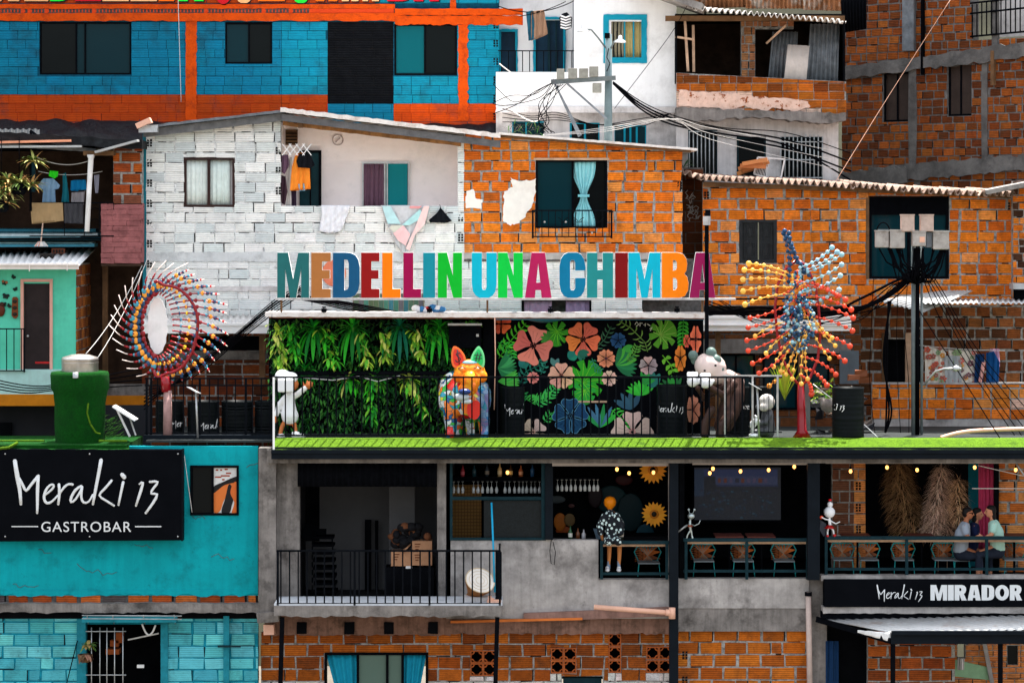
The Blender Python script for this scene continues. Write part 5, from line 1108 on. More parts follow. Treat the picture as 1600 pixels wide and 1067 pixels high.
# speaker
sp=thing('loudspeaker',P(726,545,2.2),'black loudspeaker hanging from the canopy over the bulldog statue','loudspeaker')
MB().b(701,508,752,544,2.0,.35).build('cabinet',M['blackmat'],sp,bev=.02); MB().b(700,505.5,753,508.5,1.98,.3).build('bracket',M['steel'],sp)
mb=MB(); c=P(730,526,1.99); mb.tube([(c.x+.17*math.cos(a/20*6.283),c.y,c.z+.17*math.sin(a/20*6.283)) for a in range(21)],.012,6); c=P(712,526,1.99); mb.tube([(c.x+.08*math.cos(a/16*6.283),c.y,c.z+.08*math.sin(a/16*6.283)) for a in range(17)],.01,6); mb.build('cone_ring',M['rail'],sp)
MB().b(744,522,748,526,1.99,.01).build('badge',M['steel'],sp)
# ---- letter sign
ls=thing('letter_sign',P(775,470,1.35),'row of tall coloured letters reading MEDELLIN UNA CHIMBA on a white rail','sign')
YL=1.35
LET=[('M',433,483,(34,104,104)),('E',486,517,(176,112,58)),('D',520,562,(18,84,124)),('E',564,593,(150,14,14)),('L',597,626,(255,128,0)),('L',630,658,(160,0,72)),('I',661,680,(18,142,158)),('N',684,722,(0,186,44)),('U',737,776,(0,184,208)),('N',778,817,(0,205,68)),('A',820,862,(184,28,88)),('C',874,915,(0,120,160)),('H',917,958,(34,140,140)),('I',961,981,(128,6,8)),('M',982,1032,(0,182,208)),('B',1034,1076,(255,132,0)),('A',1077,1118,(152,22,84))]
for ch,a,b_,c in LET:
    mb=MB(); place_letter(mb,ch,a,b_,394.5,465.5,YL,.14,0,lin(c),ms=1)
    mb.build('letter',[M['attr'],surf('letter_edge',(.75,.77,.76),.6) if 'letter_edge' not in bpy.data.materials else bpy.data.materials['letter_edge']],ls,bev=.006)
MB().b(430,466,1150,469,YL-.03,.22).build('rail',M['dirtywhite'],ls)
for x in (438,760,1096): MB().b(x,469,x+3,494,YL+.05,.05).build('support_post',M['wood'],ls)
MB().beam(P(1150,467,YL),P(1300,467,3.0),.04,.04).build('stay',M['rail'],ls)
fl=[]
for i,x in enumerate((506,671,860,1058)):
    o=MB().b(x-4,482,x+4,488,1.1,.1).b(x-3,479,x+3,481,1.15,.08).b(x-1,481,x+1,489,1.2,.03).build('floodlight',M['black']); tag(o,['small black floodlight on the canopy below the first E of the sign','small black floodlight on the canopy below the L and I of the sign','small black floodlight on the canopy below the A of UNA','small black floodlight on the canopy below the B of the sign'][i],'floodlight','floodlights on the canopy')
bg=MB()
for k in range(9): bg.ball(P(650+k*5+R.uniform(-2,2),483+R.uniform(-3,2),1.5),.10,.1,.07,7,c=lin(R.choice([(225,225,230),(60,120,170),(190,40,40),(235,235,235)])))
tag(bg.build('rubbish_bag',M['cloth']),'crumpled white and blue plastic bags lying on the canopy','bag')
# black tall pole in front of last A
pt=thing('black_pole',P(1104,690,.9),'tall thin black steel pole passing in front of the last letter','pole')
MB().b(1101.5,345,1107.5,693,.9,.08).build('shaft',M['black'],pt); MB().b(1099,338,1110,352,.8,.12).build('junction_box',M['dirtywhite'],pt); MB().b(1102,328,1110,340,.88,.08).build('cap',M['black'],pt)
# ---- terrace railing
tr=thing('terrace_railing',P(820,690,.3),'long black terrace railing in front of the plant wall and flower mural','railing')
railing(tr,426,1170,588,681.5,.04,13.25,M['rail'],2.8,2.6,2.1,posts=(427,1160),px_post=3)
MB().b(426,577+13,429,706,-.45,.05).build('edge_post',M['white'],tr)
tl=thing('terrace_railing',P(330,690,.9),'shorter black and steel terrace railing under the left kinetic sculpture','railing')
railing(tl,226,426,590,678,.9,13.5,M['rail'],2.4,2.4,1.9,posts=(229,236,312,384),px_post=3.5,mid=601)
tl2=thing('terrace_railing',P(1190,690,.9),'pale steel terrace railing section beside the red sculpture pole','railing')
railing(tl2,1130,1222,588,676,.7,7.5,M['rail'],2.6,1.5,1.0)
for x in (1133,1176,1215): MB().b(x-1.5,588,x+1.5,682,.66,.05).build('steel_post',M['steel'],tl2)
MB().b(1130,586,1222,588.3,.66,.06).build('steel_cap',M['steel'],tl2)
MB().b(224,680,430,690,.75,.3).build('kerb',beamm,rs)
# ============================================================ turquoise building, lower left
Y=.3
tb=thing('plaster_building',P(180,1067,Y),'turquoise plastered building carrying the black restaurant board, lower left','building')
wall('plaster_wall',M['teal'],tb,-190,697,403,930,Y,.2,[(298,728,372,804)])
n=60; pts=[(-190+593*i/n,922) for i in range(n+1)]+[(403-593*i/n,929+R.uniform(-2.5,3.5)) for i in range(n+1)]
MB().pp(pts,Y-.02,.03).build('plaster_edge',M['teal'],tb)
bwall('brick_course',tb,-190,924,400,948,Y+.03,.2,colf=lambda u,z,r:(tone(lin((90,80,78)),r,.2) if r.random()<.18 else tone(lin(r.choice([(190,90,35),(165,75,30),(205,105,45)])),r,.2)),bw=.50,ch=.30,j=.06,seed=6,jit=.02,mats=[M['brick'],M['mortardark'],M['hole']],vj=1.8)
rough_strip('concrete_ledge',M['concrete'],tb,-190,943,404,957,Y-.25,.5,70,1.6,False)
wall('shadow_gap',M['dark'],tb,-190,953,404,966,Y,.3)  # near-black strip stands in for the shade under the ledge
def cyan(u,z,r): return tone(lin(r.choice([(96,196,204),(84,184,194),(70,168,180),(106,204,210)])),r,.10)
bwall('brick_wall',tb,-190,958,403,1120,Y+.08,.2,[(134,975,251,1130)],mats=[M['paintbrick'],surf('teal_joint',lin((14,125,145)),.9,var=.4,scale=7,bmp=.6,bscale=20),M['hole']],colf=cyan,bw=.53,ch=.25,j=.03,seed=16,jit=.012,vj=1.8,wobble=.01)
box('painted_post',surf('teal_post',lin((30,125,140)),.8,var=.3,scale=6),tb,349,962,358,1120,Y-.03,.1,j=.005)
box('painted_jamb',bpy.data.materials['teal_post'],tb,251,965,262,1120,Y+.0,.1,j=.005); box('painted_jamb',bpy.data.materials['teal_post'],tb,120,966,134,1120,Y+.0,.1,j=.005)
box('pipe_stub',M['tealrail'],tb,340,1008,376,1011,Y-.12,.05)
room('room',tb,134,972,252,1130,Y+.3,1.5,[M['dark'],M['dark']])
gr=thing('window_bars',P(165,1067,Y-.2),'rusty barred window cage with trays in the lower turquoise wall','window bars')
mb=MB()
for x in (143,156,167,179,192): mb.tube([P(x,980,Y-.2),P(x,1110,Y-.2)],.012,5)
for y in (986,1054): mb.tube([P(134,y,Y-.21),P(197,y,Y-.21)],.012,5)
for y0 in (961,966): mb.tube([P(128,y0,Y-.5),P(284,y0+1,Y-.5)],.012,5)
for x in (136,176,224,272): mb.tube([P(x,961,Y-.5),P(x+2,974,Y-.1)],.012,5)
mb.build('bar_work',M['steel'],gr)
box('tray',bpy.data.materials['teal_post'],gr,128,965,275,972,Y-.4,.3)
MB().tube(sag(P(222,974,Y-.2),P(243,976,Y-.2),.22),.02,6).build('cable_loop',M['cablewhite'],gr)
MB().beam(P(200,999,Y+.35),P(248,989,Y+.35),.03,.03).build('shelf_edge',M['steel'],gr); box('hook_light',M['white'],gr,214,1038,225,1043,Y+.3,.04)
MB().b(165,1014,186,1022,Y+.6,.3).b(181,988,192,1004,Y+.7,.2).b(172,1000,185,1010,Y+.7,.2).build('inner_brickwork',surf('inner_brick',lin((150,75,35)),.9,var=.3),gr)
pt=thing('hanging_plant',P(135,1034,Y-.35),'potted plant with drooping brown leaves beside the barred window','plant'); mb=MB()
rosette(mb,P(138,1008,Y-.35),26,.22,.09,1.5,[(110,130,50),(60,90,40),(140,120,70)],up=1); rosette(mb,P(134,1022,Y-.4),24,.25,.09,2.2,[(130,95,75),(95,70,60),(110,85,60)],up=.3); mb.build('foliage',M['leaf'],pt)
MB().lathe(P(133,1034,Y-.3),[(.08,0),(.14,.04),(.16,.16),(.13,.16)],12).build('pot',M['wood'],pt)
cable('black wire slanting down the lower turquoise wall',P(121,1000,Y-.05),P(102,1075,Y-.05),0,.012,'cable','wire',None)
# its window
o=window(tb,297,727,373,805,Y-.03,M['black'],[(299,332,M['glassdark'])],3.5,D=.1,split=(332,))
pp_=MB().b(334,731,370,801,Y+.02,.02).build('painted_reflection_pane',surf('white_pane_paint',(.62,.62,.60),.5,var=.15,scale=5),o)  # mural reflected in this pane is painted on as flat colour shapes
mb=MB()
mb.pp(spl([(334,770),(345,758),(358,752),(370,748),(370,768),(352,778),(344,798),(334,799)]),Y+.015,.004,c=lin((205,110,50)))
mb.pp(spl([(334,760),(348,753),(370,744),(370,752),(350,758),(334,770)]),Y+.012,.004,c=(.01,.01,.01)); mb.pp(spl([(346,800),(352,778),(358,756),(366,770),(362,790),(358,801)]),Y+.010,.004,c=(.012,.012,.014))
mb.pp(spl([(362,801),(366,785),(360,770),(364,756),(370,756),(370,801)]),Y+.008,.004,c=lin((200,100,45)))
mb.build('painted_reflection',M['attr'],pp_)
mb=MB()
for x,y,w_ in ((337,733,4),(344,733,3),(351,732,5),(353,738,8),(336,744,10),(345,742,14),(347,748,4),(346,754,7)): mb.b(x,y,x+w_,y+2.2,Y+.016,.003,c=lin((150,60,35)))
mb.build('reflected_lettering',M['attr'],pp_)
cable('thin pale wire beside the black board, crossing the turquoise window',P(287,706,Y-.08),P(300,800,Y-.08),0,.008,'cablewhite','wire',None)
# ---- turf rim and board
rim=MB(); rim.sheet(lambda u,v:P(-60+262*u,(689+1.5*math.sin(u*30)*.3+.8*noise.noise(Vector((u*20,0,0))))+13*v,.9-1.0*v)+Vector((0,-.03*math.sin(u*40+v*5),0)),80,5,smooth=True)
rim.wb(P(-190,0,.5).x,P(203,0,.5).x,.0,2.6,P(0,700,.3).z-.1,P(0,689,.8).z-.02)
tag(rim.build('turf_rim',M['gdark']),'dark green turf strip covering the roof edge above the black board','turf')
MB().tube([P(-5,701,-.12),P(14,699,-.12),P(28,691,-.05)],.03,6).build('piping',M['gtur'],bpy.data.objects['turf_rim']); 
MB().b(-190,687.5,69,690,.2,.1).b(154,687.5,198,690,.2,.1).build('lit_edge',M['gtur'],bpy.data.objects['turf_rim'])  # brighter turf strips stand in for the sunlit edge
sg=thing('restaurant_board',P(130,845,-.1),'large black board reading Meraki 13 GASTROBAR on the turquoise wall','sign')
MB().pp([(-18,701),(285,703),(283,844),(-18,846)],-.12,.28).build('board',M['blackmat'],sg,bev=.01)
sgw=surf('pale_grey_lettering',(.66,.68,.68),.6,var=.03); mb=MB(); script(mb,0,680,1/4.1037,-.135,fat=1.0); mb.build('script_lettering',sgw,sg)
stext('GASTROBAR',64.6,205,814.8,830.6,-.13).build('lettering',sgw,sg); MB().b(18,821.5,59.5,823,-.13,.01).b(211,821.5,252,823.2,-.13,.01).build('rule',sgw,sg)
MB().b(283,702,285.5,845,-.13,.3).build('edge',M['rail'],sg)
mb=MB()
for x,y in ((8,709),(140,709),(278,709),(8,838),(140,838),(278,838)): mb.ball(P(x,y,-.125),.018,.012,.018,8)
mb.build('bolt',M['steel'],sg)
mb=MB(); r_=random.Random(9)
for x0,y0,L_,n in ((20,912,60,9),(120,880,90,14),(300,806,40,6),(330,870,50,8),(210,850,45,7),(385,730,60,9),(60,858,30,5)):
    pts=[]; x,y=x0,y0
    for i in range(n): pts.append(P(x,y,.296)); x+=L_/n*r_.uniform(.4,1.2); y+=r_.uniform(-4,6)
    mb.tube(pts,.006,4,flat=.3)
mb.build('plaster_crack',M['mortardark'],tb)
# ============================================================ restaurant lower floors
rsW=rs; Y=.3
wall('concrete_column',M['concrete'],rs,404,700,431,965,Y-.35,.5)
wall('front_wall',M['concrete'],rs,431,716,704,952,Y,.25,[(468,716,683,960)])
box('capital',M['concrete'],rs,402,956,436,972,Y-.45,.6,j=.03); box('loose_block',M['pvc'],rs,412,976,428,992,Y-.3,.3,j=.01)
wall('front_wall',M['concretelight'],rs,697,716,1050,966,Y,.25,[(704,716,852,843.5),(863,716,1045,843.5),(935,843,1045,905)])
wall('front_wall',M['concretelight'],rs,1058,904,1264,950,Y,.25); wall('front_wall',M['concrete'],rs,1058,945,1264,986,Y+.02,.25)
wall('front_wall',M['concrete'],rs,1264,900,1292,1120,Y+.05,.25)
# shutter box
mb=MB(); corr(mb,P(465,722,Y-.1),P(683,722,Y-.1),P(683,760,Y-.1),P(465,760,Y-.1),24,.02); mb.b(465,718,683,723,Y-.14,.3); mb.build('shutter_box',M['black'],rs)
# store room
YR=3.6
mb=MB(); x0,x1=P(460,0,Y).x,P(690,0,Y).x; z0,z1=P(0,952,Y).z,P(0,716,Y).z
mb.wb(x0-.3,x1+.2,YR,YR+.1,z0,z1,0); mb.wb(x1,x1+.06,Y+.26,YR,z0,z1,0); mb.wb(x0-.06,x0,Y+.26,YR,z0,z1,1); mb.wb(x0,x1,Y+.26,YR,z0-.05,z0,1); mb.wb(x0,x1,Y+.26,YR,z1,z1+.05,1)
mb.b(608,740,648,960,YR-1.2,.1,0); mb.build('store_room',[M['room'],M['roomdark']],rs)
box('dark_doorway',M['dark'],rs,462,758,499,845,YR-.05,.05)
for x0,x1,y0 in ((570,580,812),(586,591,813)): box('plank',M['dark'],rs,x0,y0,x1,955,YR-.3,.05)
st=thing('chair_stack',P(503,947,2.2),'stack of dark chairs in the shaded store room','chairs')
for k in range(9): MB().b(487+k*.5,838+k*12,521+k*.7,842+k*12,2.0,.5).b(487,842+k*12,489,850+k*12,2.0,.05).b(518+k*.7,842+k*12,520+k*.7,850+k*12,2.0,.05).build('stacked_seat',M['black'],st)
MB().beam(P(487,820,2.4),P(480,842,2.0),.3,.05).b(492,826,510,840,2.4,.04).build('backrest',M['black'],st)
cb=thing('cabinet',P(640,947,1.6),'dark cabinet under the cardboard boxes in the store room','cabinet')
MB().b(602,886,678,950,1.2,.6).build('body',M['dark'],cb); MB().b(634,884,644,888,1.18,.03).build('label_strip',M['white'],cb)
card=surf('cardboard',lin((190,140,105)),.9,var=.12,scale=8)
for i,(a,b,c_,d,lb) in enumerate(((611,861,643,884,'open cardboard box, left one on the dark cabinet'),(644,862,675,883,'cardboard box at the lower right on the dark cabinet'),(644,845,675,861,'cardboard box standing on the lower right box'))):
    t=thing('cardboard_box',P((a+c_)/2,d,1.3),lb,'box'); MB().b(a,b,c_,d,1.2,.4).build('carton',card,t)
    mb=MB()
    for q in range(3): mb.b(a+4+q*.5,b+4+q*4,a+13-q*1.5,b+5.4+q*4,1.19,.01)
    mb.build('print_mark',surf('brown_print',lin((110,60,35)),.9) if 'brown_print' not in bpy.data.materials else bpy.data.materials['brown_print'],t)
    if i==0: MB().beam(P(628,861,1.25),P(640,852,1.2),.02,.3).build('flap',card,t)
mb=MB(); 
for k in range(26): mb.ball(P(R.uniform(608,670),R.uniform(822,858),1.4+R.uniform(-.1,.15)),R.uniform(.08,.16),.12,R.uniform(.07,.13),8,c=(.012,.012,.014) if R.random()<.8 else lin((120,75,50)))
tag(mb.build('bag_pile',M['cloth']),'heap of black bags and bundles on top of the cardboard boxes','bags')
# balcony
YB_=-.95
mb=MB(); n=40; top=[(428+357*i/n,946) for i in range(n+1)]; bot=[(785-357*i/n,963+R.uniform(-2,2)) for i in range(n+1)]
mb.pp(top+bot,YB_-.05,1.3).build('balcony_slab',M['concrete'],rs)
MB().b(428,943,785,946.5,YB_-.03,1.2).build('balcony_paving',surf('pale_worn_paint',(.5,.53,.56),.8,var=.2,scale=5),rs)
bl_=thing('balcony_railing',P(607,946,YB_),'black and bare metal balcony railing in front of the store room and drum','railing')
railing(bl_,432,782,859,944,YB_,13.6,M['rail'],2.8,2.2,2.2,posts=(434,554,671,781),px_post=3.2)
MB().wb(P(782,0,YB_).x-.04,P(782,0,YB_).x,YB_,Y,P(0,862,YB_).z,P(0,859,YB_).z).b(774,862,784,944,-.4,.04).build('side_panel',M['rail'],bl_)
for x in (441,777): MB().beam(P(x,964,YB_+.1),P(x-4,1110,YB_+.1),.09,.09).build('prop_post',M['black'],rs)
for x in (464,538,600,669): box('joist_end',M['dark'],rs,x,972,x+15,990,Y-.02,.2,j=.01)
rough_strip('stained_render',surf('brown_stained_render',lin((130,98,84)),.95,var=.4,scale=3,dirt=(.05,.03,.02),dirtamt=.8,dirtscale=3,bmp=.6,streak=.7),rs,418,962,704,992,Y+.05,.2,50,1.5,False)
rough_strip('stained_render',bpy.data.materials['brown_stained_render'],rs,704,966,1052,990,Y+.04,.2,50,2,False)
MB().beam(P(704,971,Y-.1),P(910,966,Y-.1),.05,.08).build('orange_pipe',surf('orange_conduit',lin((200,110,50)),.7),rs)
MB().pp([(818,958),(900,955),(1050,948),(1052,962),(900,968),(818,966)],Y-.12,.2).build('timber_ledge',surf('old_timber_ledge',lin((140,108,98)),.9,var=.3,scale=5,streak=.4),rs)
# drum
dr=thing('drum',P(750,940,-.55),'tall wooden hand drum with pale skin leaning on the balcony','drum')
ax=Vector((.22,-.62,.58)).normalized(); top=P(750,907,-.62); rot=ax.to_track_quat('Z','Y').to_matrix()
mb=MB(); prof=[(.15,-.62),(.14,-.5),(.20,-.3),(.30,-.06),(.31,-.0)]; N=28
vs=[top+rot@Vector((r*math.cos(2*math.pi*q/N),r*math.sin(2*math.pi*q/N),z)) for r,z in prof for q in range(N)]
mb.add(vs,[(i*N+q,i*N+(q+1)%N,(i+1)*N+(q+1)%N,(i+1)*N+q) for i in range(len(prof)-1) for q in range(N)],0,(1,1,1),True).build('shell',surf('drum_wood',lin((150,95,45)),.6,var=.3,scale=6),dr)
mb=MB(); mb.add([top+rot@Vector((.305*math.cos(2*math.pi*q/N),.305*math.sin(2*math.pi*q/N),.012)) for q in range(N)],[tuple(range(N))]).build('skin',surf('drum_skin',(.68,.64,.58),.7,var=.08,scale=10),dr)
mb=MB()
for r in (.305,.23,.16,.09): mb.tube([top+rot@Vector((r*math.cos(a/N*6.2832),r*math.sin(a/N*6.2832),.014)) for a in range(N+1)],.005 if r<.3 else .012,5)
mb.build('hoop',surf('drum_ring',lin((200,180,150)),.7),dr)
tag(box('stool',M['dirtywhite'],None,724,933,769,945,-.65,.4,j=.01),'low white block under the drum','block')
tag(MB().b(761,938,783,945,-.8,.2).b(763,931,768,938,-.78,.05).b(768,934,772,938,-.78,.05).build('paint_tin',M['pvc']),'small pale tins at the foot of the drum','tins')
tag(MB().tube([P(768,785,-.2),P(771,860,-.45),P(773,925,-.6)],.02,6).build('cyan_stick',surf('cyan_paint',lin((25,150,190)),.5)),'thin cyan stick standing upright beside the drum','stick')
# dark posts
for x0,x1,y1 in ((1046,1060,1120),(1262,1281,906)): box('steel_post',beamm,rs,x0,716,x1,y1,Y-.35,.2)
box('steel_post',beamm,rs,852,716,864,843,Y-.1,.2)
# pipes
dp=thing('waste_pipe',P(990,968,Y-.4),'pale pink plastic pipe running into the black post under the bar','pipe')
MB().tube([P(928,948,Y-.4),P(1048,957,Y-.42)],.055,10).build('run',M['pvc'],dp); MB().tube([P(1050,949,Y-.42),P(1050,966,Y-.42)],.07,10).tube([P(1040,956.5,Y-.42),P(1048,957,Y-.42)],.07,10).build('tee',M['pvc'],dp)
dp2=thing('down_pipe',P(1265,1067,Y-.1),'upright pale plastic pipe beside the awning doorway','pipe')
MB().tube([P(1263,925,Y-.1),P(1266,1120,Y-.1)],.06,10).build('shaft',surf('dusty_pvc',lin((190,170,160)),.6,var=.15,scale=5),dp2); MB().lathe(P(1263,926,Y-.1),[(.075,-.06),(.075,.02),(.05,.02)],12).build('socket',M['black'],dp2)
tag(MB().tube([P(862,838,Y-.05),P(859,860,Y-.06),P(861,880,Y-.06),P(866,882,Y-.06),P(868,862,Y-.06),P(864,846,Y-.05)],.008,5).build('hanging_wire',M['cable']),'loop of thin black wire hanging on the grey wall below the bar','wire')
# ---- interior of the three bar openings
YI=4.3
mb=MB(); x0,x1=P(690,0,Y).x,P(1640,0,Y).x; z0,z1=P(0,905,Y).z,P(0,716,Y).z
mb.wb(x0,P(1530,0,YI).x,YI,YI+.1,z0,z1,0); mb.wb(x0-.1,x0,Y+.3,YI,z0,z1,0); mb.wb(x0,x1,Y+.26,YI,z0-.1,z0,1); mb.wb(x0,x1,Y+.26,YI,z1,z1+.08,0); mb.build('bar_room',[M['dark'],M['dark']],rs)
MB().wb(P(852,0,Y).x,P(852,0,Y).x+.05,Y+.25,2.0,z0,z1).wb(P(1062,0,Y).x,P(1070,0,Y).x,Y+.1,YI,z0,z1).build('partition',M['dark'],rs)
for x0,x1,y0,y1 in ((863,1044,720,728),(1082,1262,717,726),(1290,1640,716,724)):
    box('blind_casing',surf('grey_blind_casing',lin((165,155,148)),.7,var=.1),rs,x0,y0,x1,y1,Y-.25,.12)
# window 1
w1=window(rs,703,720,853,844,Y-.02,M['tealrail'],[(752,850,M['glassdark'])],4,D=.1,split=())
bpy.data.objects.remove([c for c in w1.children if c.name.startswith('pane')][0]); MB().b(707,776,849,781,Y-.02,.1).b(846,724,851,840,Y-.04,.05).build('transom',M['tealrail'],w1)
MB().b(756,782,848,840,Y+.06,.01).build('pane',surf('dark_hammered_glass',(.008,.012,.014),.3,var=.4,scale=20,bmp=.5),w1)
mb=MB(); mb.b(706,757,752,840,2.0,.02,c=lin((165,120,60)))
for i in range(16): mb.b(706,758+i*5.2,752,759+i*5.2,1.97,.02,c=lin((110,75,35)))
for i in range(10): mb.b(706+i*4.8,757,707+i*4.8,840,1.96,.02,c=lin((120,85,40)))
tag(mb.build('cane_screen',M['attr']),'yellow cane mesh screen behind the left bar window','screen')
box('shelf',M['black'],rs,706,745,850,748,1.0,.4); box('glass_rack',M['black'],rs,706,750,848,752,.7,.25); box('glass_rack',M['black'],rs,866,747,936,749,.7,.25)
# wine glasses, hanging upside down
gm=surf('clear_glassware',(.55,.58,.58),.08,var=0,bmp=0,spec=.9); gm.node_tree.nodes['Principled BSDF'].inputs['Transmission Weight'].default_value=.45
proto=None; k=0
gx=[709,716,723,740,747,754,762,768,776,789,796,804,811,817,823,830,836,843]+[871,878,885,892,899,907,914,921,928,934]
for i,x in enumerate(gx):
    y0=752 if x<860 else 749
    if proto is None:
        mb=MB(); mb.lathe(P(x,y0,.8),[(.03,-.0),(.028,-.008),(.004,-.012),(.004,-.10),(.018,-.115),(.034,-.16),(.034,-.20),(.026,-.245)],10); o=proto=mb.build('wine_glass',gm); p0=P(x,y0,.8)
    else: o=proto.copy(); C.objects.link(o); o.location=proto.location+(P(x,y0,.8)-p0)
    tag(o,'wine glass hanging upside down in the rack %s'%('over the left bar window' if x<860 else 'over the middle bar opening'),'wine glass','wine glasses in the left rack' if x<860 else 'wine glasses in the right rack')
def bottle(x,yb,h,c,Y,label,lab=None):
    t=thing('bottle',P(x,yb,Y),label,'bottle'); s=h*sc_(Y); MB().lathe(P(x,yb,Y),[(.001,0),(.045,.0),(.045,s*.6),(.018,s*.75),(.015,s),(.001,s)],10,c=lin(c)).build('glass_body',M['gloss'],t)
    if lab: MB().lathe(P(x,yb,Y),[(.047,s*.2),(.047,s*.48)],10,c=lin(lab)).build('label_band',M['attr'],t)
for x,h,c,l,lb in ((723,18,(150,50,60),(190,90,100),'pinkish bottle at the left end of the top bar shelf'),(741,18,(30,60,70),None,'dark bottle, second on the top bar shelf'),(761,20,(40,50,60),(120,110,100),'squat grey bottle on the top bar shelf'),(781,21,(190,160,110),(210,190,150),'pale gold bottle with cream label on the top bar shelf'),(798,20,(60,40,20),(220,190,120),'brown bottle with yellow label on the top bar shelf'),(814,18,(170,90,50),(220,160,120),'copper coloured bottle on the top bar shelf'),(832,19,(40,80,120),None,'blue bottle at the right end of the top bar shelf')):
    bottle(x,745,h,c,1.1,lb,l)
for x,h,c,l,lb in ((891,22,(30,70,40),(200,200,190),'green bottle on the bar counter beside the balloon-headed figure'),(903,18,(90,50,25),None,'brown bottle on the bar counter'),(912,16,(160,160,165),None,'clear bottle on the bar counter'),(971,24,(25,40,30),(230,225,215),'bottle with white label right of the balloon-headed figure')):
    bottle(x,843,h,c,.65,lb,l)
box('bar_counter',M['dark'],rs,863,838,1046,846,1.1,.8)
# bulbs
bm_=emit('warm_bulb_glow',(1,.42,.10),1.3)
for i,(x,y) in enumerate(((793,738),(964,733),(983,739),(1021,738),(1061,731),(1109,739),(1114,732),(1157,736),(1201,734),(1241,729),(1329,736),(1386,730),(1433,734),(1523,730),(1587,734))):
    t=thing('light_bulb',P(x,y,.9),'bare glowing bulb hanging from the bar ceiling, %s of the string'%['leftmost','second from left','third','fourth','fifth, by the black post','sixth','seventh, touching the sixth','eighth','ninth','tenth','eleventh, beside the white figurine','twelfth','thirteenth, over the dried grass','fourteenth, by the pink curtain','last, at the right edge'][i],'light bulb','string of bulbs in the bar')
    MB().ball(P(x,y,.9),.035,.035,.045,10).build('globe',bm_,t); MB().tube([P(x,y-3,.9),P(x,y-7,.9)],.018,6).tube([P(x,y-7,.9),P(x,716,.9)],.006,4).build('socket',M['black'],t)
# sunflowers and painted back wall
def sunflower(cx,cy,r,Yq,lb):
    mb=MB()
    for k in range(18):
        a=k/18*6.283+.1; f=lambda d,t:(cx+d*math.cos(a)-t*math.sin(a),cy+d*math.sin(a)+t*math.cos(a)); mb.pp([f(r*.3,-r*.13),f(r*.7,-r*.14),f(r*R.uniform(.95,1.08),0),f(r*.7,r*.14),f(r*.3,r*.13)],Yq-.004*(k%3),.01,c=tone(lin((225,150,35)),R,.12))
    mb.ball(P(cx,cy,Yq-.02),r*.36*sc_(Yq),.03,r*.36*sc_(Yq),14,c=lin((190,115,30))); mb.ball(P(cx,cy,Yq-.04),r*.22*sc_(Yq),.03,r*.22*sc_(Yq),12,c=(.015,.01,.005))
    tag(mb.build('sunflower',M['attr']),lb,'flower decoration','sunflower decorations in the bar')
sunflower(1022,803,20,1.3,'complete yellow sunflower decoration right of the balloon-headed figure'); sunflower(1020,734,22,1.3,'upper yellow sunflower decoration half hidden by the blind casing')
mb=MB()
for (x,y,rx,ry,c) in ((875,815,10,14,(180,100,30)),(890,812,9,10,(120,95,60)),(880,828,12,7,(150,70,25)),(955,780,26,22,(14,50,55)),(985,800,22,30,(12,42,48)),(1008,840,16,22,(20,70,85)),(930,775,12,18,(30,20,25)),(870,780,14,6,(70,80,85)),(893,790,5,3,(90,60,60)),(975,750,14,8,(60,20,24))):
    mb.ball(P(x,y,2.3+.02*rx),rx*sc_(2.3),.02,ry*sc_(2.3),14,c=lin(c))
tag(mb.build('painted_leaf_cluster',M['attr'],None),'dim teal and orange painted leaves on the back wall of the bar','mural')
box('back_screen',M['dark'],rs,858,720,1058,905,2.9,.05)
# TV screen picture
tv=thing('projection_screen',P(1150,812,3.2),'large dim blue video screen behind the middle dining tables','screen')
MB().b(1082,728,1222,816,3.3,.05).build('frame',M['black'],tv)
mb=MB(); e=lambda x0,y0,x1,y1,c,q: mb.b(x0,y0,x1,y1,3.28-.002*q,.004,c=lin(c))
e(1085,730,1220,812,(8,18,34),0); e(1100,733,1215,744,(30,44,84),1); e(1118,744,1215,757,(44,54,88),2); e(1120,757,1216,760,(20,34,70),3); e(1085,733,1100,775,(16,40,66),1)
for k in range(9): e(1122+k*9,747,1126+k*9+R.uniform(0,3),754,R.choice([(90,40,30),(20,24,50),(70,60,90)]),4)
for k in range(150): x=R.uniform(1090,1212);y=R.uniform(764,808); e(x,y,x+R.uniform(1,5),y+R.uniform(1,3),R.choice([(12,46,70),(16,34,60),(8,26,44),(24,60,80),(30,30,50)]),5+k*.02)
m,t_,p_=nodes('screen_picture'); a=t_.nodes.new('ShaderNodeAttribute'); a.attribute_name='Col'; t_.links.new(a.outputs['Color'],p_.inputs['Emission Color']); p_.inputs['Emission Strength'].default_value=.13; p_.inputs['Base Color'].default_value=(.01,.01,.01,1)
mb.build('picture',m,tv)
# dining railings
def dinrail(x0,x1,yt,posts,lb):
    t=thing('dining_railing',P((x0+x1)/2,905,Y-.1),lb,'railing')
    MB().b(x0,yt,x1,yt+5,Y-.15,.12).build('top_rail',M['tealrail'],t); MB().b(x0,yt+49,x1,yt+53,Y-.1,.06).build('bottom_rail',M['tealrail'],t)
    MB().b(x0+3,yt+5.2,x1-2,yt+8.5,Y-.0,.35).build('wooden_ledge',M['palewood'],t)
    for p in posts: MB().b(p-2.2,yt+5,p+2.2,905,Y-.12,.07).build('post',M['tealrail'],t)
dinrail(938,1046,845,(940,1042),'dark steel railing with timber ledge below the balloon-headed figure'); dinrail(1068,1264,841,(1072,1167,1262),'dark teal railing with timber ledge in front of the video screen'); dinrail(1289,1640,838,(1291,1417,1542),'dark teal railing with timber ledge in front of the seated people')
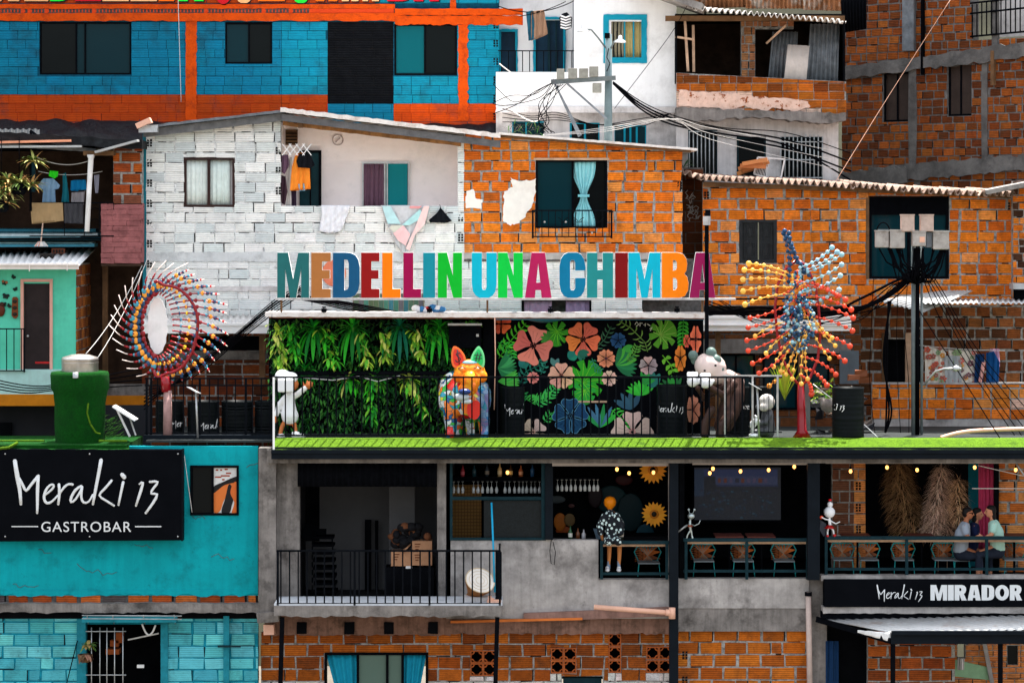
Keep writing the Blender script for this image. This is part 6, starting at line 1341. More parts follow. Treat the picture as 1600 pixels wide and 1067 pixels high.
# woven chairs
def chair(x,y,Yq,w_,lb,c1=(40,150,150),c2=(200,110,50)):
    t=thing('woven_chair',P(x,905,Yq),lb,'chair','woven chairs along the bar railing'); s=sc_(Yq)
    hw=w_/2; pts=[(x-hw*.75,y),(x+hw*.75,y),(x+hw,y+9),(x+hw*.62,y+26),(x-hw*.62,y+26),(x-hw,y+9),(x-hw*.75,y)]
    mb=MB().tube([P(a,b,Yq) for a,b in pts],.014,5,c=lin(c1)); mb.build('back_frame',M['attr'],t)
    mb=MB()
    for k in range(15):
        u=k/14; a=P(x-hw*.72+u*hw*1.44,y+1,Yq+.01); b=P(x+hw*.55-u*hw*1.1,y+25,Yq+.01); mb.tube([a,b],.006,4,c=lin(c2) if k%3 else lin(c1)); 
        mb.tube([P(x-hw*.95,y+2+u*22,Yq+.012),P(x+hw*.95,y+2+((u*7+.3)%1)*22,Yq+.012)],.005,4,c=lin((150,90,60)) if k%2 else lin(c2))
    mb.build('woven_backrest',M['attr'],t)
    MB().b(x-hw*.7,y+26,x+hw*.9,y+28,Yq-.45,.45,c=lin((120,130,135))).build('seat',M['attr'],t)
    for sx in (-.65,.85):
        for dy in (-.42,0): MB().tube([P(x+hw*sx,y+28,Yq+dy),P(x+hw*sx*1.15,903,Yq+dy)],.011,4,c=lin(c1)).build('leg',M['attr'],t)
for x,y,w_,lb in ((1012,853,42,'woven chair right of the balloon-headed figure'),(1098,850,40,'woven chair at the left end of the screen-side railing'),(1160,850,40,'woven chair behind the middle post of the screen-side railing'),(1224,850,40,'woven chair at the right end of the screen-side railing'),(1316,848,38,'first woven chair right of the white figurine'),(1357,848,36,'second woven chair right of the white figurine'),(1411,848,38,'woven chair behind the first middle post of the right railing'),(1474,848,38,'woven chair under the dried grass'),(1502,849,30,'woven chair beside the man with sunglasses'),(1584,848,40,'brown woven chair at the right edge')):
    chair(x,y,1.25,w_,lb)
for i,x in enumerate((1140,1190,1340,1440,1585)):
    t=thing('dining_table',P(x,905,1.0),['dark dining table in front of the video screen, left one','dark dining table in front of the video screen, right one','dark dining table right of the white figurine','dark dining table under the dried grass','dark dining table behind the woman in the pale shirt'][i],'table')
    MB().b(x-22,838,x+22,840,.8,.7).build('table_top',surf('red_brown_top',(.12,.03,.02),.5) if 'red_brown_top' not in bpy.data.materials else bpy.data.materials['red_brown_top'],t); MB().b(x-1.5,840,x+1.5,904,1.1,.05).build('leg',M['black'],t)
# right bar opening furniture
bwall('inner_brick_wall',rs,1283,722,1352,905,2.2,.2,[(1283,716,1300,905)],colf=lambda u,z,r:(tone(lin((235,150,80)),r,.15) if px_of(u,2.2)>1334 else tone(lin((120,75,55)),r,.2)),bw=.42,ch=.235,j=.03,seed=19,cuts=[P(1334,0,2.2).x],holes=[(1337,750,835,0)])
bwall('inner_brick_wall',rs,1560,722,1660,905,1.6,.2,colf=lambda u,z,r: tone(lin(r.choice([(200,110,45),(215,140,80),(180,95,40)])),r,.18),bw=.42,ch=.235,j=.045,seed=23,vj=2)
box('door_leaf',surf('turquoise_door',lin((20,130,150)),.7,var=.2),rs,1512,722,1530,905,2.6,.05); box('dark_jamb',M['black'],rs,1554,722,1561,905,1.5,.1); box('dark_jamb',M['black'],rs,1500,722,1513,905,2.3,.1)
tag(curtain('pink_curtain',M['cloth'],None,1529,722,1556,860,1.9,4,.03,lin((205,70,110)),nv=4),'pink curtain hanging behind the seated people','curtain')
cable('pale string running level across the right bar opening',P(1519,763,.6),P(1640,763,.6),0,.01,'cablewhite','string',None); cable('pale string sloping across the pink curtain',P(1528,727,.6),P(1602,744,.6),.0,.01,'cablewhite','string',None)
tag(MB().tube([P(1588,724,.2),P(1604,748,.2)],.02,6).build('umbrella_pole',M['steel']),'bright metal rod slanting at the top right of the bar','rod')
def pampas(x,yt,yb,w_,Yq,c,lb,n=900):
    t=thing('dried_grass',P(x,yb,Yq),lb,'dried grass'); mb=MB()
    for i in range(n):
        u=R.random(); y=yt+(yb-yt)*u; cx=x+math.sin(u*3+x)*w_*.15; ww=w_*(.25+.75*u**.7)*.5; a=R.uniform(-1,1); p=P(cx+a*ww*.62+R.uniform(-4,4)*u,y,Yq+R.uniform(-.15,.15))
        d=Vector((a*.9+R.uniform(-.3,.3),R.uniform(-.5,.2),R.uniform(-.2,.5))); leafmesh(mb,p,d,R.uniform(.10,.36),.008,1.3,tone(lin(c),R,.35),n=3)
    mb.build('plume',M['leaf'],t); MB().tube([P(x,yb+60,Yq+.1),P(x,yb-8,Yq+.1)],.008,5).build('stem',M['palewood'],t)
pampas(1418,722,838,95,1.9,(170,130,88),'broad dried grass plume, leftmost in the right bar opening',2300); pampas(1466,728,836,40,1.6,(240,205,180),'tall pale dried grass plume in the middle of the right bar opening',1300); pampas(1480,785,836,50,1.75,(220,180,150),'low spreading dried grass plume beside the tall pale one',700); pampas(1499,748,815,24,1.5,(235,190,145),'small curly dried plume nearest the man with sunglasses',600)
# sign over the awning
ms=thing('terrace_board',P(1450,948,Y-.5),'long black board reading Meraki 13 MIRADOR above the corrugated awning','sign')
MB().b(1288,906,1660,948,Y-.45,.3).build('board',M['blackmat'],ms,bev=.01)
mb=MB(); script(mb,1363.3,901.1,.0768,Y-.465,fat=1.05); mb.build('script_lettering',sgw,ms)
mb=MB(); tot=0; lets=[letter(c)[0] for c in 'MIRADOR']; gap=.07; tot=sum(lets)+gap*6; x=1454
for ch,w_ in zip('MIRADOR',lets): ww=w_/tot*143; place_letter(mb,ch,x,x+ww,913.5,937.5,Y-.465,.02); x+=ww+gap/tot*143
mb.build('lettering',sgw,ms,bev=0)
rough_strip('concrete_ledge',M['concretelight'],rs,1283,899,1660,907,Y-.25,.3,40,.8,False); rough_strip('concrete_ledge',M['concretelight'],rs,1286,948,1660,958,Y-.4,.4,40,.8,False); rough_strip('dark_ledge_strip',M['black'],rs,1284,956,1660,966,Y-.35,.3,40,1,False)  # last one is a dark strip below the lower concrete ledge
# awning
aw_=thing('awning',P(1450,1067,-1.2),'corrugated metal awning on black frame over the ground floor, lower right','awning')
mb=MB(); corr(mb,P(1276,965,Y-.1),P(1700,955,Y-.1),P(1800,980,-1.5),P(1392,988,-1.5),30,.02); mb.build('corrugated_sheet',M['zinc'],aw_)
MB().wb(P(1392,0,-1.52).x,12.5,-1.56,-1.48,P(0,1005,-1.5).z,P(0,990.2,-1.5).z).build('fascia',beamm,aw_)
MB().wb(P(1392,0,-1.52).x,12.5,-1.64,-1.56,P(0,990,-1.5).z,P(0,984,-1.5).z).build('gutter',beamm,aw_)
MB().beam(P(1276,967,Y-.1),P(1392,1001,-1.5),.12,.05).build('side_trim',M['black'],aw_)
MB().sheet(lambda u,v:P(1340+52*u,984+4*u+ (4+10*u)*v,-.9-.6*u)+Vector((0,.03*math.sin(u*20),0)),14,4).build('white_cover',M['white'],aw_,solid=.01)
for x in (1392,1560): MB().b(x,1003,x+7,1120,-1.5,.07).build('post',M['black'],aw_)
# ground floor wall
LB=[(735,1016),(755,1016),(735,1036),(755,1036),(861,1012),(881,1012),(861,1032),(881,1032),(951,990),(951,1010.5),(951,1031),(1010,1010),(1030,1010),(1010,1031),(1030,1031)]
gops=[(507,1020,668,1130),(878,1056,942,1130)]+[(x,y,x+19.5,y+19.5) for x,y in LB]
def gcol(u,z,r):
    x,y=px_of(u,.5),py_of(z,.5)
    if y>1056: return tone(lin((222,214,206)),r,.08)
    return tone(lin(r.choice([(166,84,22),(148,74,20),(182,96,28),(128,62,20)])),r,.18)
bwall('ground_floor_wall',rs,408,988,1060,1120,.5,.2,gops,colf=gcol,bw=.50,ch=.265,j=.03,seed=51,jit=.01,zph=.04,vj=1.8)
bwall('ground_floor_wall',rs,1060,984,1290,1120,.45,.2,colf=lambda u,z,r:tone(lin(r.choice([(196,104,26),(176,90,24),(206,114,34)])),r,.18),bw=.50,ch=.265,j=.035,seed=52,jit=.01,vj=2,holes=[(1066,990,1110,0)])
rm_=surf('clay_screen_block',lin((165,85,40)),.85,var=.3,scale=8)
for x,y in LB:
    mb=MB(); s=19.5; k=P(x+s/2,y+s/2,.48); h=s/2*sc_(.48); 
    for a,b,c_,d in ((x,y,x+s,y+1.6),(x,y+s-1.6,x+s,y+s),(x,y+1.6,x+1.6,y+s-1.6),(x+s-1.6,y+1.6,x+s,y+s-1.6)): mb.b(a,b,c_,d,.47,.15)
    for sx in (-1,1):
        for sz in (-1,1):
            c0=Vector((k.x+sx*h*.92,.5,k.z+sz*h*.92)); mb.tube([c0+Vector((-sx*h*.55*math.sin(t/6*1.57),0,-sz*h*.55*math.cos(t/6*1.57))) for t in range(7)],.016,5)
            
    mb.build('screen_block',rm_,rs)
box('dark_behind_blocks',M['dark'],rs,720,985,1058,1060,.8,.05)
wgf=window(rs,507,1019,669,1130,.45,M['black'],[(560,628,glass('green_reflection_glass',(.10,.16,.13),.05))],4,D=.1,split=(559,629,605))  # reflected green is put into the middle pane's base colour
def drape(x0,x1,x2,x3): 
    return MB().sheet(lambda u,v:P((x0+(x1-x0)*u)*(1-v)+(x2+(x3-x2)*u)*v,1022+95*v,.6)+Vector((0,.03*math.sin(u*22),0)),40,6,c=lin((25,150,180))).build('curtain',M['cloth'],wgf,solid=.005)
drape(510,558,535,557); drape(630,666,630,648)
mb=MB()
for k in range(30): leafmesh(mb,P(R.uniform(562,578),R.uniform(1026,1066),.75),Vector((R.uniform(-1,1),-.5,R.uniform(-1,1))),.12,.05,.8,tone(lin((60,150,50)),R,.2))
tag(mb.build('window_plant',M['leaf']),'green leaves behind the glass between the two teal curtains','plant')
box('lower_window',M['tealrail'],rs,880,1058,940,1120,.6,.05)
# doorway under the awning; lighter wall beside it stands in for a sunlit reflection
wall('ground_floor_wall',M['dark'],rs,1290,960,1370,1120,.8,.1); tag(curtain('blue_cloth',M['cloth'],None,1290,1001,1310,1110,.35,2,.03,lin((20,50,85)),nv=4),'dark blue cloth hanging in the doorway under the awning','cloth')
bwall('ground_floor_wall',rs,1356,985,1492,1120,.3,.2,colf=lambda u,z,r:tone(lin(r.choice([(160,78,30),(140,68,28),(175,88,34)])),r,.18),bw=.46,ch=.25,j=.035,seed=53,jit=.01,vj=2)
vv=thing('reflection_wall',P(1550,1067,2.0),'lighter orange and green wall standing in for a sunlit reflection under the awning','wall')
bwall('brick_wall',vv,1490,1000,1680,1120,2.0,.2,ops=[(1496,1005,1508,1028),(1574,1008,1590,1038)],colf=lambda u,z,r: tone(lin((225,140,80)),r,.18),bw=.3,ch=.12,j=.02,seed=54,jit=.006)
MB().pp([(1490,1030),(1545,1042),(1548,1062),(1490,1056)],1.93,.06).build('green_render',surf('pale_green_render',lin((150,190,150)),.9,var=.2,scale=4),vv); box('window',M['glassdark'],vv,1574,1008,1590,1038,2.05,.05); MB().beam(P(1538,1004,1.9),P(1550,1066,1.9),.09,.05).build('pale_strip',M['concretelight'],vv)
clothes('white_trousers','pale trousers on a line set before the stand-in reflection wall under the awning',[(1496,1028),(1507,1028),(1506,1046),(1503,1046),(1501,1032),(1499,1045),(1496,1046)],(200,195,190),1.8)
# ============================================================ terrace objects
def remesh(o,size=.02,sm=4):
    q=o.modifiers.new('remesh','REMESH'); q.mode='VOXEL'; q.voxel_size=size; q.use_smooth_shade=True
    s=o.modifiers.new('smooth','SMOOTH'); s.iterations=sm; s.factor=.5; return o
def blob(mb,x,y,Yd,rx,ry=None,rz=None,c=(1,1,1),a=0):
    s=sc_(Yd); rz=rz or rx; ry=ry or (rx+rz)/2; return mb.ball(P(x,y,Yd),rx*s,ry*s,rz*s,14,c=c,rot=Matrix.Rotation(math.radians(a),3,'Y') if a else None)
def limb(mb,pts,c=(1,1,1),n=10):
    """pts: (x,y,depth,radius in picture units)"""
    q=[P(a,b,d) for a,b,d,_ in pts]; rs=[r*sc_(d) for a,b,d,r in pts]; mb.tube(q,1,n,c=c,rs=rs)
    for i,(p,r) in enumerate(zip(q,rs)): mb.ball(p,r,n=n,c=c)
# water tank wrapped in turf
wt=thing('water_tank',P(125,690,.9),'large water tank wrapped in green turf with a steel drum on top','water tank')
mb=MB(); s=sc_(.9); prof=[(38,-4),(39,30),(39.5,60),(42,78),(45,84),(45.5,104),(44.5,109),(38,110),(0.5,110)]
N=40; base=P(125,690,.9); vs=[]
for r,z in prof:
    for q in range(N): a=q/N*6.2832; k=1+.012*math.sin(a*5+z*.1)+.01*math.sin(a*11+z*.07); vs.append(base+Vector((r*s*k*math.cos(a),r*s*k*math.sin(a),z*s)))
mb.add(vs,[(i*N+q,i*N+(q+1)%N,(i+1)*N+(q+1)%N,(i+1)*N+q) for i in range(len(prof)-1) for q in range(N)],0,(1,1,1),True).build('turf_cover',M['gdark'],wt)
mb=MB(); c0=P(139,650,.9)
mb.tube([P(138,630,.3),P(136,645,.32),P(141,662,.32),P(150,676,.34),P(157,678,.36)],.018,6).build('cover_seam',M['gtur'],wt)
MB().lathe(base+Vector((0,0,108*s)),[(28.5*s,0),(28.5*s,20*s),(29*s,21*s),(27*s,24*s),(14*s,28*s),(.5*s,29*s)],36).lathe(base+Vector((0,0,108*s)),[(28.9*s,15*s),(29.2*s,15.6*s),(28.9*s,16.2*s)],36).build('steel_drum',surf('brushed_steel_drum',(.5,.46,.43),.35,metal=.85,var=.35,scale=4,stretch=None,bmp=.1) if False else surf('brushed_steel_drum',(.5,.46,.43),.35,metal=.85,var=.35,scale=4,bmp=.1),wt)
MB().lathe(P(118,586,.25),[(.06,-.06),(.06,.06),(.03,.06)],12).build('outlet',M['steel'],wt)
cable('pair of pale wires rising from the steel drum to the roof corner, left wire',P(134,553,1.0),P(222,415,3.9),.15,.007,'cablewhite','wire','pale wires above the steel drum'); cable('pair of pale wires rising from the steel drum to the roof corner, right wire',P(152,560,1.0),P(232,400,3.9),.15,.007,'cablewhite','wire','pale wires above the steel drum')
# small pale bench with greenery beside tank
bn=thing('folding_chair',P(190,690,.8),'tilted white folding chair frame with green leaves beside the turf tank','chair')
MB().beam(P(178,634,.8),P(213,656,.8),.03,.5).build('seat',M['white'],bn); MB().beam(P(182,638,.6),P(203,682,.6),.04,.04).build('leg',M['dirtywhite'],bn); MB().beam(P(202,650,.9),P(212,680,.9),.03,.03).build('leg',M['dirtywhite'],bn)
mb=MB()
for k in range(60): leafmesh(mb,P(R.uniform(166,196),R.uniform(645,680),1.0),Vector((-1,-.3,-.4+R.uniform(-.4,.4))),.3,.03,.6,tone(lin((60,120,30)),R,.4))
tag(mb.build('palm_leaves',M['leaf']),'long green leaves lying under the tilted white chair','plant')
# barrels
def barrel(x0,x1,yt,yb,Yd,lb,word=None,ws=None,mir=False):
    t=thing('steel_barrel',P((x0+x1)/2,yb,Yd),lb,'barrel','black steel barrels on the terrace'); s=sc_(Yd); r=(x1-x0)/2*s; h=(yb-yt)*s
    prof=[(r*.96,0),(r,.01),(r,.05)]
    for f in (.12,.2,.28,.38,.5,.62,.72,.8,.88): prof+=[(r*.985,h*f-.03),(r*(1.02 if f in(.38,.62) else 1.0),h*f),(r*.985,h*f+.03)]
    prof+=[(r,h-.03),(r*1.01,h),(r*.95,h),(r*.94,h-.03),(.01,h-.03)]
    MB().lathe(P((x0+x1)/2,yb,Yd),prof,32).build('body',barm,t)
    if word:
        wx,wy,k,n=word; mb=MB(); Yf=Yd-r-.012; a=P((x0+x1)/2,0,Yd).x
        script(mb,wx,wy,k,Yf,fat=1.2,n=n)
        mb.v=[((v[0]),Yd-math.sqrt(max(.0001,r*r-min(abs(v[0]-a),r*.98)**2))-.012+(v[1]-Yf),v[2]) for v in mb.v]
        if mir: mb.v=[(2*a-v[0],v[1],v[2]) for v in mb.v]
        kf=[i for i,f in enumerate(mb.f) if all(abs(mb.v[q][0]-a)<r*.93 for q in f)]; mb.f=[mb.f[i] for i in kf]; mb.m=[mb.m[i] for i in kf]; mb.c=[mb.c[i] for i in kf]; mb.sm=[mb.sm[i] for i in kf]
        mb.build('script_lettering',M['white'],t)
    return t
barm=surf('black_barrel_enamel',(.004,.006,.007),.5,var=.3,scale=4,bmp=.1,spec=.08)
barrel(243,288,625,680,1.9,'black barrel at the far left of the terrace, behind the sculpture pole',(262,645,.05,None)); barrel(293,343,626,681,1.8,'second black barrel from the left with white script',(306,648,.05,None)); barrel(346,396,626,680,1.9,'third black barrel from the left, without readable script'); barrel(398,430,626,680,1.9,'black barrel beside the white figure, left of the plant wall')
barrel(781,820,604,680,1.75,'black barrel with white script in front of the left edge of the mural',(784,624,.052,None)); barrel(1026,1074,601,680,1.7,'black barrel with white script at the right part of the mural',(1018,622,.050,None)); barrel(1136,1172,604,680,1.8,'black barrel with mirrored script behind the leaning bear-like figure',(1126,620,.045,None),mir=True)
barrel(1300,1350,605,683,.6,'black barrel standing alone right of the red sculpture pole',(1272,620,.047,None)); barrel(1179,1205,604,680,1.9,'black barrel behind the small seated figure',(1170,620,.04,6))
# pop-art bulldog
def popart():
    m,t,p=nodes('pop_art_paint'); g=t.nodes.new('ShaderNodeNewGeometry').outputs['Position']
    n=t.nodes.new('ShaderNodeTexNoise'); n.inputs['Scale'].default_value=3; t.links.new(g,n.inputs[0]); ad=t.nodes.new('ShaderNodeVectorMath'); ad.operation='MULTIPLY_ADD'; ad.inputs[1].default_value=(.35,.35,.35); t.links.new(n.outputs['Color'],ad.inputs[0]); t.links.new(g,ad.inputs[2])
    v=t.nodes.new('ShaderNodeTexVoronoi'); v.inputs['Scale'].default_value=8.0; t.links.new(ad.outputs[0],v.inputs[0])
    sp_=t.nodes.new('ShaderNodeSeparateColor'); t.links.new(v.outputs['Color'],sp_.inputs[0]); r=t.nodes.new('ShaderNodeValToRGB'); r.color_ramp.interpolation='CONSTANT'; cr=r.color_ramp
    cols=[(235,110,20),(225,235,228),(60,190,70),(20,90,150),(235,238,236),(225,40,30),(235,225,60),(240,240,238),(245,130,40),(40,165,190),(200,215,225)]
    while len(cr.elements)<len(cols): cr.elements.new(.5)
    for i,(e,c) in enumerate(zip(cr.elements,cols)): e.position=i/len(cols); e.color=(*lin(c),1)
    t.links.new(sp_.outputs[0],r.inputs[0]); v2=t.nodes.new('ShaderNodeTexVoronoi'); v2.feature='DISTANCE_TO_EDGE'; v2.inputs['Scale'].default_value=8.0; t.links.new(ad.outputs[0],v2.inputs[0])
    cur=mix(t,(.02,.03,.05),r.outputs[0],ramp(t,v2.outputs['Distance'],.02,.05)); xs=t.nodes.new('ShaderNodeSeparateXYZ'); t.links.new(ad.outputs[0],xs.inputs[0]); x0=P(748,0,1).x+.17; cur=mix(t,cur,lin((20,95,145)),ramp(t,xs.outputs[0],x0,x0+.04,0,.85)); t.links.new(cur,p.inputs['Base Color']); p.inputs['Roughness'].default_value=.25; return m
pop=popart()
dg_=thing('bulldog_statue',P(727,682,.8),'tall glossy pop-art painted bulldog statue standing behind the railing','statue')
mb=MB()
blob(mb,722,612,1.3,34,46,30); blob(mb,712,606,1.5,27,40,27); blob(mb,734,628,.95,26,26,28); blob(mb,700,622,1.2,17,26,26); blob(mb,757,622,1.2,11,20,26)
limb(mb,[(704,630,.95,13),(704,655,.9,11),(705,674,.88,9),(703,679,.8,8)]); limb(mb,[(754,630,.95,11),(756,655,.9,10),(757,674,.88,8.5),(757,679,.8,8)]); limb(mb,[(734,650,1.6,8),(735,676,1.6,7.5)]); limb(mb,[(716,650,1.7,8),(716,676,1.7,8)])
o=remesh(mb.build('body',pop,dg_),.03,6)
mb=MB(); blob(mb,734,582,.75,25,24,21); blob(mb,718,588,.62,11,12,11); blob(mb,752,588,.62,10,12,11); blob(mb,735,596,.45,16,15,15,a=0); blob(mb,731,608,.42,16,12,11)
hd=surf('bulldog_head_paint',lin((240,120,25)),.4,var=.25,scale=4,dirt=lin((240,205,50)),dirtamt=.9,dirtscale=3,bmp=0,chip=lin((215,50,30)),chipt=.66)
h=remesh(mb.build('head',hd,dg_),.025,4)
MB().ball(P(726,612,.20),10*s,.09,5*s,12,c=lin((20,50,110))).ball(P(721,620,.24),13*s,.08,6*s,12,c=lin((190,200,205))).ball(P(729,627,.3),10*s,.08,4*s,10,c=lin((205,215,220))).build('muzzle',M['gloss'],dg_)
MB().ball(P(736,593,.40),9*s,.12,13*s,14,c=lin((240,205,50))).ball(P(740,603,.36),5*s,.12,10*s,12,c=lin((238,120,30))).build('nose_bridge',M['gloss'],dg_)
mb=MB()
for x in (722,746): mb.ball(P(x,577,.42),6*s,.05,3.4*s,10,c=lin((245,150,60))); mb.tube([P(x-6,576,.38),P(x,573,.35),P(x+6,576,.38)],.012,6,c=(.02,.03,.05))
mb.build('eye_brow',M['gloss'],dg_)
MB().ball(P(734,566.5,.66),13*s,.16,3.6*s,12,c=lin((120,190,210))).build('forehead_patch',M['gloss'],dg_)
for sx,x,y,c,c2 in ((-1,718,560,(222,52,40),(240,110,50)),(1,746,560,(30,195,100),(120,225,150))):
    rot=Matrix.Rotation(math.radians(-14*sx*-1),3,'Y')
    mb=MB(); pts=spl([(x-9*sx*0-9,y+14),(x-10-3*(sx<0),y-2),(x-6-(4 if sx<0 else -6),y-18),(x+(2 if sx>0 else -4)+4,y-15),(x+9+2*(sx>0),y-2),(x+9,y+14)])
    mb.pp(pts,.62,.10,c=lin(c2)); o=mb.build('ear',M['gloss'],dg_,bev=.03)
    mb=MB(); cx=sum(p[0] for p in pts)/len(pts); cy=sum(p[1] for p in pts)/len(pts); mb.pp([(cx+(a-cx)*.72,cy+(b-cy)*.75) for a,b in pts],.61,.01,c=lin(c)); 
    if sx<0:
        k=.604; mb.tube([P(a,b,k) for a,b in ((cx+4,cy-6),(cx,cy-8),(cx-3,cy-5),(cx,cy-1),(cx+4,cy+2),(cx+2,cy+7),(cx-2,cy+7),(cx-4,cy+4))],.012,6,c=(.02,.02,.03)); mb.tube([P(cx-1,cy-12,k-.003),P(cx+2,cy+11,k-.003)],.010,6,c=(.02,.02,.03))
    else:
        k=.604
        for dx in (-2.4,2.4): mb.tube([P(cx+dx+1.5,cy-8,k),P(cx+dx-1.5,cy+6,k)],.010,6,c=(.02,.03,.03))
        for dy in (-3.5,1.5): mb.tube([P(cx-6,cy+dy,k-.004),P(cx+6,cy+dy,k-.004)],.010,6,c=(.02,.03,.03))
    mb.build('inner_ear',M['gloss'],o)
MB().pp(spl([(731,632),(746,626),(752,640),(744,655),(732,650)]),.50,.03,c=lin((225,40,30))).build('chest_patch',M['gloss'],dg_)
MB().pp(spl([(722,628),(738,622),(744,634),(738,648),(724,644)]),.53,.03,c=lin((240,120,25))).build('chest_patch',M['gloss'],dg_)
# white figure with raised arm
wf=thing('white_figure_statue',P(452,684,.75),'white and bronze figure statue with one arm raised, left of the plant wall','statue')
bronze=surf('bronze_enamel',lin((190,110,60)),.2,var=.15,scale=5,bmp=0); whg=surf('white_enamel',(.82,.83,.84),.25,var=.04,bmp=0)
mb=MB(); limb(mb,[(447,655,.8,4),(440,668,.78,3.4),(438,678,.76,3.2)]); limb(mb,[(458,655,.8,4),(461,668,.78,3.4),(462,678,.76,3.2)]); limb(mb,[(453,652,.8,9),(453,655,.8,10)]); blob(mb,452,600,.85,15,13,12); limb(mb,[(452,612,.85,4),(452,625,.85,5)]); limb(mb,[(476,606,.7,2.5),(482,602,.7,5)]); limb(mb,[(431,652,.8,3),(431,658,.8,3.5)]); blob(mb,482,602,.7,5,4,6); limb(mb,[(475,603,.7,1.8),(473,597,.7,1.6)]); limb(mb,[(480,600,.7,1.6),(480,595,.7,1.5)]); limb(mb,[(484,600,.7,1.6),(485,595,.7,1.4)]); limb(mb,[(487,603,.7,1.6),(488,598,.7,1.3)])
remesh(mb.build('body',bronze,wf),.012,2)
mb=MB(); limb(mb,[(452,618,.8,8),(452,632,.8,10),(452,645,.8,13),(453,650,.8,14)]); limb(mb,[(458,620,.8,5),(465,616,.75,5),(477,606,.7,4.5)]); limb(mb,[(445,622,.8,5),(436,632,.8,4.5),(432,648,.8,4)]); remesh(mb.build('tunic',whg,wf),.02,4)
mb=MB(); blob(mb,442,588,.8,13,14,11); blob(mb,454,590,.8,12,14,9); remesh(mb.build('cap',whg,wf),.02,4)
MB().b(434,592,458,613,.5,.2).build('face_plate',whg,wf,bev=.03); MB().b(445,601,446.5,602.5,.49,.01).build('nose_dot',M['rail'],wf)
MB().ball(P(439,681,.6),.10,.16,.05,10).ball(P(466,681,.55),.16,.18,.05,10).ball(P(462,677,.65),.09,.12,.05,10).build('shoe',whg,wf)
# big plain bear-like stand-in
bf=thing('bear_statue',P(1125,684,1.0),'large brown bear-like figure leaning forward with pale head and both white hands at its face','statue')
mb=MB(); limb(mb,[(1150,595,1.4,13),(1148,616,1.3,17),(1140,640,1.2,18),(1130,666,1.2,15)]); limb(mb,[(1112,640,.9,7),(1102,660,.9,6.5),(1100,678,.9,7)]); limb(mb,[(1140,650,1.0,9),(1128,665,.9,9),(1126,680,.9,9)]); limb(mb,[(1145,600,1.0,9),(1130,618,.8,7),(1108,604,.65,6)]); limb(mb,[(1135,598,1.3,8),(1100,622,1.0,6),(1090,606,.8,5)])
remesh(mb.build('body',surf('taupe_enamel',lin((70,50,44)),.35,var=.15,scale=3,bmp=0),bf),.028,6)
mb=MB(); blob(mb,1110,573,1.0,26,24,22,a=20); blob(mb,1120,585,1.0,17,20,16); limb(mb,[(1138,588,1.4,11),(1154,597,1.5,10)]); remesh(mb.build('head',surf('pale_taupe_enamel',lin((205,185,178)),.35,var=.08,scale=3,bmp=0),bf),.025,6)  # the pale hump paints the sunlit back in the head colour
mb=MB(); blob(mb,1083,555,1.0,8,7,8); blob(mb,1085,562,1.05,6,6,8); remesh(mb.build('ear',surf('grey_green_enamel',lin((92,112,106)),.35,var=.08,bmp=0),bf),.02,4)
mb=MB(); blob(mb,1111,551,.9,9,8,9); blob(mb,1119,563,.85,9,8,9); blob(mb,1124,577,.85,8,7,8); remesh(mb.build('ear',bpy.data.materials['grey_green_enamel'],bf),.02,4)
for cx,cy,dp in ((1082,592,.55),(1102,594,.45)):
    mb=MB(); blob(mb,cx,cy+4,dp,9,7,9)
    for k in (-1,0,1): limb(mb,[(cx+k*5,cy,dp-.02,3.6),(cx+k*5.6,cy-8,dp+.02,3.5)])
    limb(mb,[(cx+8,cy+6,dp,3.4),(cx+12,cy+1,dp,3)]); remesh(mb.build('hand',whg,bf),.014,3)
mb=MB()
blob(mb,1101,579,.63,2,1,1.6); blob(mb,1118,571,.62,2,1,1.6); mb.build('eye',M['black'],bf)
# seated small figure
sf=thing('seated_statue',P(1193,684,1.0),'small seated grey figure with pale round head and white hands, right end of the railing','statue')
mb=MB(); limb(mb,[(1199,645,1.1,9),(1199,662,1.1,12),(1198,674,1.1,13)]); limb(mb,[(1203,648,.9,5),(1196,660,.85,5),(1186,661,.8,4)]); limb(mb,[(1196,674,.9,7),(1180,676,.85,6)]); remesh(mb.build('body',surf('grey_enamel',lin((82,84,88)),.35,var=.1,bmp=0),sf),.02,4)
mb=MB(); blob(mb,1198,628,1.0,13,12,13); blob(mb,1194,636,.9,8,8,7); remesh(mb.build('head',surf('pale_grey_enamel',lin((200,196,190)),.35,var=.05,bmp=0),sf),.02,4)
mb=MB(); blob(mb,1182,658,.75,6,5,6); limb(mb,[(1178,656,.75,2.4),(1173,661,.75,2)]); limb(mb,[(1177,660,.75,2.4),(1172,666,.75,2)]); limb(mb,[(1180,664,.75,2.4),(1175,670,.75,2)]); limb(mb,[(1184,653,.75,2.2),(1180,650,.72,2)]); remesh(mb.build('hand',whg,sf),.012,2)
MB().ball(P(1178,680,.75),.12,.16,.05,10).build('shoe',whg,sf)
# lectern lamps (small white signs on stands)
for x,y,lb in ((303,608,'small tilted white plate on a steel stand, left part of the terrace'),(1180,602,'small tilted white plate on a steel stand beside the seated figure')):
    t=thing('plate_stand',P(x+4,684,.7),lb,'stand'); MB().beam(P(x-8,y-3,.6),P(x+8,y+6,.5),.015,.2).build('plate',M['white'],t); MB().tube([P(x+3,y+3,.6),P(x+6,684,.6)],.022,6).build('stem',M['steel'],t)
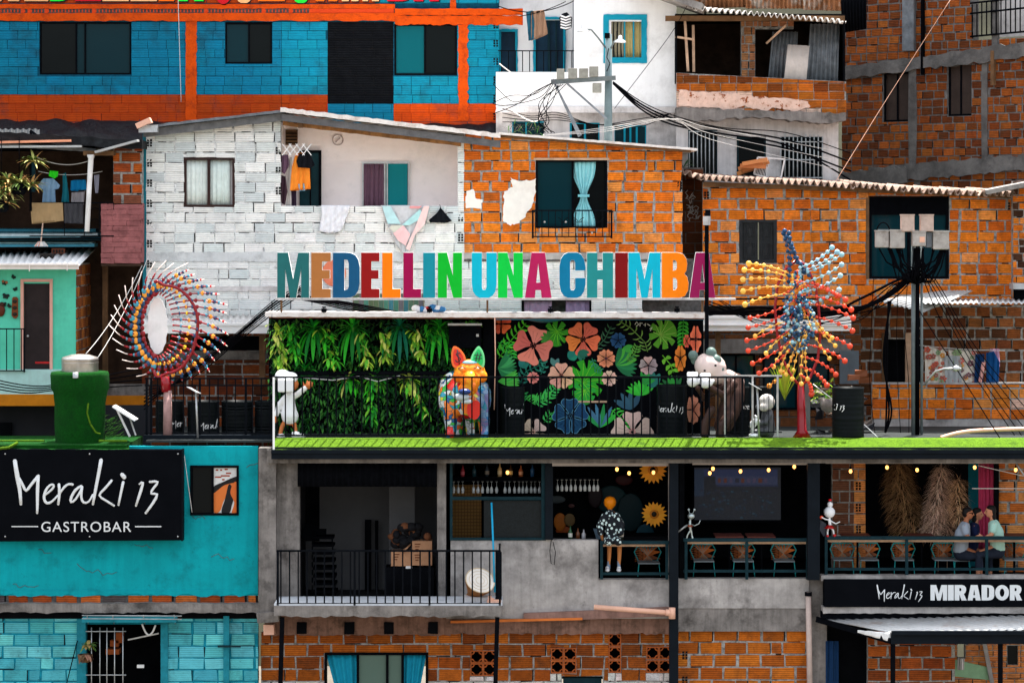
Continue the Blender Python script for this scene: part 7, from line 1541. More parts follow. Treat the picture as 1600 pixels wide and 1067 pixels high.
# ---- kinetic sculptures
RED_=lin((135,10,22)); NAV=lin((18,66,104)); TEA=lin((60,150,175)); ORA=lin((245,160,50)); RD=lin((205,25,35)); YEL=lin((245,205,40)); 
def disc(mb,p,r,c,ax): mb.ball(p,r,r*.35,r,8,c=c,rot=Matrix.Rotation(ax,3,'Z'))
ks=thing('wind_sculpture',P(263,690,1.0),'ring-shaped wind sculpture of coloured discs on dark red arms, left side of the terrace','sculpture')
Yk=.9; N=35
MB().prism([(P(246,0,Yk+.3).x+.20*math.cos(a/30*6.283)*(1+.12*(a%2)),P(0,510,Yk).z+.60*math.sin(a/30*6.283)) for a in range(30)],[],Yk+.3,.02).build('white_disc',M['white'],ks)
MB().tube([P(262,685,Yk),P(262,610,Yk)],.085,10,rs=[.10,.085]).build('pole',surf('weathered_pole_paint',lin((165,130,125)),.7,var=.4,scale=5),ks); MB().tube([P(260,612,Yk),P(258,588,Yk)],.10,10,c=RED_).build('hub',M['gloss'],ks)
fr_=[(240,578),(262,583),(283,574),(299,552),(307,525),(309,500),(303,478),(292,462),(277,450),(258,446),(238,450)]
MB().tube([P(a,b,Yk+.03) for a,b in spl(fr_+[])[:-5]],.035,7,c=RED_).build('ring_frame',M['gloss'],ks)
JR=[R.uniform(-.06,.06) for _ in range(64)]
def armpt(th,r):
    jj=JR[int(th*6)%64]; a=th+.30*r+jj*.4; r=r*(1+jj); ix,iy=246+21*math.cos(th),508+47*math.sin(th); ox,oy=268+84*math.cos(a),509+88*math.sin(a)
    e=r**.9; return P(ix+(ox-ix)*e,iy+(oy-iy)*e,Yk-.25*math.cos(th)*(.6-r)+.05)
for k in range(N):
    th=k/N*6.2832; mb=MB(); left=math.cos(th)<-.2
    mb.tube([armpt(th,.03+r/8) for r in range(8)],.017,5,c=RED_)
    mb.tube([armpt(th,.92),armpt(th,1.03),armpt(th,1.32 if left else 1.06)],.010,4,c=lin((235,215,205)))
    seq=[(.03,RD,1.5),(.15,NAV if k%2 else TEA,2.6),(.29,YEL if k%3==0 else ORA,3.0),(.42,NAV,3.0),(.5,RED_,3.2),(.65,TEA,2.8),(.74,ORA,3.6),(.83,NAV,3.1),(.91,TEA if k%2 else NAV,2.5),(.99,RD,2.1)]
    if left: seq=[(.05,RED_,4.2),(.2,NAV,4.4),(.33,ORA,4.6),(.46,NAV if k%2 else TEA,4.4),(.58,RED_,3),(.68,TEA,2.4),(.80,RD,1.7)]
    for r,c,sz in seq: disc(mb,armpt(th,r),sz*sc_(Yk)*1.05,c,R.uniform(-.9,.9))
    mb.build('arm',M['gloss'],ks)
mb=MB(); mb.ball(P(246,509,Yk+.5),17*sc_(Yk),.02,43*sc_(Yk),24); 
k2=thing('wind_sculpture',P(1253,690,.7),'star-shaped wind sculpture of yellow, blue and red balls on a red pole','sculpture')
Yk=.8; MB().tube([P(1253,683,Yk),P(1253,672,Yk),P(1252,640,Yk),P(1251,600,Yk)],.1,10,c=RED_,rs=[.2,.10,.09,.07]).build('pole',M['gloss'],k2)
MB().tube([P(a,b,Yk) for a,b in ((1251,604),(1238,590),(1222,560),(1214,520),(1211,480),(1215,445),(1228,420),(1246,406))],.03,7,c=RED_).build('frame_bow',M['gloss'],k2)
MB().tube([P(a,b,Yk) for a,b in ((1251,604),(1266,590),(1278,560),(1282,520),(1279,480),(1274,445),(1260,415),(1246,406))],.03,7,c=RED_).build('frame_bow',M['gloss'],k2)
LB_=lin((150,195,205)); DB=lin((12,62,98)); YL_=lin((250,190,80)); RO=lin((225,70,40)); OR_=lin((240,150,50)); TB_=lin((90,170,190))
def chain(x0,y0,x1,y1,c,n,r0,r1,bend=0,yd=0,endc=None):
    mb=MB(); d=Vector((x1-x0,y1-y0)); nn=Vector((-d.y,d.x)).normalized(); pts=[]
    for i in range(n+1):
        t=i/n; q=Vector((x0,y0))+d*t+nn*bend*4*t*(1-t); pts.append(P(q.x,q.y,Yk-.05+yd*(t-.2)))
    mb.tube(pts,.008,4,c=c)
    for i,p in enumerate(pts):
        t=i/n; r=(r0+(r1-r0)*t)*sc_(Yk)*.86; r*= (1.25 if i==n else 1); mb.ball(p,r,r*.7,r,8,c=(endc if endc and i==n else tone(c,R,.1)))
    mb.build('ball_chain',M['gloss'],k2)
for (x1,y1) in ((1170,412),(1163,422),(1161,437),(1161,455),(1164,476)): chain(1238,430+(y1-412)*.45,x1,y1,YL_,6,2.6,4.4,4,R.uniform(-.3,.3))
for (x1,y1) in ((1172,497),(1169,512),(1167,532),(1169,548),(1176,568),(1186,583),(1202,603)): chain(1240,470+(y1-497)*.8,x1,y1,RO if y1!=603 else OR_,6,2.4,4.0,-4,R.uniform(-.3,.3))
for (x1,y1) in ((1180,525),(1197,552),(1209,573),(1220,580)): chain(1244,500+(y1-525)*.6,x1,y1,YL_,5,2.6,3.6,5)
for (x1,y1) in ((1226,361),(1233,364)): 
    chain(1256,425,x1,y1+0,DB,8,4.2,3.6,-3,.1); chain(1232,440,x1-2,y1+4,DB,8,3.8,3.4,4,.2)
chain(1264,430,1234,372,DB,6,4.2,3.4,-4,-.2)
for (x1,y1) in ((1300,387),(1308,394),(1315,398),(1315,414),(1313,431),(1311,453)): chain(1250,418+(y1-387)*.9,x1,y1,LB_,6,3.4,4.2,4,R.uniform(-.3,.3))
for (x1,y1) in ((1308,462),(1321,468),(1330,484),(1333,497),(1332,517),(1328,541),(1320,564),(1306,585),(1292,602),(1268,616)): chain(1252,440+(y1-462)*.95,x1,y1,RO,7,2.5,4.4,-5,R.uniform(-.35,.35))
for (x1,y1) in ((1300,528),(1305,540),(1296,560),(1262,592),(1252,600),(1238,592),(1228,585)): chain(1262,480+(y1-528)*.5,x1,y1,YL_,6,2.6,3.6,4)
for i in range(18): 
    a=i/18*6.28; chain(1246+22*math.cos(a),470+30*math.sin(a),1246+6*math.cos(a+1.2),455+30*math.sin(a+1.3),[TB_,DB,RO,OR_][i%4],6,2.4,3.2,6,.2)
mb=MB()
for i in range(170):
    a=R.uniform(0,6.28); rr_=math.sqrt(R.random()); mb.ball(P(1248+27*rr_*math.cos(a),506+44*rr_*math.sin(a),Yk-.1+R.uniform(-.25,.2)),R.uniform(2.0,3.6)*sc_(Yk),n=7,c=R.choice([DB,DB,DB,LB_,lin((30,90,130))]))
mb.build('ball_cluster',M['gloss'],k2)
# green post next to sculpture and planters
tag(box('green_grey_post',M['pole'],None,1258,598,1266,672,1.1,.1),'short grey-green post beside the red sculpture pole','post')
pt=thing('potted_plant',P(1290,690,1.6),'pale pot with yellow-green leafy plant behind the lone black barrel','plant')
MB().lathe(P(1298,640,1.6),[(.12,-.05),(.2,0),(.26,.25),(.24,.25)],16).build('pot',M['concretelight'],pt); mb=MB()
for k in range(70): leafmesh(mb,P(1284+R.uniform(-18,18),R.uniform(596,628),1.6),Vector((R.uniform(-1,1),-.3,R.uniform(-.2,1))),.16,.05,1,tone(lin(R.choice([(150,190,50),(90,150,50),(190,200,90)])),R,.2))
mb.build('foliage',M['leaf'],pt)
pt=thing('potted_plant',P(1226,690,1.6),'spiky yellow-green agave behind the red sculpture pole','plant'); mb=MB()
for k in range(26): leafmesh(mb,P(1226,625,1.5),Vector((R.uniform(-.5,.5),-.2,1)),.8,.05,.35,tone(lin((170,190,60)),R,.25))
mb.build('foliage',M['leaf'],pt)
for i,(x,y) in enumerate(((1335,585),(1345,579),(1352,590))):
    tag(MB().b(x-9,y,x+9,y+9,2.4+i*.3,.15,j=.02,c=lin((120,70,45))).build('loose_brick',M['attr']),['dark brick lying lowest behind the barrel','dark brick lying highest on the rubble behind the barrel','dark brick lying at the right of the rubble behind the barrel'][i],'brick','loose bricks behind the barrel')
mb=MB()
for k in range(26): mb.b(*(lambda x,y:(x,y,x+R.uniform(6,20),y+R.uniform(4,12)))(R.uniform(1268,1352),R.uniform(600,676)),2.2+R.uniform(0,1),.3,j=.06,c=lin(R.choice([(60,60,62),(95,85,78),(30,30,34),(130,110,95)])))
tag(mb.build('rubble',M['attr']),'grey rubble and boards heaped behind the lone black barrel',None,None,'stuff')
# ============================================================ meter pole on the right
up=thing('utility_pole',P(1433,690,2.0),'slim pole loaded with grey meter boxes and black cable loops, right side','pole')
Yu=2.0
MB().tube([P(1427,362,Yu),P(1427,695,Yu)],.045,8).build('shaft',M['pole'],up); MB().tube([P(1440,372,Yu),P(1440,695,Yu)],.03,8).build('shaft',M['pole'],up); MB().tube([P(1433.5,385,Yu-.02),P(1433.5,695,Yu-.02)],.045,8).build('cable_bundle',M['cable'],up)
mbx=surf('grey_meter_box',(.40,.37,.34),.6,var=.25,scale=6,dirt=(.15,.12,.10),dirtamt=.5,dirtscale=5); mbx2=surf('pinkish_meter_box',(.50,.38,.32),.6,var=.25,scale=6)
for x0,y0,x1,y1,yy,m_ in ((1369,361,1389,387,1.75,mbx),(1391,360,1414,388,1.7,mbx),(1409,336,1429,362,1.65,mbx2),(1439,336,1459,362,1.65,mbx2),(1426,362,1447,385,1.6,mbx),(1447,365,1457,387,1.75,M['oldtin']),(1458,362,1483,390,1.7,mbx)):
    o=box('meter_box',m_,up,x0,y0,x1,y1,yy,.25,bev=.02); MB().b(x0-.5,y0-1,x1+.5,y0+1,yy-.015,.28).build('lid',m_,o)
MB().b(1437,370,1445,379,1.59,.01).build('meter_label',M['pvc'],up); MB().beam(P(1370,360,1.9),P(1483,362,1.9),.05,.05).build('cross_arm',M['pole'],up)
for i in range(40):
    x=R.choice([R.uniform(1372,1412),R.uniform(1428,1446),R.uniform(1456,1482)]); e=P(R.uniform(1426,1440),R.uniform(420,445),1.9); a=P(x,388,1.8); m_=P((x+1433)/2+R.uniform(-12,12),R.uniform(415,445),1.75)
    MB().tube([a,a*.6+m_*.4+Vector((0,0,-.12)),m_,m_*.4+e*.6+Vector((0,0,-.03)),e],.017,5).build('cable_loop',M['cable'],up)
MB().tube([P(1372+10*math.cos(a/10*3.6-3.4)+8,362+14*math.sin(a/10*3.6-3.4)+0,1.8) for a in range(11)],.014,5).build('cable_loop',M['cable'],up)
def cab2(lb,pts,r=.012,mat='cable',Yd=1.9,group='overhead cables'):
    q=[P(x,y,Yd if len(t_)<3 else t_[2]) for t_ in pts for x,y in [t_[:2]]]; v=[]
    for i in range(len(q)-1):
        p0=q[max(i-1,0)];p1=q[i];p2=q[i+1];p3=q[min(i+2,len(q)-1)]
        for k in range(6):
            t=k/6; v.append(.5*((2*p1)+(p2-p0)*t+(2*p0-5*p1+4*p2-p3)*t*t+(3*p1-p0-3*p2+p3)*t**3))
    v.append(q[-1]); return tag(MB().tube(v,r,5).build('cable',M[mat]),lb,'cable',group)
LBL='black cable drooping from the meter pole behind the right wind sculpture'
for k in range(9): cab2(LBL,[(1428,418+k*3),(1395,440+R.uniform(0,30)),(1345,465+R.uniform(0,35),1.6),(1270,482+R.uniform(0,30),1.9),(1190,478+R.uniform(0,34),1.9),(1108,450+R.uniform(0,45),1.9)],R.choice([.010,.014,.03]),group='cables left of the meter pole')
for k in range(5): cab2('black cable rising from the meter pole towards the far right edge' if 0 else 'black cable slanting down right from the meter pole across the floral laundry',[(1440,405+k*6),(1470,450+k*R.uniform(4,14)),(1530,550+k*12),(1640,680+k*20)],.011,group='cables right of the meter pole')
cab2('thin pale guy wire from the meter pole down to the terrace edge',[(1436,485),(1500,585,1.2),(1562,684,.3)],.012,'cable',group=None)
for k in range(3): cab2('black cable bundle falling left of the meter pole to the terrace',[(1388+k*2,470),(1386-k*3,560),(1385+k*4,640),(1383,676)],.022,group='cables hanging beside the meter pole')
for k,(a,b) in enumerate(((1365,430),(1405,412),(1418,440))): cab2('thin black cable dropping straight down left of the meter pole',[(a,b),(a-4,520),(a-6+k*4,600),(a+2,676)],.008,group='thin cables beside the meter pole')
tag(MB().tube([P(1443,602,1.6),P(1462,580,1.5),P(1476,576,1.4),P(1502,576,1.3)],.025,8).ball(P(1494,576,1.3),.09,.07,.07,10).build('street_lamp',M['steel']),'small pale metal lamp arm bent out from the meter pole','lamp')
cab2('thick pale pipe lying along the right terrace edge',[(1470,684,.6),(1500,676,.6),(1540,672,.6),(1640,669,.6)],.045,'pvc',group=None)
MB_=[( (1200,560),(1330,690) )]
cab2('pale steel stay running down right past the lone barrel',[(1270,600,.9),(1340,655,.7),(1372,684,.5)],.012,'steel',group=None)
for k in range(4): cab2('black cable crossing the pale wall left of the turf tank',[(-20,590+k*5,1.6),(40,602+k*4,1.6),(95,600+k*3,1.6),(222,575+k*9,2.5)],.014,group='cables behind the turf tank')
for k in range(6): cab2('black cable running up behind the left wind sculpture to the sign',[(225,610+k*6,2.2),(300,590-k*3,2.2),(370,535-k*3,2.4),(430,488-k*4,2.6),(470,462-k*3,2.8)],R.choice([.010,.014,.02]),group='cables left of the plant wall')
for k in range(6): cab2('black cable crossing under the first letters of the sign',[(440+k*6,462,2.6),(490+k*10,472,2.6),(560+k*12,487,2.6),(640,492,2.6)],.016,group='cables under the sign')
cab2('dangling wire at the top of the plant wall',[(345,0,8.8)] and [(425,470,1.4),(424,520,1.4),(418,560,1.6)],.01,group=None)
# ============================================================ leaning utility pole, top centre
tp=thing('utility_pole',P(950,216,5.8),'grey street-light pole with transformer fuses in front of the white house','pole')
Yt=5.8
MB().tube([P(951,54,Yt),P(950,260,Yt)],.09,10,rs=[.075,.10]).build('shaft',surf('blue_grey_concrete',(.12,.17,.185),.8,var=.2,scale=5),tp)
MB().beam(P(861,129,Yt-.15),P(962,122,Yt-.15),.10,.10).beam(P(861,127,Yt+.12),P(962,121,Yt+.12),.07,.07).build('cross_arm',M['pole'],tp)
for x0,y0,x1,y1 in ((870,108,882,124),(888,107,902,123),(905,107,919,122),(921,104,935,120),(926,130,940,145)): box('fuse_box',surf('weathered_box',(.25,.25,.22),.8,var=.3,scale=7) if 'weathered_box' not in bpy.data.materials else bpy.data.materials['weathered_box'],tp,x0,y0,x1,y1,Yt-.25,.2,bev=.01)
for a,b in (((866,130),(908,212)),((864,124),(905,214)),((885,130),(948,186))): MB().beam(P(*a,Yt-.2),P(*b,Yt-.15),.045,.045).build('strut',M['oldtin'],tp)
MB().tube([P(947,76,Yt),P(935,60,Yt-.3),P(924,47,Yt-.6),P(917,47,Yt-.7)],.02,6).build('lamp_arm',M['pole'],tp); MB().tube([P(954,78,Yt),P(959,66,Yt-.2),P(966,62,Yt-.4)],.02,6).build('lamp_arm',M['pole'],tp)
for x,y in ((911,48),(969,65)):
    o=MB().lathe(P(x,y+2,Yt-.7),[(.14,0),(.12,.04),(.05,.08),(.045,.15),(.02,.16)],14).build('lamp_head',M['steel'],tp)
MB().b(945,52,953,60,Yt-.1,.1).build('insulator',M['black'],tp)
MB().tube([P(951,76,Yt-.1),P(948,90,Yt-.12),P(953,100,Yt-.12),P(948,112,Yt-.12)],.012,5).build('loose_cable',M['cable'],tp)
GT='black cables fanning from the top pole to the '
for k in range(4): cab2(GT+'right',[(958,128+k,5.6),(1000,158+k*4,5.8),(1050,180+k*5,6),(1130,200+k*R.uniform(1,8),6.3),(1230,208+k*R.uniform(5,14),6.6),(1330,240+k*14,6.8)],R.choice([.012,.022]),group='cables right of the top pole')
for k in range(4): cab2(GT+'left',[(862,130,5.6),(840+R.uniform(-9,9),138+k*5,5.7),(800+R.uniform(-9,9),146+R.uniform(0,26),5.8),(770,128+R.uniform(0,60),5.9)],.010,group='cables left of the top pole')
for k in range(6): cab2('black cable sagging below the fuse boxes of the top pole',[(864+k*4,132,5.5),(858-R.uniform(-6,16),160,5.4),(850+R.uniform(-12,12),190,5.4),(842+k*5,208,5.4)],.010,group='cables below the fuse boxes')
for k in range(4): cab2('cable tangled along the white house ledge',[(785,170+k*7,6.4),(830,182+k*3,6.4),(870,176+k*4,6.4),(930,195,6.4),(1000,186+k*4,6.4),(1048,178,6.4)],.010,group='tangled ledge cables')
for k in range(3): cab2('thin pale wire slanting across the barred windows',[(780,100+k*60,6.2),(830,138+k*52,6.2),(850,150+k*30,6.2)],.014,'cablewhite',group='thin pale wires')
for k in range(3): cab2('thin pale wire lying low over the orange brick roof',[(850,212,5.6),(950,205-k*3,5.6),(1048,186,5.8),(1110,200+k*9,6),(1300,235+k*14,6.4)],.005,'cablewhite',group='thin pale roof wires')
cab2('long thin pale wire crossing the dark brick building diagonally',[(1485,0,7.0),(1395,140,7.0),(1305,285,6.0)],.006,'pvc',group=None); cab2('thin wire sloping over the white house wall',[(1073,10,7.0),(1045,58,7.0),(960,170,6.5)],.008,'cable',group=None)
mb=MB()
for k in range(60): leafmesh(mb,P(R.uniform(792,846),R.uniform(196,214),5.6),Vector((R.uniform(-1,1),-.3,R.uniform(-.3,1))),.2,.02,.5,tone(lin(R.choice([(40,60,40),(30,30,28),(90,85,75),(60,110,40)])),R,.3))
tag(mb.build('dry_twigs',M['leaf']),'tangle of dry twigs and wires on the roof left of the top pole','twigs')
mb=MB()
for k in range(14): leafmesh(mb,P(1068,262,5.6),Vector((R.uniform(-1,1),-.2,R.uniform(.2,1))),.28,.04,.8,tone(lin((40,90,50)),R,.2))
tag(mb.build('roof_plant',M['leaf']),'small dark green plant at the corner of the tiled roof','plant')
# thin post & bars at top of blue bldg left roof
# ============================================================ balloon-headed figure, people, figurines
def skinned(name,pts,edges,mat,parent,size=1,sub=2,root=0):
    """continuous surface grown round connected joints: pts (vector, radius)"""
    org=ORG.get(parent.name,Vector((0,0,0))) if parent else Vector((0,0,0))
    me=bpy.data.meshes.new(name); me.from_pydata([tuple(Vector(p)-org) for p,_ in pts],edges,[]); o=bpy.data.objects.new(name,me); C.objects.link(o); o.parent=parent
    me.materials.append(mat); q=o.modifiers.new('skin','SKIN'); q.use_smooth_shade=True
    for v,(p,r) in zip(me.skin_vertices[0].data,pts):
        v.radius=(r,r) if not isinstance(r,tuple) else r
    me.skin_vertices[0].data[root].use_root=True
    q=o.modifiers.new('sub','SUBSURF'); q.levels=sub; q.render_levels=sub; ORG[o.name]=org; return o
def spec_shirt():
    m=surf('black_white_print_shirt',(.012,.014,.018),.9,var=0,bmp=.1); t=m.node_tree; p=t.nodes['Principled BSDF']; v=t.nodes.new('ShaderNodeTexVoronoi'); v.inputs['Scale'].default_value=14; g=t.nodes.new('ShaderNodeNewGeometry'); t.links.new(g.outputs['Position'],v.inputs[0])
    cur=mix(t,(.55,.68,.66),(.012,.014,.018),ramp(t,v.outputs['Distance'],.36,.42)); t.links.new(cur,p.inputs['Base Color']); return m
Yf=.75
bh_=thing('balloon_figure',P(955,893,Yf),'seated mannequin with orange bulb-shaped head and black and white patterned shirt','mannequin')
def Q(x,y,dy=0): return P(x,y,Yf+dy)
skinc=surf('tan_mannequin_skin',lin((205,135,80)),.5,var=.08)
skinned('body',[(Q(955,838,.35),.10),(Q(955,822,.35),.10),(Q(954,806,.35),.11),(Q(953,797,.33),.05),(Q(944,806,.33),.05),(Q(938,822,.3),.04),(Q(940,838,.15),.035),(Q(943,846,.05),.03),(Q(963,806,.33),.05),(Q(970,820,.3),.04),(Q(969,836,.15),.035),(Q(966,846,.05),.03),(Q(950,843,.28),.075),(Q(952,848,-.08),.06),(Q(952,862,-.12),.05),(Q(951,886,-.12),.032),(Q(960,843,.28),.075),(Q(968,848,-.08),.06),(Q(968,862,-.12),.05),(Q(967,886,-.12),.032)],
  [(0,1),(1,2),(2,3),(2,4),(4,5),(5,6),(6,7),(2,8),(8,9),(9,10),(10,11),(0,12),(12,13),(13,14),(14,15),(0,16),(16,17),(17,18),(18,19)],skinc,bh_)
mb=MB(); limb(mb,[(955,838,.38,10),(955,822,.38,10.5),(954,808,.38,10),(953,801,.38,6)]); limb(mb,[(945,806,.38,6),(937,820,.34,5.5),(938,832,.26,5)]); limb(mb,[(963,806,.38,6),(971,820,.34,5.5),(970,832,.26,5)]); limb(mb,[(949,842,.3,7),(951,846,.1,6.5)]); limb(mb,[(961,842,.3,7),(966,846,.1,6.5)])
remesh(mb.build('shirt',spec_shirt(),bh_),.018,3)
mb=MB(); mb.lathe(Q(953,801,.33),[(.05,-.04),(.04,.02),(.042,.07),(.075,.11),(.115,.155),(.132,.22),(.118,.29),(.075,.335),(.003,.352)],20).build('bulb_head',surf('orange_bulb_enamel',lin((245,140,20)),.3,var=.05,bmp=0),bh_)
mb=MB()
for x in (951,967): mb.tube([Q(x,876,-.12),Q(x,888,-.12)],.036,8)
mb.build('sock',surf('grey_blue_sock',lin((140,160,185)),.9),bh_)
for x in (949,967): MB().ball(Q(x,890,-.2),.055,.14,.04,10).ball(Q(x,887,-.12),.045,.06,.05,10).build('shoe',whg,bh_)
MB().pp([(927,826),(935,826),(941,842),(932,842)],1.0,.1).build('grey_cloth',surf('grey_denim',lin((90,110,125)),.9),bh_)
tag(MB().ball(P(971,832,.3),4*sc_(.3),.05,6*sc_(.3),8,c=lin((190,170,150))).build('pale_mug',M['attr']),'small pale cup on the counter at the right hand of the bulb-headed mannequin','cup')
# silver figurine and white figurine on the rail
sfg=thing('silver_figurine',P(1081,841,.2),'small silver robot-like figurine standing on the railing before the screen','figurine'); sv=surf('chrome_enamel',(.45,.52,.52),.25,metal=.7,var=.1,bmp=0)
mb=MB(); blob(mb,1080,806,.2,6,5,5); limb(mb,[(1078,815,.2,2),(1078,822,.2,2.6),(1079,829,.2,2)]); limb(mb,[(1078,818,.2,1),(1085,821,.1,1),(1092,818,.05,.9),(1094,813,.05,.9)]); limb(mb,[(1078,829,.2,1.6),(1074,836,.2,1.4),(1073,841,.2,1.6)]); limb(mb,[(1080,829,.2,1.6),(1081,836,.2,1.4),(1082,841,.2,1.8)]); limb(mb,[(1077,818,.2,1),(1070,824,.25,1)]); limb(mb,[(1079,809,.2,1.4),(1078,817,.2,1.6)]); remesh(mb.build('body',sv,sfg),.007,1)
MB().tube([P(1058,832,.2),P(1073,820,.22)],.018,6).build('rod',M['steel'],sfg); MB().ball(P(1076,796,.22),.03,n=8).ball(P(1085,796,.22),.03,n=8).tube([P(1076,796,.22),P(1078,803,.22)],.008,4).tube([P(1085,796,.22),P(1082,803,.22)],.008,4).build('antenna',sv,sfg)
MB().b(1075,820,1082,823,.16,.05,c=lin((130,60,40))).build('belt',M['attr'],sfg)
wfg=thing('white_figurine',P(1296,838,.2),'small white figurine with a round head and red skirt on the railing','figurine'); 
mb=MB(); blob(mb,1296,800,.2,9,8,9); limb(mb,[(1296,808,.2,1.6),(1296,814,.2,2.4),(1297,820,.2,2.4)]); limb(mb,[(1296,812,.2,1.2),(1290,811,.1,1.1),(1284,808,.05,1)]); limb(mb,[(1297,813,.2,1.2),(1306,818,.1,1.1),(1312,815,.05,1)]); limb(mb,[(1295,822,.2,1.7),(1293,830,.2,1.4),(1293,836,.2,1.4)]); limb(mb,[(1298,822,.2,1.7),(1302,829,.2,1.4),(1303,835,.2,1.4)]); remesh(mb.build('body',whg,wfg),.008,1)
MB().lathe(P(1296,825,.2),[(.11,0),(.10,.02),(.04,.07)],14,c=lin((150,20,20))).build('skirt',M['gloss'],wfg); MB().ball(P(1293,837,.17),.035,.05,.025,8,c=lin((190,20,20))).ball(P(1304,836,.17),.04,.05,.03,8,c=lin((190,20,20))).build('shoe',M['gloss'],wfg)
MB().ball(P(1297,788,.2),4.6*sc_(.2),n=10,c=(.8,.8,.8)).build('hair_bun',M['gloss'],wfg)
MB().ball(P(1283,808,.15),.05,.02,.035,8,c=lin((240,70,20))).build('red_flower',M['gloss'],wfg); MB().ball(P(1297,781,.18),.04,.03,.025,8,c=lin((210,20,20))).build('hair_bow',M['gloss'],wfg)
tag(MB().pp([(1282,812),(1291,818),(1290,838),(1287,838),(1281,828)],.28,.03,c=lin((70,74,84))).build('grey_wing',M['attr']),'grey cloth flap hanging behind the white figurine','cloth')
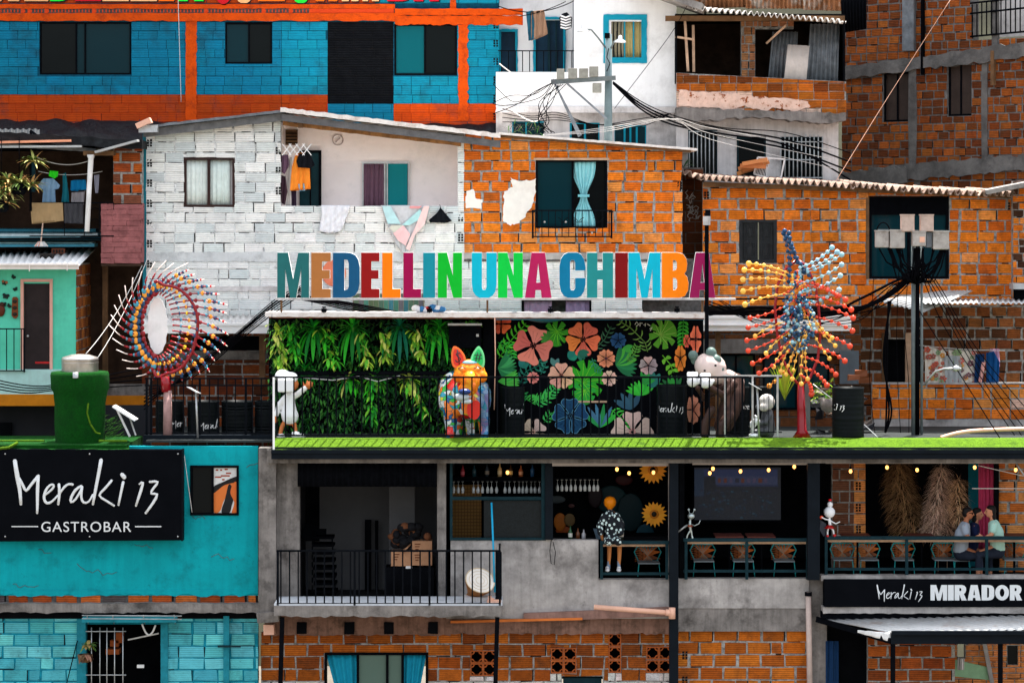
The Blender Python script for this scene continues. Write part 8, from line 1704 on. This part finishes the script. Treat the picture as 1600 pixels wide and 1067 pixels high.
# people
sk1=surf('brown_skin',lin((165,105,75)),.6,var=.05); sk2=surf('tan_skin',lin((190,130,100)),.6,var=.05); hair=surf('black_hair',(.008,.007,.007),.6,var=.3,scale=20)
def person(x,y,Yd,face,lb,skin,shirt,hairc=hair,lean=0,glasses=False,hairlong=False,back=False,arm=None):
    """seated person, x,y = head centre in the picture, face = +1 looks right, -1 looks left"""
    t=thing('person',P(x,905,Yd),lb,'person'); s=sc_(Yd); H=lambda dx,dy,dz=0:P(x+dx,y+dy,Yd+dz)
    f=face; l=-f*lean
    hipx=-f*12; arm=arm or [(-f*6,21,-.16),(-f*2,36,-.2),(f*9,41,-.3),(f*15,38,-.34)]
    mb=MB(); blob(mb,x,y,Yd,7.6,6.6,9); blob(mb,x+f*1.6,y+3.6,Yd,5.4,5,5.6); limb(mb,[(x-f*2.6,y+7,Yd,4.1),(x-f*4.2,y+15,Yd,4.4)]); limb(mb,[(x+f*7,y-.5,Yd,1.1),(x+f*8.4,y+2.2,Yd,1.5)],n=8)
    limb(mb,[(x-f*5,y+20,Yd,8),(x-f*8,y+34,Yd,10),(x+hipx,y+56,Yd,10)])
    for q,yo in ((arm,0),([(-f*10,21,.18),(-f*4,37,.2),(f*9,42,.05),(f*14,40,0)],0)):
        limb(mb,[(x-f*5,y+20,Yd+q[0][2]*.5,5)]+[(x+a,y+b,Yd+c,r_) for (a,b,c),r_ in zip(q,(4.6,3.9,2.6,2.4))],n=8)
        hx,hy,hz=q[3]
        for k in range(4): limb(mb,[(x+hx+f*1.2,y+hy-1.5+k*1.3,Yd+hz,.85),(x+hx+f*5.2,y+hy-1+k*1.3,Yd+hz-.01,.7)],n=6)
        limb(mb,[(x+hx,y+hy-2,Yd+hz,.9),(x+hx+f*2.4,y+hy-4,Yd+hz,.75)],n=6)
    for dz in (-.12,.12): limb(mb,[(x+hipx+f*31,y+84,Yd+dz,4),(x+hipx+f*31,y+99,Yd+dz,3),(x+hipx+f*37,y+101,Yd+dz,2.6)],n=8); limb(mb,[(x+hipx,y+56,Yd,8),(x+hipx+f*31,y+66,Yd+dz,4.4),(x+hipx+f*31,y+86,Yd+dz,4)],n=8)
    b=remesh(mb.build('body',skin,t),.011,2)
    mb=MB(); limb(mb,[(x+hipx,y+58,Yd,12),(x+hipx+f*1,y+46,Yd,11.5),(x-f*9,y+32,Yd,12.5),(x-f*6,y+21,Yd,9.5)]); limb(mb,[(x-f*5,y+20,Yd-.08,7),(x+arm[0][0],y+22,Yd-.14,6.6),(x+(arm[0][0]+arm[1][0])/2,y+30,Yd-.18,5.8)]); limb(mb,[(x-f*6,y+20,Yd+.08,7),(x-f*10,y+22,Yd+.18,6.6),(x-f*7,y+31,Yd+.19,5.8)])
    remesh(mb.build('shirt',shirt,t),.018,3)
    mb=MB(); limb(mb,[(x+hipx,y+62,Yd,12),(x+hipx+f*12,y+66,Yd-.1,8.2),(x+hipx+f*30,y+67,Yd-.12,6),(x+hipx+f*31,y+86,Yd-.12,4.8)]); limb(mb,[(x+hipx,y+62,Yd,11),(x+hipx+f*12,y+66,Yd+.12,8.2),(x+hipx+f*28,y+67,Yd+.12,6),(x+hipx+f*29,y+86,Yd+.12,4.8)]); remesh(mb.build('trousers',surf('dark_denim',(.015,.02,.035),.9) if 'dark_denim' not in bpy.data.materials else bpy.data.materials['dark_denim'],t),.02,2)
    mb=MB(); blob(mb,x-f*1.6,y-5.4,Yd,7.4,7.2,5.2); blob(mb,x-f*4.6,y-1,Yd,5.2,7.2,7.2)
    if hairlong: blob(mb,x-f*5.5,y+7,Yd,4.2,6,8)
    remesh(mb.build('hair',hairc,t),.012,2)
    MB().ball(H(f*5.4,-.5,-.075),.010,.012,.008,6).ball(H(f*5.4,-.5,.075),.010,.012,.008,6).build('eye',M['black'],t); MB().ball(H(f*5.8,6,0),.012,.03,.006,6).build('mouth',surf('lip',lin((140,70,60)),.5) if 'lip' not in bpy.data.materials else bpy.data.materials['lip'],t); MB().ball(H(-f*1.5,1,-.09),.016,.012,.028,8).build('ear',skin,t)
    if glasses:
        MB().beam(H(f*1,-1,-.10),H(f*6.5,-.5,-.08),.012,.01).ball(H(f*6.3,0,-.045),.018,.035,.026,8).ball(H(f*6.3,0,.045),.018,.035,.026,8).build('sunglasses',M['black'],t)
    return t
person(1513,802,.75,1,'man in sunglasses and sleeveless pale top sitting beside the dried grass',sk1,surf('pale_blue_top',lin((150,160,172)),.9,var=.1),glasses=True)
person(1528,803,1.15,1,'dark-haired person mostly hidden between the other two seated people',sk2,surf('dark_blue_top',lin((25,35,70)),.9,var=.1),hairlong=True)
person(1547,799,.7,-1,'dark-haired person in pale green shirt seen from behind, at the pink curtain',sk2,surf('pale_green_shirt',lin((165,205,190)),.9,var=.1),hairlong=True)
